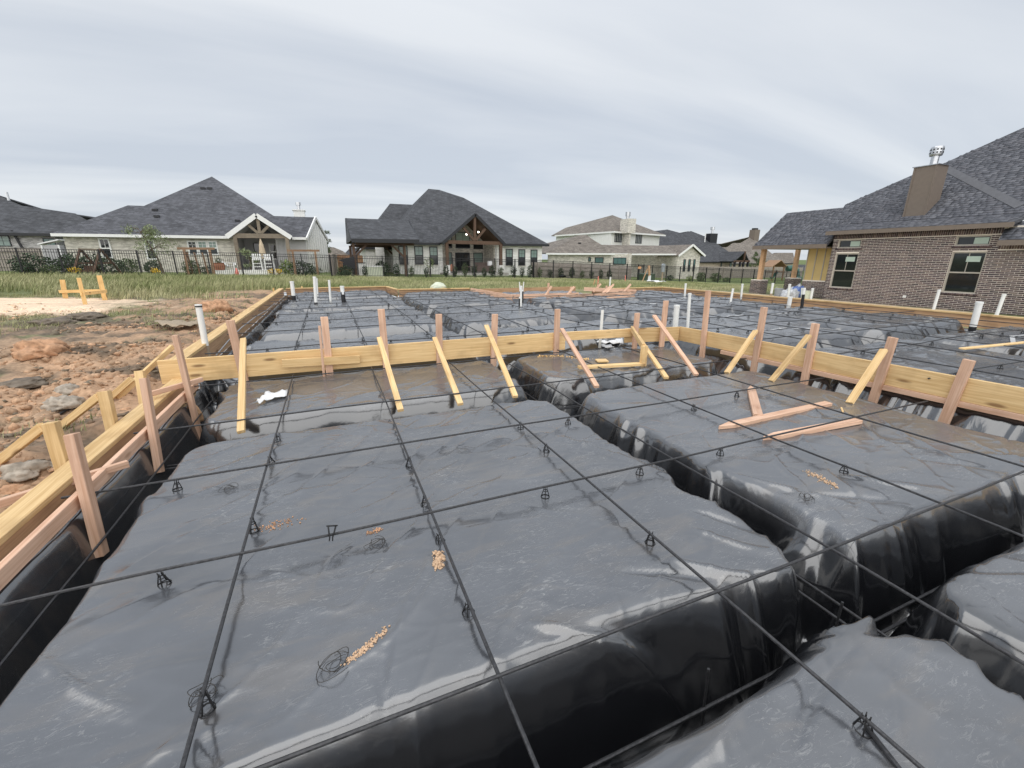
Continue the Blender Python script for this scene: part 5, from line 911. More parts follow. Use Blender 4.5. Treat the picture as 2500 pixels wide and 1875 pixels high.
a_, b_, g_ = atY(zT(1800, 602), 57), atY(zT(1945, 604), 57), atY(zT(1905, 510), 57)
for f_ in (a_, b_): slab_poly('porch_roof', [V((f_.x, 57, a_.z)), V((g_.x, 57, g_.z)), V((g_.x, 62, g_.z)), V((f_.x, 62, a_.z))], 'black_shingle', h, o_)
MB().beam(V((a_.x, 57, a_.z)) - o_, V((b_.x, 57, a_.z)) - o_, .3, .2).build('tie_beam', 'cedar_post', h); MB().beam(V((g_.x, 57, a_.z)) - o_, V((g_.x, 57, g_.z)) - o_, .25, .2, (1, 0, 0)).build('king_post', 'cedar_post', h)
for x_ in (a_.x + .3, a_.x + 1.6, b_.x - 1.4, b_.x - .3): MB().box(V((x_ - .14, 56.9, gz(x_, 57))) - o_, V((x_ + .14, 57.2, a_.z)) - o_).build('porch_post', 'black_trim', h)
h, o_, ez, pl = farhouse('brown roofed house with dark chimney seen past the brick porch', zT, 74, ((1770, 612), (2330, 630)), ((2170, 545), (2020, 420), (1965, 370), (1860, 432), (1790, 432), (1735, 470)), 'grey_brown_shingle', 'tan_brick', .62, wins=((2040, 622, 2056, 655, dict(split=None, up='glass_dark')),))
q = onpl(zT(1995, 400), *pl); MB().box(q - o_ + V((-.9, -.4, -1.2)), q - o_ + V((.9, 1.2, 2.4))).build('chimney', 'taupe_trim', h); MB().box(q - o_ + V((-.6, 0, 2.4)), q - o_ + V((.6, .9, 2.8))).build('chimney_cap', 'black_trim', h)
farhouse('dark gabled house end with shed seen between porch posts', zU, 84, ((590, 850), (1010, 850)), ((965, 640), (600, 640)), 'brown_shingle', 'tan_brick', .7)
farhouse('small grey house with black roof between porch post and yellow sheathing', zU, 90, ((1040, 1000), (1300, 1000)), ((1260, 880), (1090, 878)), 'black_shingle', 'white_siding', .6)

# ---------- two-storey house
org = V((34, 48, gz(34, 48))); ht = empty('two_storey_house', org, 'two-storey house with brown roofs, white siding and brick chimney', 'house')
T = lambda x, y, Y: atY(zT(x, y), Y)
g0 = org.z - .6
LYt, UYt = 48.0, 53.0
# upper storey
ue1 = T(680, 322, UYt - .4); uz = ue1.z; ue0, ue2 = atZ(zT(130, 360), uz), atZ(zT(1162, 357), uz); pkU = T(668, 172, UYt + 6.5); rlU = onpl(zT(232, 290), ue0, (pkU - ue0).cross(ue1 - ue0)); 
slab_poly('upper_roof', [ue0, ue1, pkU, rlU], 'grey_brown_shingle', ht, org); slab_poly('upper_roof', [ue1, ue2, pkU], 'grey_brown_shingle', ht, org); slab_poly('upper_roof', [ue2, V((ue2.x, UYt + 12, uz)), pkU], 'grey_brown_shingle', ht, org); slab_poly('upper_roof', [V((ue2.x, UYt + 12, uz)), V((ue0.x, UYt + 14, uz)), ue0, rlU, pkU], 'grey_brown_shingle', ht, org)
for a_, b_ in ((ue0, ue1), (ue1, ue2)): MB().beam(a_ - org + V((0, -.04, -.1)), b_ - org + V((0, -.04, -.1)), .22, .08).build('gutter', 'white_trim', ht)
u0, u1, u2 = V((ue0.x + .6, ue0.y + .4, 0)), V((ue1.x, ue1.y + .5, 0)), V((ue2.x - .8, ue2.y + .4, 0)); lowz = T(680, 520, UYt).z
for nm, a_, b_ in (('upper_wall', u0, u1), ('upper_wall', u1, u2)):
    wall_poly(nm, [(a_.x, a_.y, lowz - .3), (b_.x, b_.y, lowz - .3), (b_.x, b_.y, uz - .1), (a_.x, a_.y, uz - .1)], 'white_siding', ht, org)
    L = (b_ - a_).length; d_ = (b_ - a_) / L; nn = V((d_.y, -d_.x, 0))
    for s_ in np.arange(.2, L, .45): q = a_ + d_ * float(s_) - org; MB().prism([V((q.x, q.y, lowz - org.z)), V((q.x, q.y, uz - .15 - org.z)), V((q.x, q.y, uz - .15 - org.z)) + d_ * .06, V((q.x, q.y, lowz - org.z)) + d_ * .06], nn * .03).build('batten', 'white_siding', ht)
d_ = (u2 - u1).normalized(); nn = V((d_.y, -d_.x, 0))
for x0, x1, y0, y1 in ((685, 757, 332, 424), (880, 944, 348, 436)):
    lo, hi = onpl(zT(x0, y1), u1, nn), onpl(zT(x1, y0), u1, nn); window(ht, org, V((lo.x, lo.y, lo.z)), V((hi.x, hi.y, hi.z)), u=d_, n_=nn, split=None, up='screen', cols=2, rows=1, fw=.09)
# lower roofs and walls
le0, le1, le2 = T(50, 533, LYt), T(690, 520, LYt), T(1290, 548, LYt); lz1 = (le0.z + le1.z) / 2
pl = ((0, LYt, lz1), (0, -.6, 1)); A0, A1, A2 = onpl(zT(352, 360), *pl), onpl(zT(430, 358), *pl), onpl(zT(505, 412), *pl)
slab_poly('lower_roof', [V((le0.x, LYt, lz1)), V((le1.x, LYt, lz1)), onpl(zT(640, 490), *pl), A2, A1, A0], 'grey_brown_shingle', ht, org); slab_poly('lower_roof', [V((le0.x, LYt, lz1)), A0, V((le0.x, 62, lz1))], 'grey_brown_shingle', ht, org); MB().beam(V((le0.x, LYt - .04, lz1 - .1)) - org, V((le1.x, LYt - .04, lz1 - .1)) - org, .2, .07).build('gutter', 'white_trim', ht)
lz2 = T(840, 530, LYt + .6).z; pl2 = ((0, LYt + .6, lz2), (0, -.45, 1)); r0, r1 = onpl(zT(1035, 455), *pl2), onpl(zT(1420, 442), *pl2); r1.z = r0.z; r1.y = r0.y
gxe = T(1285, 548, LYt + .6).x
slab_poly('lower_roof', [V((le1.x - 2, LYt + .6, lz2)), V((gxe, LYt + .6, lz2)), V((gxe, r0.y, r0.z)), r0, V((le1.x - 2, r0.y, r0.z))], 'grey_brown_shingle', ht, org); MB().beam(V((le1.x - 2, LYt + .56, lz2 - .1)) - org, V((gxe, LYt + .56, lz2 - .1)) - org, .2, .07).build('gutter', 'white_trim', ht)
wall_poly('wall', [(le0.x + .6, LYt + .5, g0), (T(850, 600, LYt).x, LYt + .5, g0), (T(850, 600, LYt).x, LYt + .5, lz1 - .1), (le0.x + .6, LYt + .5, lz1 - .1)], 'pale_brick', ht, org)
wall_poly('patio_wall', [(T(800, 600, LYt).x, LYt + 4, g0), (gxe, LYt + 4, g0), (gxe, LYt + 4, lz2), (T(800, 600, LYt).x, LYt + 4, lz2)], 'pale_brick', ht, org)
GYt = LYt - .2; ga, gb, gt_ = T(1285, 548, GYt), T(1532, 558, GYt), T(1420, 445, GYt); gb.z = ga.z
wall_poly('gable_wall', [(ga.x + .2, GYt + .4, g0), (gb.x - .5, GYt + .4, g0), (gb.x - .5, GYt + .4, ga.z), (gt_.x, GYt + .4, gt_.z - .2), (ga.x + .2, GYt + .4, ga.z)], 'pale_brick', ht, org); wall_poly('gable_return', [(ga.x + .4, GYt + .61, g0), (ga.x + .4, GYt + 4.4, g0), (ga.x + .4, GYt + 4.4, ga.z), (ga.x + .4, GYt + .61, ga.z)], 'pale_brick', ht, org, .2, (-1, 0, 0))
for f_ in (ga, gb): slab_poly('gable_roof', [f_, gt_, V((gt_.x, GYt + 8, gt_.z)), V((f_.x, GYt + 8, f_.z))], 'grey_brown_shingle', ht, org, .1); MB().beam(f_ - org + V((0, -.03, -.08)), gt_ - org + V((0, -.03, -.08)), .26, .06).build('rake_board', 'white_trim', ht)
for x0, x1 in ((1322, 1352), (1368, 1398), (1413, 1443)): window(ht, org, T(x0 - 3, 698, GYt + .4), T(x1, 583, GYt + .4), up='glass_green', lo='screen', cols=1, rows=1, fw=.07)
for x0, y0, x1, y1, c_ in ((441, 565, 467, 605, 1), (502, 565, 585, 618, 2), (672, 567, 797, 634, 3)): window(ht, org, T(x0, y1, LYt + .5), T(x1, y0, LYt + .5), split=None, up='glass_green', cols=c_, rows=1, fw=.08)
q0, q1 = T(790, 470, UYt - .8), T(878, 208, UYt - .8); MB().box(V((q0.x + .4, UYt - .9, lowz - .6)) - org, V((q1.x - .6, UYt + .6, q1.z - 1.2)) - org).build('chimney', 'pale_brick', ht); MB().box(V((q0.x, UYt - 1.1, q1.z - 1.9)) - org, V((q1.x, UYt + .8, q1.z)) - org).build('chimney_head', 'pale_brick', ht)
cc = V(((q0.x + q1.x) / 2, UYt, q1.z)) - org; MB().tube([cc, cc + V((0, 0, .5))], .25, 10).build('flue', 'metal', ht); MB().tube([cc + V((0, 0, .4)), cc + V((0, 0, .95))], .36, 10).build('flue_cap', 'metal', ht)
MB().box(V((T(835, 540, LYt).x, LYt + .3, g0)) - org, V((T(862, 540, LYt).x, LYt + .9, lz2)) - org).build('porch_pier', 'pale_brick', ht); hipvent(ht, org, onpl(zT(362, 437), *pl))

# ---------- dark brick house on the right: real bricks and shingles
org = V((22, 10, gz(22, 10))); hb = empty('brick_house', org, 'dark brown brick house with charcoal shingle roof at the right edge', 'house')
WX = 22.0
def tint_mesh(name, vts, faces, cols):
    me = np_mesh(name, vts, faces); vcol(me, cols); return me
BOXF = np.array([[0, 3, 2, 1], [4, 5, 6, 7], [0, 1, 5, 4], [1, 2, 6, 5], [2, 3, 7, 6], [3, 0, 4, 7]])
def boxverts(o, u, v_, n_, w_, h, t): o = np.array(o); u = np.array(u); v_ = np.array(v_); n_ = np.array(n_); return np.array([o, o + u * w_, o + u * w_ + v_ * h, o + v_ * h, o + n_ * t, o + u * w_ + n_ * t, o + u * w_ + v_ * h + n_ * t, o + v_ * h + n_ * t])
class Pieces:
    """collects boxes with tints; the ones that show largest become single objects, the rest one mesh"""
    def __init__(s): s.b = []
    def add(s, o, u, v_, n_, w_, h, t, c): s.b.append((boxverts(o, u, v_, n_, w_, h, t), c))
    def finish(s, name, fieldname, mat, parent, org_, label=None, limit=300, inview=True):
        def score(b):
            c = V(b[0].mean(0)); z = depth(c)
            if z < .5: return 0
            dx, dy = (c - CAM).dot(RT) / z * F + 1250, 937.5 - (c - CAM).dot(UP) / z * F
            return (1 / z if -20 < dx < 2520 and -20 < dy < 1895 else 0)
        order = sorted(range(len(s.b)), key=lambda i: -score(s.b[i])); o3 = np.array(org_[:]); cache = {}
        for i in order[:limit]:
            vts, c = s.b[i]; base = vts[0]; rel = vts - base; key = (tuple(np.round(rel.ravel(), 4)), tuple(np.round(c, 3)))
            if key not in cache: me = tint_mesh(name, rel, BOXF, np.repeat(np.array([c]), 8, 0)); me.materials.append(MATS[mat]); cache[key] = me
            o = bpy.data.objects.new(name, cache[key]); COL.objects.link(o); o.parent = parent; o.location = tuple(base - o3)
        rest = order[limit:]
        if rest:
            vts = np.concatenate([s.b[i][0] for i in rest]) - o3; f = np.concatenate([BOXF + 8 * k_ for k_ in range(len(rest))]); c = np.concatenate([np.repeat(np.array([s.b[i][1]]), 8, 0) for i in rest])
            o = link(fieldname, tint_mesh(fieldname, vts, f, c), mat, parent); o['kind'] = 'stuff'
PAL = [np.array(c) * np.array([1.1, 1.08, 1.16]) for c in ((.085, .066, .064), (.105, .078, .072), (.13, .095, .085), (.155, .115, .10), (.07, .056, .056), (.19, .15, .125), (.115, .085, .083), (.10, .076, .078))]
bg = random.Random(5)
bricks = Pieces(); BL, BH, MJ = .243, .0665, .0165
def openings():
    r = []
    for x0, y0, x1, y1 in ((840, 936, 978, 1000), (776, 1040, 946, 1300), (1738, 905, 1932, 982), (1632, 1028, 1892, 1340)):
        a_, b_, c_, d_ = [atX(zE(*p), WX) for p in ((x0, y1), (x1, y1), (x1, y0), (x0, y0))]; r.append((max(a_.y, d_.y) * .5 + min(a_.y, d_.y) * .5, (b_.y + c_.y) / 2, (a_.z + b_.z) / 2, (c_.z + d_.z) / 2))
    return r
OPN = openings()   # (y_far, y_near, z0, z1)
# align the two window pairs vertically
OPN[0] = (OPN[1][0], OPN[1][1], OPN[0][2], OPN[0][3]); OPN[2] = (OPN[3][0], OPN[3][1], OPN[2][2], OPN[2][3])
def brickface(o, u, n_, W, Hh, holes=(), soldier=0, off=0):
    """running bond on a rectangle; holes in (s0,s1,z0,z1) face coordinates"""
    o = V(o); u = V(u); n_ = V(n_); rows = int((Hh - soldier) / BH)
    for r_ in range(rows):
        z = r_ * BH; s = -(BL / 2 if (r_ + off) % 2 else 0)
        while s < W:
            a_, b_ = max(s, 0) + .0, min(s + BL - MJ, W)
            segs = [(a_, b_)]
            for h0, h1, hz0, hz1 in holes:
                if z + BH > hz0 and z < hz1:
                    ns = []
                    for p, q in segs:
                        if q <= h0 or p >= h1: ns.append((p, q))
                        else:
                            if p < h0 - .03: ns.append((p, h0))
                            if q > h1 + .03: ns.append((h1, q))
                    segs = ns
            for p, q in segs:
                if q - p > .03:
                    pr = bg.choice((.008, .0095, .011)); bricks.add(o + u * p + V((0, 0, z + MJ / 2)) , u, (0, 0, 1), n_, round(q - p, 3), BH - MJ, pr, bg.choice(PAL))
            s += BL
    if soldier:
        z = Hh - soldier; s = 0
        while s < W - .02: bricks.add(o + u * s + V((0, 0, z + MJ / 2)), u, (0, 0, 1), n_, BH - MJ * .8, soldier - MJ, .012, bg.choice(PAL)); s += BH
z0w = -1.0; Yc, Ye = 13.65, 4.0; eavew = 2.20; Ysplit = atX(zO(1372, 420), WX).y; zlow = atX(zO(1400, 350), WX).z
U_ = (0, -1, 0); Nn = (-1, 0, 0)
holes = [(Yc - a_ , Yc - b_, c_ - z0w, d_ - z0w) for a_, b_, c_, d_ in OPN]
MBw = MB()
def mortar_wall():
    ys_ = sorted({Yc, Ye, *[h_[0] for h_ in OPN], *[h_[1] for h_ in OPN]}, reverse=True); zs_ = sorted({z0w, eavew, *[h_[2] for h_ in OPN], *[h_[3] for h_ in OPN]})
    for i in range(len(ys_) - 1):
        for j in range(len(zs_) - 1):
            cy_, cz_ = (ys_[i] + ys_[i + 1]) / 2, (zs_[j] + zs_[j + 1]) / 2
            if any(b_ < cy_ < a_ and c_ < cz_ < d_ for a_, b_, c_, d_ in OPN): continue
            MBw.box((WX, ys_[i], zs_[j]), (WX + .22, ys_[i + 1], zs_[j + 1]))
mortar_wall(); MBw.v = [tuple(V(v_) - org) for v_ in MBw.v]
flat('ridge_shingle', (.105, .107, .117), .85); flat('mortar', (.78, .72, .64), .95, var=.12, scale=30)
wallp = MBw.build('wall', 'mortar', hb)
brickface((WX, Yc, z0w), U_, Nn, Yc - Ysplit, eavew - z0w, [h_ for h_ in holes], .25); brickface((WX, Ysplit - .005, z0w), U_, Nn, Ysplit - Ye, zlow - z0w, [], .25, 1)
brickface((WX, Yc, z0w), (1, 0, 0), (0, 1, 0), .5, eavew - z0w)
for a_, b_, c_, d_ in OPN:   # rowlock under each window
    s = 0
    while s < a_ - b_ + .12: bricks.add(V((WX - .012, a_ + .06 - s, c_ - .085)), U_, (0, 0, 1), Nn, BH - .01, .08, .02, bg.choice(PAL)); s += BH
WIN = []
for k_, (a_, b_, c_, d_) in enumerate(OPN):
    big = k_ % 2 == 1
    wn = window(hb, org, V((WX + .05, a_, c_)), V((WX + .05, b_, d_)), u=U_, n_=Nn, fmat='frame_taupe', up='glass_dark', lo='glass_dark', split=.5 if big else None, cols=2 if big else 1, rows=1, fw=.05, proud=-.02); 
    w_ = a_ - b_; q = V((WX + .05, a_ - w_ * (.52 if not big else .45), d_ - (.30 if not big else .36))) - org; MB().box(q, q + V((.004, -w_ * .40, .22 if not big else .20))).build('sticker', 'sticker', wn)
q = atX(zE(1303, 1371), WX) - org; MB().box(q + V((-.03, 0, 0)), q + V((-.005, -.11, .095))).build('outlet_cover', 'white_trim', hb)
# porch piers, posts, low wall, sheathing
def pier(x, y, zt):
    for o_, u_, n__ in (((x - .3, y + .3, z0w), (0, -1, 0), (-1, 0, 0)), ((x - .3, y - .3, z0w), (1, 0, 0), (0, -1, 0))): brickface(o_, u_, n__, .6, zt - z0w)
    MB().box(V((x - .295, y - .295, z0w)) - org, V((x + .3, y + .3, zt)) - org).build('pier_core', 'mortar', hb)
pz = atX(zU(235, 1180), 22.2).z; PYp = atX(zU(235, 1180), 22.0).y
pier(22.2, PYp, pz); pier(26.0, atX(zU(960, 1190), 26.0).y, pz)
pe0, pe1 = atX(zE(180, 998), 21.6), atX(zE(790, 972), 21.6); pez = (pe0.z + pe1.z) / 2
for x_, y_ in ((22.2, PYp), (26.0, atX(zU(960, 1190), 26.0).y)): MB().box(V((x_ - .1, y_ - .1, pz)) - org, V((x_ + .1, y_ + .1, pez - .06)) - org).build('porch_post', 'raw_post', hb)
brickface((22.5, 15.1, z0w), U_, Nn, 1.5, .05 - z0w); MB().box(V((22.5, 15.1, z0w)) - org, V((22.7, 13.5, .05)) - org).build('low_wall', 'mortar', hb)
s0, s1 = atX(zE(590, 1005), 22.55).y, 13.66
MB().box(V((22.55, 15.1, .05)) - org, V((22.65, s1, pez - .05)) - org).build('sheathing_panel', 'sheathing', hb)
for yy in (15.08, 14.66, 14.24, 13.85): MB().box(V((22.52, yy - .02, .05)) - org, V((22.55, yy + .02, pez - .05)) - org).build('sheathing_joint', 'frame_taupe', hb)
bricks.finish('brick', 'brick_courses', 'brick_face', wallp, org)
# roofs
tabs = Pieces(); SP = [(np.array(c) * .7 + np.array((.061, .063, .071)) * .3) * 1.9 for c in ((.058, .060, .069), (.070, .072, .082), (.048, .050, .058), (.085, .087, .097), (.064, .064, .072), (.040, .042, .049))]
def inpoly(p, poly):
    c = False; n_ = len(poly)
    for i in range(n_):
        (x0, y0), (x1, y1) = poly[i], poly[i - 1]
        if (y0 > p[1]) != (y1 > p[1]) and p[0] < (x1 - x0) * (p[1] - y0) / (y1 - y0) + x0: c = not c
    return c
def shingled(name, pts, mat='charcoal_shingle', t=.12):
    slab_poly(name, pts, mat, hb, org, t); pts = [V(p) for p in pts]; n_ = (pts[1] - pts[0]).cross(pts[2] - pts[0]).normalized(); n_ = n_ if n_.z > 0 else -n_; u = V((0, -1, 0)); v_ = n_.cross(u); v_ = v_ if v_.z > 0 else -v_
    o = pts[0]; q = [((p - o).dot(u), (p - o).dot(v_)) for p in pts]; u0, u1 = min(a for a, b in q), max(a for a, b in q); v0, v1 = min(b for a, b in q), max(b for a, b in q); r_ = 0; vv = v0
    while vv < v1:
        s = u0 - bg.uniform(0, .3)
        while s < u1:
            w_ = bg.choice((.15, .2, .25, .3)); c = (s + w_ / 2, vv + .07)
            if inpoly(c, q) and inpoly((s + .02, vv + .1), q) and inpoly((s + w_ - .02, vv + .1), q):
                P0 = o + u * s + v_ * vv + n_ * .003; tv = (v_ - n_ * .045).normalized(); tabs.add(P0 + n_ * .010, u, tv, n_, w_ - .006, .150, bg.choice((.006, .009, .012)), bg.choice(SP))
            s += w_
        vv += .14; r_ += 1
PS = .8; prz = pez + .05 + PS * 2.2; prX = 21.6 + 2.2
shingled('porch_roof', [V((21.6, pe0.y, pez + .05)), V((21.6, 13.7, pez + .05)), V((prX, 13.7, prz)), V((prX, pe0.y, prz))])
slab_poly('porch_roof_back', [V((prX, pe0.y, prz)), V((prX, 13, prz)), V((prX + 2.9, 13, pez + .0)), V((prX + 2.9, pe0.y, pez + .0))], 'charcoal_shingle', hb, org)
MB().box(V((21.55, pe0.y, pez - .13)) - org, V((21.6, 13.66, pez + .06)) - org).build('porch_fascia', 'taupe_trim', hb); MB().box(V((21.62, pe0.y + -.02, pez - .12)) - org, V((26.4, 13.7, pez - .07)) - org).build('porch_ceiling', 'taupe_trim', hb)
MB().prism([V((21.6, pe0.y + .001, pez - .05)) - org, V((prX, pe0.y + .001, prz)) - org, V((prX + 2.9, pe0.y + .001, pez - .05)) - org], (0, -.04, 0)).build('porch_gable', 'taupe_trim', hb)
ez0, brk = 2.30, 2.645
eA, eB = 13.8, atX(zE(2130, 803), 21.6).y
shingled('skirt_roof', [V((21.6, eA, ez0)), V((21.6, eB, ez0)), V((22.75, eB, brk)), V((22.75, eA, brk))])
MB().box(V((21.55, eA, ez0 - .16)) - org, V((21.6, eB - .05, ez0 + .005)) - org).build('eave_fascia', 'taupe_trim', hb); MB().box(V((21.6, eA, ez0 - .13)) - org, V((22.2, eB, ez0 - .09)) - org).build('eave_soffit', 'black_trim', hb)
st = ((22.75, 0, brk), (-.8, 0, 1)); sp_ = lambda x, y: onpl(zE(x, y), *st)
shingled('main_roof', [V((22.75, 14.3, brk)), V((22.75, eB - 8, brk)), sp_(2650, -110), sp_(2212, 95), sp_(1610, 365), sp_(1380, 450), sp_(870, 675)])
a_, b_ = sp_(1620, 405), sp_(2180, 692); MB().beam(a_ - org + V((-.01, 0, .025)), b_ - org + V((-.01, 0, .025)), .28, .02, V((-.82, 0, 1)).cross(b_ - a_)).build('ridge_cap', 'ridge_shingle', hb)
lz_ = atX(zO(1400, 320), 21.5).z; eC = atX(zO(1365, 320), 21.5).y; ls = ((21.5, 0, lz_), (-.8, 0, 1))
tp = onpl(zO(1610, 10), *ls); shingled('low_roof', [V((21.5, eC, lz_)), V((21.5, eC - 8, lz_)), V((tp.x, eC - 8, tp.z)), V((tp.x, tp.y + .1, tp.z))])
MB().box(V((21.45, eC, lz_ - .18)) - org, V((21.5, eC - 8, lz_ + .0)) - org).build('low_fascia', 'taupe_trim', hb)
tabs.finish('shingle', 'shingle_courses', 'shingle_tab', hb, org)
c0, c1 = atX(zE(1292, 800), 22.95), atX(zE(1458, 795), 22.95); ct = atX(zE(1480, 385), 22.95).z
MB().box(V((22.95, c0.y, brk - .1)) - org, V((23.75, c1.y, ct)) - org).build('chimney_chase', 'taupe_trim', hb)
for yy in (c0.y, c1.y + .06): MB().box(V((22.93, yy, brk - .05)) - org, V((22.95, yy - .06, ct)) - org).build('chase_corner_trim', 'taupe_trim', hb)
MB().box(V((22.90, c0.y + .05, ct)) - org, V((23.8, c1.y - .05, ct + .03)) - org).build('chimney_cap', 'metal', hb)
cc = V((23.35, (c0.y + c1.y) / 2 - .05, ct + .03)) - org; MB().tube([cc, cc + V((0, 0, .36))], .13, 14).build('flue', 'metal', hb, True)
fc = MB().tube([cc + V((0, 0, .36)), cc + V((0, 0, .42)), cc + V((0, 0, .66)), cc + V((0, 0, .70))], [.2, .215, .215, .2], 16).build('flue_cap', 'metal', hb)
for zz in (.44, .55):
    for j in range(12): a_ = j * math.pi / 6; MB().beam(cc + V((math.cos(a_) * .217, math.sin(a_) * .217, zz)), cc + V((math.cos(a_) * .217, math.sin(a_) * .217, zz + .06)), .05, .006, (-math.sin(a_), math.cos(a_), 0)).build('louvre', 'black_trim', fc)
# things left by the porch
def on(p, x): q = atX(p, x); return V((q.x, q.y, gz(q.x, q.y)))
def bucket(c_, r, h, mat, label):
    e = empty('bucket', c_, label, 'bucket', 'mason buckets'); MB().tube([(0, 0, 0), (0, 0, h)], [r * .8, r], 14).build('pail', mat, e, True); MB().tube([(r * math.cos(a), 0, h + .02 + r * .5 * math.sin(a)) for a in [i * math.pi / 8 for i in range(9)]], .006, 4).build('handle', 'metal', e); return e
bucket(on(zU(660, 1480), 20.6), .19, .40, 'bucket', 'grey bucket standing near the first brick pier'); bucket(on(zU(1245, 1490), 21.2), .17, .36, 'cream_tarp', 'pale bucket behind the black sleeved pipe')
for i, (p, mat, l) in enumerate(((zU(800, 1510), 'bag_plastic', 'crumpled clear plastic wrap beside the grey bucket'), (zU(950, 1480), 'bag_plastic', 'heap of wrapped mortar bags in front of the porch'), (zU(1050, 1500), 'bag_blue', 'blue striped mortar bag leaning on the heap'), (zU(1010, 1400), 'bag_plastic', 'grey plastic wrapped pallet load behind the mortar bags'))): sack('mortar_bag', on(p, 20.8 + .25 * i) + V((0, 0, -.02)), .32, .24, .30 + .06 * i, mat, l, 'bag', 20 + i, .5)

# ================================================================== FENCES
def iron_fence(x0, x1, y, label, Hh=1.5):
    org = V(((x0 + x1) / 2, y, gz((x0 + x1) / 2, y))); e = empty('iron_fence', org, label, 'fence'); g = lambda x: gz(x, y)
    n_ = max(1, round((x1 - x0) / 1.83)); xp = np.linspace(x0, x1, n_ + 1)
    for x in xp: MB().box(V((x - .035, y - .035, g(x) - .2)) - org, V((x + .035, y + .035, g(x) + Hh + .05)) - org).build('post', 'iron', e)
    for zz in (Hh, Hh - .16, .12):
        for a_, b_ in zip(xp[:-1], xp[1:]): MB().beam(V((a_, y, g(a_) + zz)) - org, V((b_, y, g(b_) + zz)) - org, .032, .028).build('rail', 'iron', e)
    b = MB()
    for x in np.arange(x0 + .11, x1, .115): z_ = g(x); b.box(V((x - .009, y - .009, z_ + .04)) - org, V((x + .009, y + .009, z_ + Hh)) - org)
    o = b.build('picket', 'iron', e); o['kind'] = 'stuff'; return e
iron_fence(-36, .2, 34, 'black iron picket fence in front of the left house'); iron_fence(.25, 16.2, 34, 'black iron picket fence in front of the white brick house'); iron_fence(16.25, 28, 34.3, 'black iron picket fence in front of the grey plank fence on the right'); iron_fence(28.05, 62, 35.2, 'black iron picket fence in front of the two-storey house patio')
def plank_fence(a_, b_, Hh, label, mat, post=2.4, posts=True, back=1):
    a_, b_ = V(a_), V(b_); L = (b_ - a_).length; d = (b_ - a_) / L; nn = V((-d.y, d.x, 0)) * back; org = V((a_.x, a_.y, gz(a_.x, a_.y))); e = empty('plank_fence', org, label, 'fence'); bd = MB(); k_ = 0; g = random.Random(int(L * 10))
    for s in np.arange(0, L, .14):
        p = a_ + d * float(s); z_ = gz(p.x, p.y); h_ = Hh + g.uniform(-.015, .015); q = V((p.x, p.y, z_ + .03)) - org; bd.prism([q, q + d * .132, q + d * .132 + V((0, 0, h_)), q + V((0, 0, h_))], nn * .02 * g.uniform(.7, 1.2))
    o = bd.build('plank', mat, e); o['kind'] = 'stuff'
    for zz in (.35, Hh * .55, Hh - .25):
        n_ = max(1, int(L / 4)); 
        for i in range(n_): p, q = a_ + d * L * i / n_, a_ + d * L * (i + 1) / n_; MB().beam(V((p.x, p.y, gz(p.x, p.y) + zz)) - nn * .03 - org, V((q.x, q.y, gz(q.x, q.y) + zz)) - nn * .03 - org, .08, .04).build('rail', mat, e)
    for s in np.arange(.6, L, post): p = a_ + d * float(s); z_ = gz(p.x, p.y); MB().box(V((p.x - .045, p.y - .045, z_ - .1)) - nn * .06 - org, V((p.x + .045, p.y + .045, z_ + Hh)) - nn * .06 - org).build('post', mat, e)
    return e
wood('weathered_plank', (.30, .265, .23), (.45, .40, .355), knots=False); wood('fresh_cedar', (.30, .16, .085), (.42, .25, .14), knots=False); wood('red_fence', (.15, .085, .055), (.22, .13, .09), knots=False)
plank_fence((.35, 34.4, 0), (.9, 47, 0), 1.6, 'grey plank fence running back between left and white houses', 'weathered_plank', back=-1)
plank_fence((-1.6, 45.5, 0), (.7, 47.2, 0), 1.55, 'reddish plank fence behind the right trellis', 'red_fence'); plank_fence((1.0, 47.2, 0), (3.3, 47.3, 0), 1.6, 'fresh cedar plank fence behind the patio cover', 'fresh_cedar')
plank_fence((16.4, 34.9, 0), (28.2, 36.4, 0), 1.32, 'grey plank fence with shrubs in front, right of the white house', 'weathered_plank')
plank_fence((45, 50, 0), (80, 54, 0), 1.75, 'long grey plank fence below the black roofed house', 'weathered_plank'); plank_fence((-34, 40, 0), (-18.5, 44, 0), 1.6, 'grey plank fence between the two leftmost houses', 'weathered_plank')

# ================================================================== PLANTS
def leaves(n_, rx, ry, rz, size, seed, zc=0, shell=.35, droop=0, narrow=1.0):
    g = np.random.default_rng(seed); d = g.normal(size=(n_, 3)); d /= np.linalg.norm(d, axis=1)[:, None]; r = (shell + (1 - shell) * g.random(n_)) ** .6
    lump = .72 + .55 * vn(d[:, 0] * 2.2 + seed, d[:, 1] * 2.2 + d[:, 2] * 1.7, 400); c = d * (r * lump)[:, None] * [rx, ry, rz] + [0, 0, zc]
    a = g.normal(size=(n_, 3)); a[:, 2] = a[:, 2] * .6 - droop; a /= np.linalg.norm(a, axis=1)[:, None]; b = np.cross(a, g.normal(size=(n_, 3))); b /= np.linalg.norm(b, axis=1)[:, None]; s = size * g.uniform(.5, 1.3, (n_, 1))
    v = np.stack([c - a * s, c + b * s * .5 * narrow, c + a * s, c - b * s * .5 * narrow], 1).reshape(-1, 3); f = np.arange(n_ * 4).reshape(-1, 4); return v, f
def leafmesh(key, mat, *a_, **k_):
    v, f = leaves(*a_, **k_); me = np_mesh(key, v, f); me.materials.append(MATS[mat]); return me
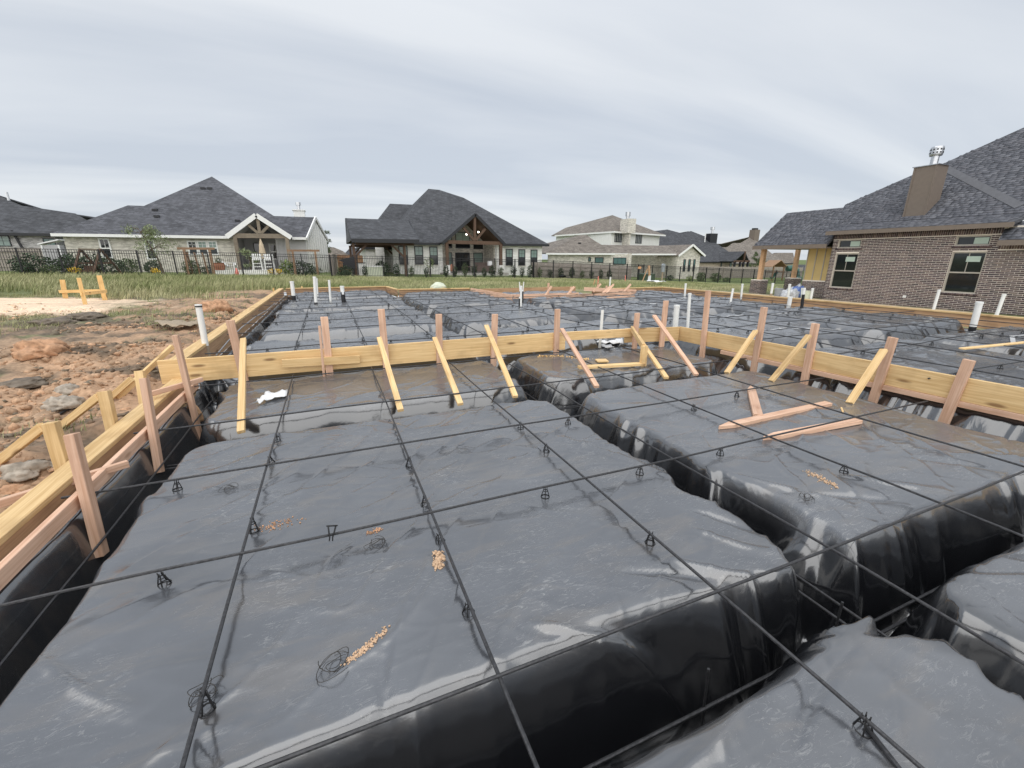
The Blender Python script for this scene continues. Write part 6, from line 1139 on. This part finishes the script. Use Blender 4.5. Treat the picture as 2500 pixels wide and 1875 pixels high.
def stems(h, n_, sp_, r, seed):
    g = random.Random(seed); b = MB()
    for i in range(n_): a_ = g.uniform(0, 6.28); b.tube([(0, 0, -.05), (math.cos(a_) * sp_ * .4, math.sin(a_) * sp_ * .4, h * .5), (math.cos(a_) * sp_, math.sin(a_) * sp_, h)], [r, r * .7, r * .3], 5)
    me = pyd('stem', b.v, b.f, True); me.materials.append(MATS['bark']); return me
SHR = [leafmesh('foliage', m_, 420, .22, .22, .40, .045, s_, zc=.42) for s_, m_ in ((1, 'leaf_dark'), (2, 'leaf_dark'), (3, 'leaf_mid'), (4, 'leaf_dark'))]; STM = [stems(.6, 4, .1, .012, s_) for s_ in range(4)]
def plant(name, loc, fm, sm, s, label, cat, group, rz=0, sz=1):
    e = empty(name, loc, label, cat, group, rz); e.scale = (s, s, s * sz)
    for nm, me in (('foliage', fm), ('stem', sm)):
        o = bpy.data.objects.new(nm, me); COL.objects.link(o); o.parent = e
    return e
sx_list = [zW(530, 1010), zW(1195, 1030), zW(1500, 1035), zW(1800, 1025)] + [zM(x, 112) for x in (50, 165, 290, 415, 540, 640, 755, 915, 1025, 1125, 1250, 1385, 1520, 1660, 1795, 1915, 2035, 2145)]
for i, p in enumerate(sx_list):
    q = atY(p, 34.42 if i < 15 else 34.75); k_ = i % 4; plant('hedge_shrub', (q.x, q.y, gz(q.x, q.y)), SHR[k_], STM[k_], random.uniform(.95, 1.25), f'young upright green shrub along the black fence, {ORD[i+1] if i < 20 else "twenty-first" if i == 20 else "twenty-second"} from the left of the row', 'shrub', 'shrubs along the black fence', random.uniform(0, 6), random.uniform(.95, 1.2))
# small sapling among the shrubs
q = atY(zM(-160, 100), 34.8); plant('sapling', (q.x, q.y, gz(q.x, q.y)), leafmesh('foliage', 'leaf_light', 260, .45, .4, .55, .05, 31, zc=1.1), stems(1.3, 3, .2, .02, 9), 1, 'thin light green sapling among the fence shrubs', 'sapling', None)
BSH = [leafmesh('foliage', 'leaf_mid', 900, .7, .5, .45, .06, 41, zc=.4), leafmesh('foliage', 'leaf_dark', 900, .7, .5, .45, .06, 42, zc=.4), leafmesh('foliage', 'leaf_light', 700, .5, .4, .35, .05, 43, zc=.3)]; BST = stems(.6, 5, .3, .015, 12)
gard = [(zY(600, 330), 36.5, 1, 1.5, 'dark bush behind the fence at the far left'), (zY(400, 420), 36, 1, 1.1, 'dark spreading bush behind the leftmost fence post'), (zY(1230, 430), 37, 1, 1.2, 'dark bush left of the swing seat'), (zY(1600, 430), 38.5, 1, 1.4, 'dark bush behind the swing seat'), (zY(2000, 460), 37, 1, 1.1, 'dark bush right of the swing frame'), (zY(900, 560), 35, 0, .8, 'green plant at the foot of the left fence'), (zA(1650, 1110), 39, 1, 1.1, 'round dark shrub under the left house window'), (zA(1400, 1100), 39, 0, 1.0, 'low green bush along the left house wall'),
    (zX(150, 370), 35.5, 0, 1.0, 'green bush under the left trellis'), (zX(330, 330), 37.5, 1, .9, 'dark bush right of the left trellis'), (zX(1320, 350), 36.5, 2, 1.4, 'bright green bush right of the white bar chairs'), (zX(1500, 380), 36, 1, 1.2, 'dark flowering bush under the right trellis'), (zX(1640, 420), 35.2, 1, .8, 'dark low bush beside the grey fence corner'), (zX(2030, 400), 35.5, 1, .8, 'dark bush in front of the grey side fence'), (zW(880, 830), 38, 1, 1.1, 'dark bush under the patio cover'), (zL(870, 170), 34.8, 1, .7, 'small dark bush at the foot of the side fence'), (zV(1250, 745), 38, 2, .9, 'leafy garden patch before the gable windows'), (zV(1420, 735), 38, 0, 1.0, 'leafy plants right of the gable windows'), (zV(1640, 740), 38, 0, 1.1, 'leafy plants along the right fence'), (zV(960, 730), 38.5, 1, .7, 'small bush on the patio lawn'), (zV(1800, 745), 38, 0, .8, 'leafy plants near the right end of the fence')]
for i, (p, Y, k_, s, l) in enumerate(gard):
    q = atY(p, Y); plant('garden_bush', (q.x, Y, gz(q.x, Y)), BSH[k_], BST, s, l, 'bush', 'garden bushes', random.uniform(0, 6), random.uniform(.8, 1.25))
for i, (p, Y, l) in enumerate(((zY(1345, 520), 35, 'yellow flowers beside the swing leg'), (zA(1680, 1170), 35, 'yellow flowers right of the swing'), (zX(1120, 390), 35.5, 'yellow flowers below the white bar chairs'), (zX(1210, 370), 36, 'yellow flowers right of the bar chairs'))):
    q = atY(p, Y); e = plant('flower_clump', (q.x, Y, gz(q.x, Y)), leafmesh('foliage', 'yellow_flower', 150, .28, .22, .2, .05, 60 + i, zc=.3), BST, 1, l, 'flowers', 'yellow flower clumps')
# willow by the left house, tree behind it, tree right
def tree(name, base, h, crown, mat, n_, leaf, label, seed, lean=(0, 0), droop=.5):
    e = empty(name, base, label, 'tree'); g = random.Random(seed); b = MB(); top = V((lean[0], lean[1], h)); b.tube([(0, 0, -.1), V((lean[0] * .2, lean[1] * .2, h * .35)), V((lean[0] * .6, 0, h * .7)), top], [.07, .055, .04, .015], 7)
    V_, F_ = [], []; o = 0
    for i in range(crown[0]):
        t = g.uniform(.35, 1); c = V((lean[0] * t, lean[1] * t, h * t)); a_ = g.uniform(0, 6.28); r = crown[1] * g.uniform(.35, 1) * (1.1 - .6 * t); tip = c + V((math.cos(a_) * r, math.sin(a_) * r, g.uniform(.0, .5) * r)); b.tube([c, c.lerp(tip, .5) + V((0, 0, .1)), tip], [.025, .016, .006], 5)
        v, f = leaves(n_ // crown[0], r * .55, r * .5, r * .42, leaf, seed * 31 + i, shell=.1, droop=droop, narrow=.5); V_.append(v + np.array((c.lerp(tip, .75))[:])); F_.append(f + o); o += len(v)
    b.build('trunk', 'bark', e, True); me = np_mesh('crown', np.concatenate(V_), np.concatenate(F_)); link('crown', me, mat, e); return e
q = atY(zA(1760, 1120), 38); tree('willow_tree', (q.x, 38, gz(q.x, 38)), 3.0, (22, 1.9), 'leaf_willow', 1500, .09, 'wispy green willow tree leaning in front of the left house', 3, (-.9, 0), .9)
q = atY(zX(870, 330), 38.5); tree('palm_shrub', (q.x, 38.5, gz(q.x, 38.5)), 1.7, (14, 1.2), 'leaf_willow', 1200, .10, 'feathery green shrub tree before the left house porch', 5, (0, 0), .4)
q = atY(zB(1700, 1080), 56); tree('young_tree', (q.x, 56, gz(q.x, 56)), 4.1, (16, 1.3), 'leaf_mid', 1500, .12, 'green tree behind the left house rear wing', 7)
q = atY(zU(200, 950), 66); tree('young_tree', (q.x, 66, gz(q.x, 66)), 4.4, (18, 2.6), 'leaf_mid', 1800, .16, 'dark green tree behind the first brick porch post', 8)

# ================================================================== YARD THINGS
def thing(name, loc, label, cat, group=None): return empty(name, loc, label, cat, group)
# swing
SY0 = 36.3; q = atY(zY(1600, 560), SY0); c_ = V((q.x, SY0, gz(q.x, SY0))); e = thing('garden_swing', c_, 'dark timber A-frame garden swing behind the left fence', 'swing'); S = lambda x, y, d_=0: atY(zY(x, y), SY0 + d_) - c_
MB().beam(S(1415, 135), S(1810, 150), .12, .1).build('top_beam', 'grey_beam', e)
for x_ in (1440, 1800):
    t_ = S(x_, 130)
    for dx, dy in ((-.45, -.6), (.55, .7)): MB().beam(t_, V((t_.x + dx, dy, 0)), .11, .09, (1, 0, 0)).build('leg', 'cedar_post', e)
    MB().beam(V((t_.x - .28, -.35, t_.z * .45)), V((t_.x + .3, .4, t_.z * .45)), .1, .07).build('cross_brace', 'cedar_post', e)
MB().box(S(1490, 545) + V((0, -.25, 0)), S(1700, 520) + V((0, .25, .05))).build('seat', 'cedar_post', e); MB().box(S(1490, 520) + V((0, .2, 0)), S(1695, 430) + V((0, .26, 0))).build('backrest', 'cedar_post', e)
for x_ in (1500, 1690): MB().tube([S(x_, 430), S(x_, 145)], .012, 4).build('chain', 'iron', e)
# trellises
for z_, xa, xb, yt, yb, Y, l in ((zX, 45, 358, 98, 430, 35.0, 'left'), (zX, 1378, 1655, 122, 430, 35.0, 'right')):
    a_, b_ = atY(z_(xa, yt), Y), atY(z_(xb, yt), Y); c_ = V(((a_.x + b_.x) / 2, Y, gz(a_.x, Y))); e = thing('garden_trellis', c_, f'brown timber trellis frame behind the fence, {"before the triple window" if l == "left" else "right of the bar chairs"}', 'trellis', 'garden trellises')
    zt = (a_.z + b_.z) / 2 - c_.z; hw = (b_.x - a_.x) / 2
    for s_ in (-1, 1): MB().box((s_ * hw - .07, -.07, -.1), (s_ * hw + .07, .07, zt)).build('post', 'trellis_wood', e)
    MB().box((-hw - .35, -.06, zt), (hw + .3, .06, zt + .14)).build('crossbeam', 'trellis_wood', e)
    for zz in (.5, .85, 1.2): MB().box((-hw + .07, -.015, zz), (hw - .07, .015, zz + .025)).build('wire_rail', 'iron', e)
    if l == 'left':
        for s_ in (-.5, -.1, .35): MB().beam((s_, .1, 0), (s_ - .1, .1, 1.5), .1, .04, (1, 0, 0)).build('leaning_slat', 'trellis_wood', e)
# white chairs
def barchair(p, Y, l):
    q = atY(p, Y); e = thing('bar_chair_white', (q.x, Y, gz(q.x, Y) + .35), l, 'chair', 'tall white outdoor chairs')
    for sx_, sy_ in ((-1, -1), (1, -1), (-1, 1), (1, 1)): MB().beam((sx_ * .3, sy_ * .22, 0), (sx_ * .26, sy_ * .2, 1.15 if sy_ > 0 else .78), .06, .05, (1, 0, 0)).build('leg', 'white_trim', e)
    MB().box((-.3, -.24, .70), (.3, .24, .75)).build('seat', 'white_trim', e)
    for s_ in (-.18, -.06, .06, .18): MB().box((s_ - .04, .2, .76), (s_ + .04, .23, 1.15)).build('back_slat', 'white_trim', e)
    for zz in (.22, .45): MB().box((-.28, -.23, zz), (.28, -.19, zz + .05)).build('footrest', 'white_trim', e)
    for s_ in (-1, 1): MB().box((s_ * .32 - .04, -.26, .95), (s_ * .32 + .04, .24, .99)).build('armrest', 'white_trim', e)
barchair(zX(965, 380), 37.0, 'tall white slatted chair, left of two behind the fence'); barchair(zX(1110, 380), 37.0, 'tall white slatted chair, right of two behind the fence')
q = atY(zX(590, 350), 38); e = thing('adirondack_chair', (q.x, 38, gz(q.x, 38) + .3), 'white reclined garden chair beside the terracotta pot', 'chair')
MB().beam((-.5, 0, .75), (.1, 0, .25), .5, .04, (0, 1, 0)).build('backrest', 'white_trim', e); MB().beam((.05, 0, .28), (.55, 0, .36), .5, .04, (0, 1, 0)).build('seat', 'white_trim', e)
for sy_ in (-.26, .26):
    MB().box((-.35, sy_ - .04, .5), (.5, sy_ + .04, .54)).build('armrest', 'white_trim', e); MB().box((.42, sy_ - .03, 0), (.5, sy_ + .03, .5)).build('leg', 'white_trim', e); MB().box((-.2, sy_ - .03, 0), (-.12, sy_ + .03, .5)).build('leg', 'white_trim', e)
q = atY(zX(490, 360), 37); e = thing('plant_pot', (q.x, 37, gz(q.x, 37) + .25), 'round terracotta pot with a small plant by the left house', 'pot'); MB().tube([(0, 0, 0), (0, 0, .1), (0, 0, .32), (0, 0, .52), (0, 0, .58)], [.2, .3, .38, .32, .35], 14).build('pot_body', 'terracotta', e, True)
o = bpy.data.objects.new('foliage', SHR[2]); COL.objects.link(o); o.parent = e; o.location = (0, 0, .45); o.scale = (.9, .9, .6)
q = atY(zX(1040, 330), 39.5); u1_ = atY(zX(1030, -20), 39.5).z - gz(q.x, 39.5); e = thing('patio_umbrella', (q.x, 39.5, gz(q.x, 39.5)), 'closed tan patio umbrella in front of the left house porch', 'umbrella'); MB().tube([(0, 0, 0), (0, 0, u1_)], .03, 6).build('pole', 'white_trim', e); b = MB(); b.tube([(0, 0, 1.15), (0, 0, 1.5), (0, 0, u1_ - .4), (0, 0, u1_ + .1)], [.26, .24, .16, .03], 9); b.build('canopy', 'umbrella_cloth', e)
q = atY(zY(1050, 420), 38); e = thing('garden_cabinet', (q.x, 38, gz(q.x, 38)), 'tall white framed glass cabinet between the two left houses', 'cabinet'); zt = atY(zY(1030, 60), 38).z - gz(q.x, 38)
MB().box((-.42, -.3, 0), (.42, .3, zt)).build('cabinet_body', 'grey_siding', e); MB().prism([(-.55, -.4, zt), (.5, -.4, zt + .28), (.5, .4, zt + .28), (-.55, .4, zt)], (0, 0, .07)).build('lid', 'white_trim', e)
for x_ in (-.45, .38): MB().box((x_, -.34, 0), (x_ + .08, -.3, zt)).build('frame_stile', 'white_trim', e)
q0, q1 = atY(zX(400, 372), 36.6), atY(zX(1210, 372), 36.6); o = MB().box((0, 0, 0), (q1.x - q0.x, .3, .42)).build('garden_wall', 'white_brick'); o.location = (q0.x, 36.6, gz(q0.x, 36.6) - .1); tag(o, 'low white brick garden wall before the left house porch', 'wall')
q = atY(zX(700, 400), 35.2); sack('garden_ornament', V((q.x, 35.2, gz(q.x, 35.2))), .12, .12, .4, 'pink_plastic', 'small pink garden ornament behind the left fence', 'ornament', 33, .2)
# under the patio cover
q0, q1 = atY(zW(260, 1000), 36.6), atY(zW(545, 1000), 36.6); c_ = V(((q0.x + q1.x) / 2, 36.9, gz(q0.x, 36.9))); e = thing('outdoor_kitchen', c_, 'white brick outdoor kitchen counter under the patio cover', 'counter'); hw = (q1.x - q0.x) / 2; MB().box((-hw, -.35, -.1), (hw, .35, .95)).build('counter_base', 'white_brick', e); MB().box((-hw - .06, -.4, .95), (hw + .06, .4, 1.0)).build('worktop', 'black_trim', e)
q = atY(zW(190, 870), 36.2); e = thing('grill', (q.x, 36.2, gz(q.x, 36.2)), 'black barbecue grill left of the outdoor kitchen', 'grill'); MB().box((-.4, -.3, .55), (.45, .3, 1.0)).build('firebox', 'black_trim', e); MB().prism([(-.7, -.3, 1.2), (.45, -.3, 1.45), (.45, -.3, 1.0), (-.3, -.3, 1.0)], (0, .6, 0)).build('lid', 'black_trim', e)
for sx_ in (-.3, .35): MB().box((sx_ - .04, -.25, 0), (sx_ + .04, .25, .55)).build('leg', 'iron', e)
q0, q1 = atY(zW(555, 1070), 34.7), atY(zW(912, 1070), 34.7); c_ = V(((q0.x + q1.x) / 2, 34.75, gz(q0.x, 34.75))); hw = (q1.x - q0.x) / 2; e = thing('storage_box', c_, 'cream utility box behind the fence below the patio cover', 'utility box'); MB().box((-hw, -.3, -.1), (hw, .3, .72)).build('box_body', 'cream_tarp', e); MB().box((-hw + .1, -.34, .72), (hw - .02, .34, .80)).build('lid', 'white_trim', e)
q = atY(zC(1470, 900), 41.2); e = thing('wicker_sofa', (q.x, 41.0, org.z * 0 + gz(q.x, 41) + .35), 'dark wicker sofa with pale cushion under the timber gable', 'sofa'); MB().box((-.9, -.4, 0), (.9, .4, .55)).build('sofa_base', 'wicker', e); MB().box((-.9, .25, .55), (.9, .4, .85)).build('backrest', 'wicker', e); MB().box((.45, -.1, .55), (.85, .2, 1.0)).build('cushion', 'white_paper', e)
q = atY(zC(1330, 930), 40.8); e = thing('patio_table', (q.x, 40.8, gz(q.x, 40.8) + .35), 'low dark patio table under the timber gable', 'table'); MB().box((-.6, -.35, .38), (.6, .35, .45)).build('tabletop', 'wicker', e)
for a_ in ((-.5, -.28), (.5, -.28), (-.5, .28), (.5, .28)): MB().box((a_[0] - .04, a_[1] - .04, 0), (a_[0] + .04, a_[1] + .04, .38)).build('leg', 'wicker', e)
q = atY(zC(1160, 930), 40.8); sack('pumpkin_pot', V((q.x, 40.8, gz(q.x, 40.8) + .35)), .25, .25, .5, 'terracotta', 'terracotta coloured pot beside the patio door', 'pot', 41, .15)
# utility pedestal and site markers on the right
q0, q1 = atY(zV(535, 790), 33.2), atY(zV(712, 790), 33.2); c_ = V(((q0.x + q1.x) / 2, 33.4, gz(q0.x, 33.4))); hw = (q1.x - q0.x) / 2; hh = atY(zV(600, 680), 33.2).z - c_.z; e = thing('transformer_box', c_, 'dark green transformer box with white notice on the grass', 'utility box'); MB().box((-hw, -.3, -.2), (hw, .5, hh)).build('cabinet_body', 'green_box', e); MB().prism([(-hw - .02, -.34, hh), (hw + .02, -.34, hh), (hw + .02, .54, hh + .06), (-hw - .02, .54, hh + .06)], (0, 0, .05)).build('lid', 'green_box', e); MB().box((-.12, -.32, hh * .15), (.22, -.305, hh * .9)).build('notice', 'white_paper', e)
def stick(a_, b_, Y, r, mat, name, label, cat): p, q = atY(a_, Y), atY(b_, Y); o = MB().beam((0, 0, 0), q - p, r, r * .8, (1, 0, 0)).build(name, mat); o.location = p; return tag(o, label, cat)
stick(zV(640, 545), zV(648, 690), 33.0, .16, 'raw_post', 'temporary_pole', 'stubby wooden power pole behind the transformer box', 'post'); stick(zV(618, 590), zV(535, 800), 32.8, .06, 'raw_post', 'prop_stick', 'slanting wooden prop before the transformer box', 'stick')
q = atY(zV(500, 575), 33.0); e = thing('marker_sign', (q.x, 33.0, gz(q.x, 33)), 'small orange sign on a post left of the transformer', 'sign'); zt = q.z - gz(q.x, 33); MB().box((-.17, -.02, zt - .1), (.18, 0, zt + .1)).build('panel', 'sign_orange', e); MB().box((-.03, 0, -.1), (.03, .05, zt)).build('post', 'iron', e)
q = atY(zV(850, 590), 33.4); e = thing('meter_post', (q.x, 33.4, gz(q.x, 33.4)), 'grey electric meter box on a tan post', 'meter'); zt = q.z - gz(q.x, 33.4); MB().box((-.14, -.1, zt - .30), (.16, .08, zt + .22)).build('meter_box', 'galv', e); MB().tube([(0.03, -.1, zt + .3), (.03, .1, zt + .3)], .17, 12).build('meter_dome', 'galv', e); MB().box((-.06, -.05, -.1), (.06, .05, zt - .3)).build('post', 'tan_sleeve', e)
q = atY(zM(1570, 90), 33.6); e = thing('culvert_pipe', (q.x, 33.6, gz(q.x, 33.6) + .17), 'short black corrugated pipe lying against the right fence', 'pipe'); b = MB(); 
for j in range(16): a_, a2 = j * math.pi / 8, (j + 1) * math.pi / 8; b.prism([(.17 * math.cos(a_), 0, .17 * math.sin(a_)), (.17 * math.cos(a2), 0, .17 * math.sin(a2)), (.13 * math.cos(a2), 0, .13 * math.sin(a2)), (.13 * math.cos(a_), 0, .13 * math.sin(a_))], (0, .7, 0))
b.build('pipe_shell', 'culvert', e)
stick(zM(2005, 75), zM(1998, 195), 24, .05, 'pink_plastic', 'survey_flag', 'pink topped survey stake in the grass behind crossed stakes', 'stake'); stick(zM(1962, 118), zM(1940, 195), 24, .03, 'sign_orange', 'survey_lath', 'thin orange survey lath leaning in the grass', 'stake'); stick(zV(290, 690), zV(284, 800), 30, .05, 'pink_plastic', 'survey_lath', 'red survey lath near the end of the plank fence', 'stake')
blob_sheet('plastic_scrap', [V((atY(zP(*p), 25).x, 25 + dy, gz(atY(zP(*p), 25).x, 25) + .20)) for p, dy in (((1580, 100), 0), ((1760, 105), -.3), ((1950, 110), 0), ((1930, 105), .8), ((1700, 95), .8))], 'white_paper', 'white plastic scrap lying on the grass behind the slab', 'plastic scrap', .15, 9)
# playset behind the brick porch
PY = 44.0; q = atY(zU(640, 1180), PY); c_ = V((q.x, PY, gz(q.x, PY))); e = thing('playset', c_, 'timber playset with green tube slide seen through the brick porch', 'playset'); S = lambda x, y, d_=0: atY(zU(x, y), PY + d_) - c_
for x_ in (580, 790):
    for d_ in (0, 1.3): t_ = S(x_, 900, d_); MB().box((t_.x - .08, d_ - .08, 0), (t_.x + .08, d_ + .08, t_.z)).build('post', 'trellis_wood', e)
l_, r_, t_ = S(500, 930), S(800, 930), S(690, 800)
for f_ in (l_, r_): MB().prism([V((f_.x, -.3, f_.z)), V((t_.x, -.3, t_.z)), V((t_.x, 1.6, t_.z)), V((f_.x, 1.6, f_.z))], (0, 0, .08)).build('roof_panel', 'trellis_wood', e)
p_ = [S(800, 960), S(860, 950), S(930, 1000), S(900, 1090), S(790, 1090), S(770, 1150), S(860, 1175)]; MB().tube([q + V((0, -.3 - .25 * i, 0)) for i, q in enumerate(p_)], .42, 10).build('tube_slide', 'slide_green', e, True)
MB().beam(S(640, 1030), S(520, 1160), .45, .06, (0, 1, 0)).build('open_slide', 'slide_green', e); MB().box(S(560, 1040), S(800, 1030) + V((0, 1.3, .08))).build('platform', 'trellis_wood', e)
# pale tape seams on the far right film
sheet_ob = bpy.data.objects['vapor_sheet']
for i, pts in enumerate(([(6.9, 5.3), (7.6, 5.25), (8.2, 5.0), (8.6, 4.6)], [(8.0, 6.9), (8.9, 6.95), (9.8, 6.8)], [(9.6, 3.0), (10.4, 3.3), (11.6, 3.2)], [(6.5, 9.6), (7.6, 9.75), (8.5, 9.7)], [(9.4, 10.2), (10.6, 10.35), (11.9, 10.2)])):
    b = MB(); pr = None
    for k_ in range(len(pts) - 1):
        for t_ in np.linspace(0, 1, 14)[(1 if k_ else 0):]:
            x, y = pts[k_][0] + (pts[k_ + 1][0] - pts[k_][0]) * t_, pts[k_][1] + (pts[k_ + 1][1] - pts[k_][1]) * t_; q = [(x, y - .03, sheetz(x, y - .03) + .012), (x, y + .03, sheetz(x, y + .03) + .012)]
            if pr: b.add(pr + [q[1], q[0]], [(0, 3, 2, 1)])
            pr = [q[0], q[1]]
    b.build('tape_seam', 'tape', sheet_ob)
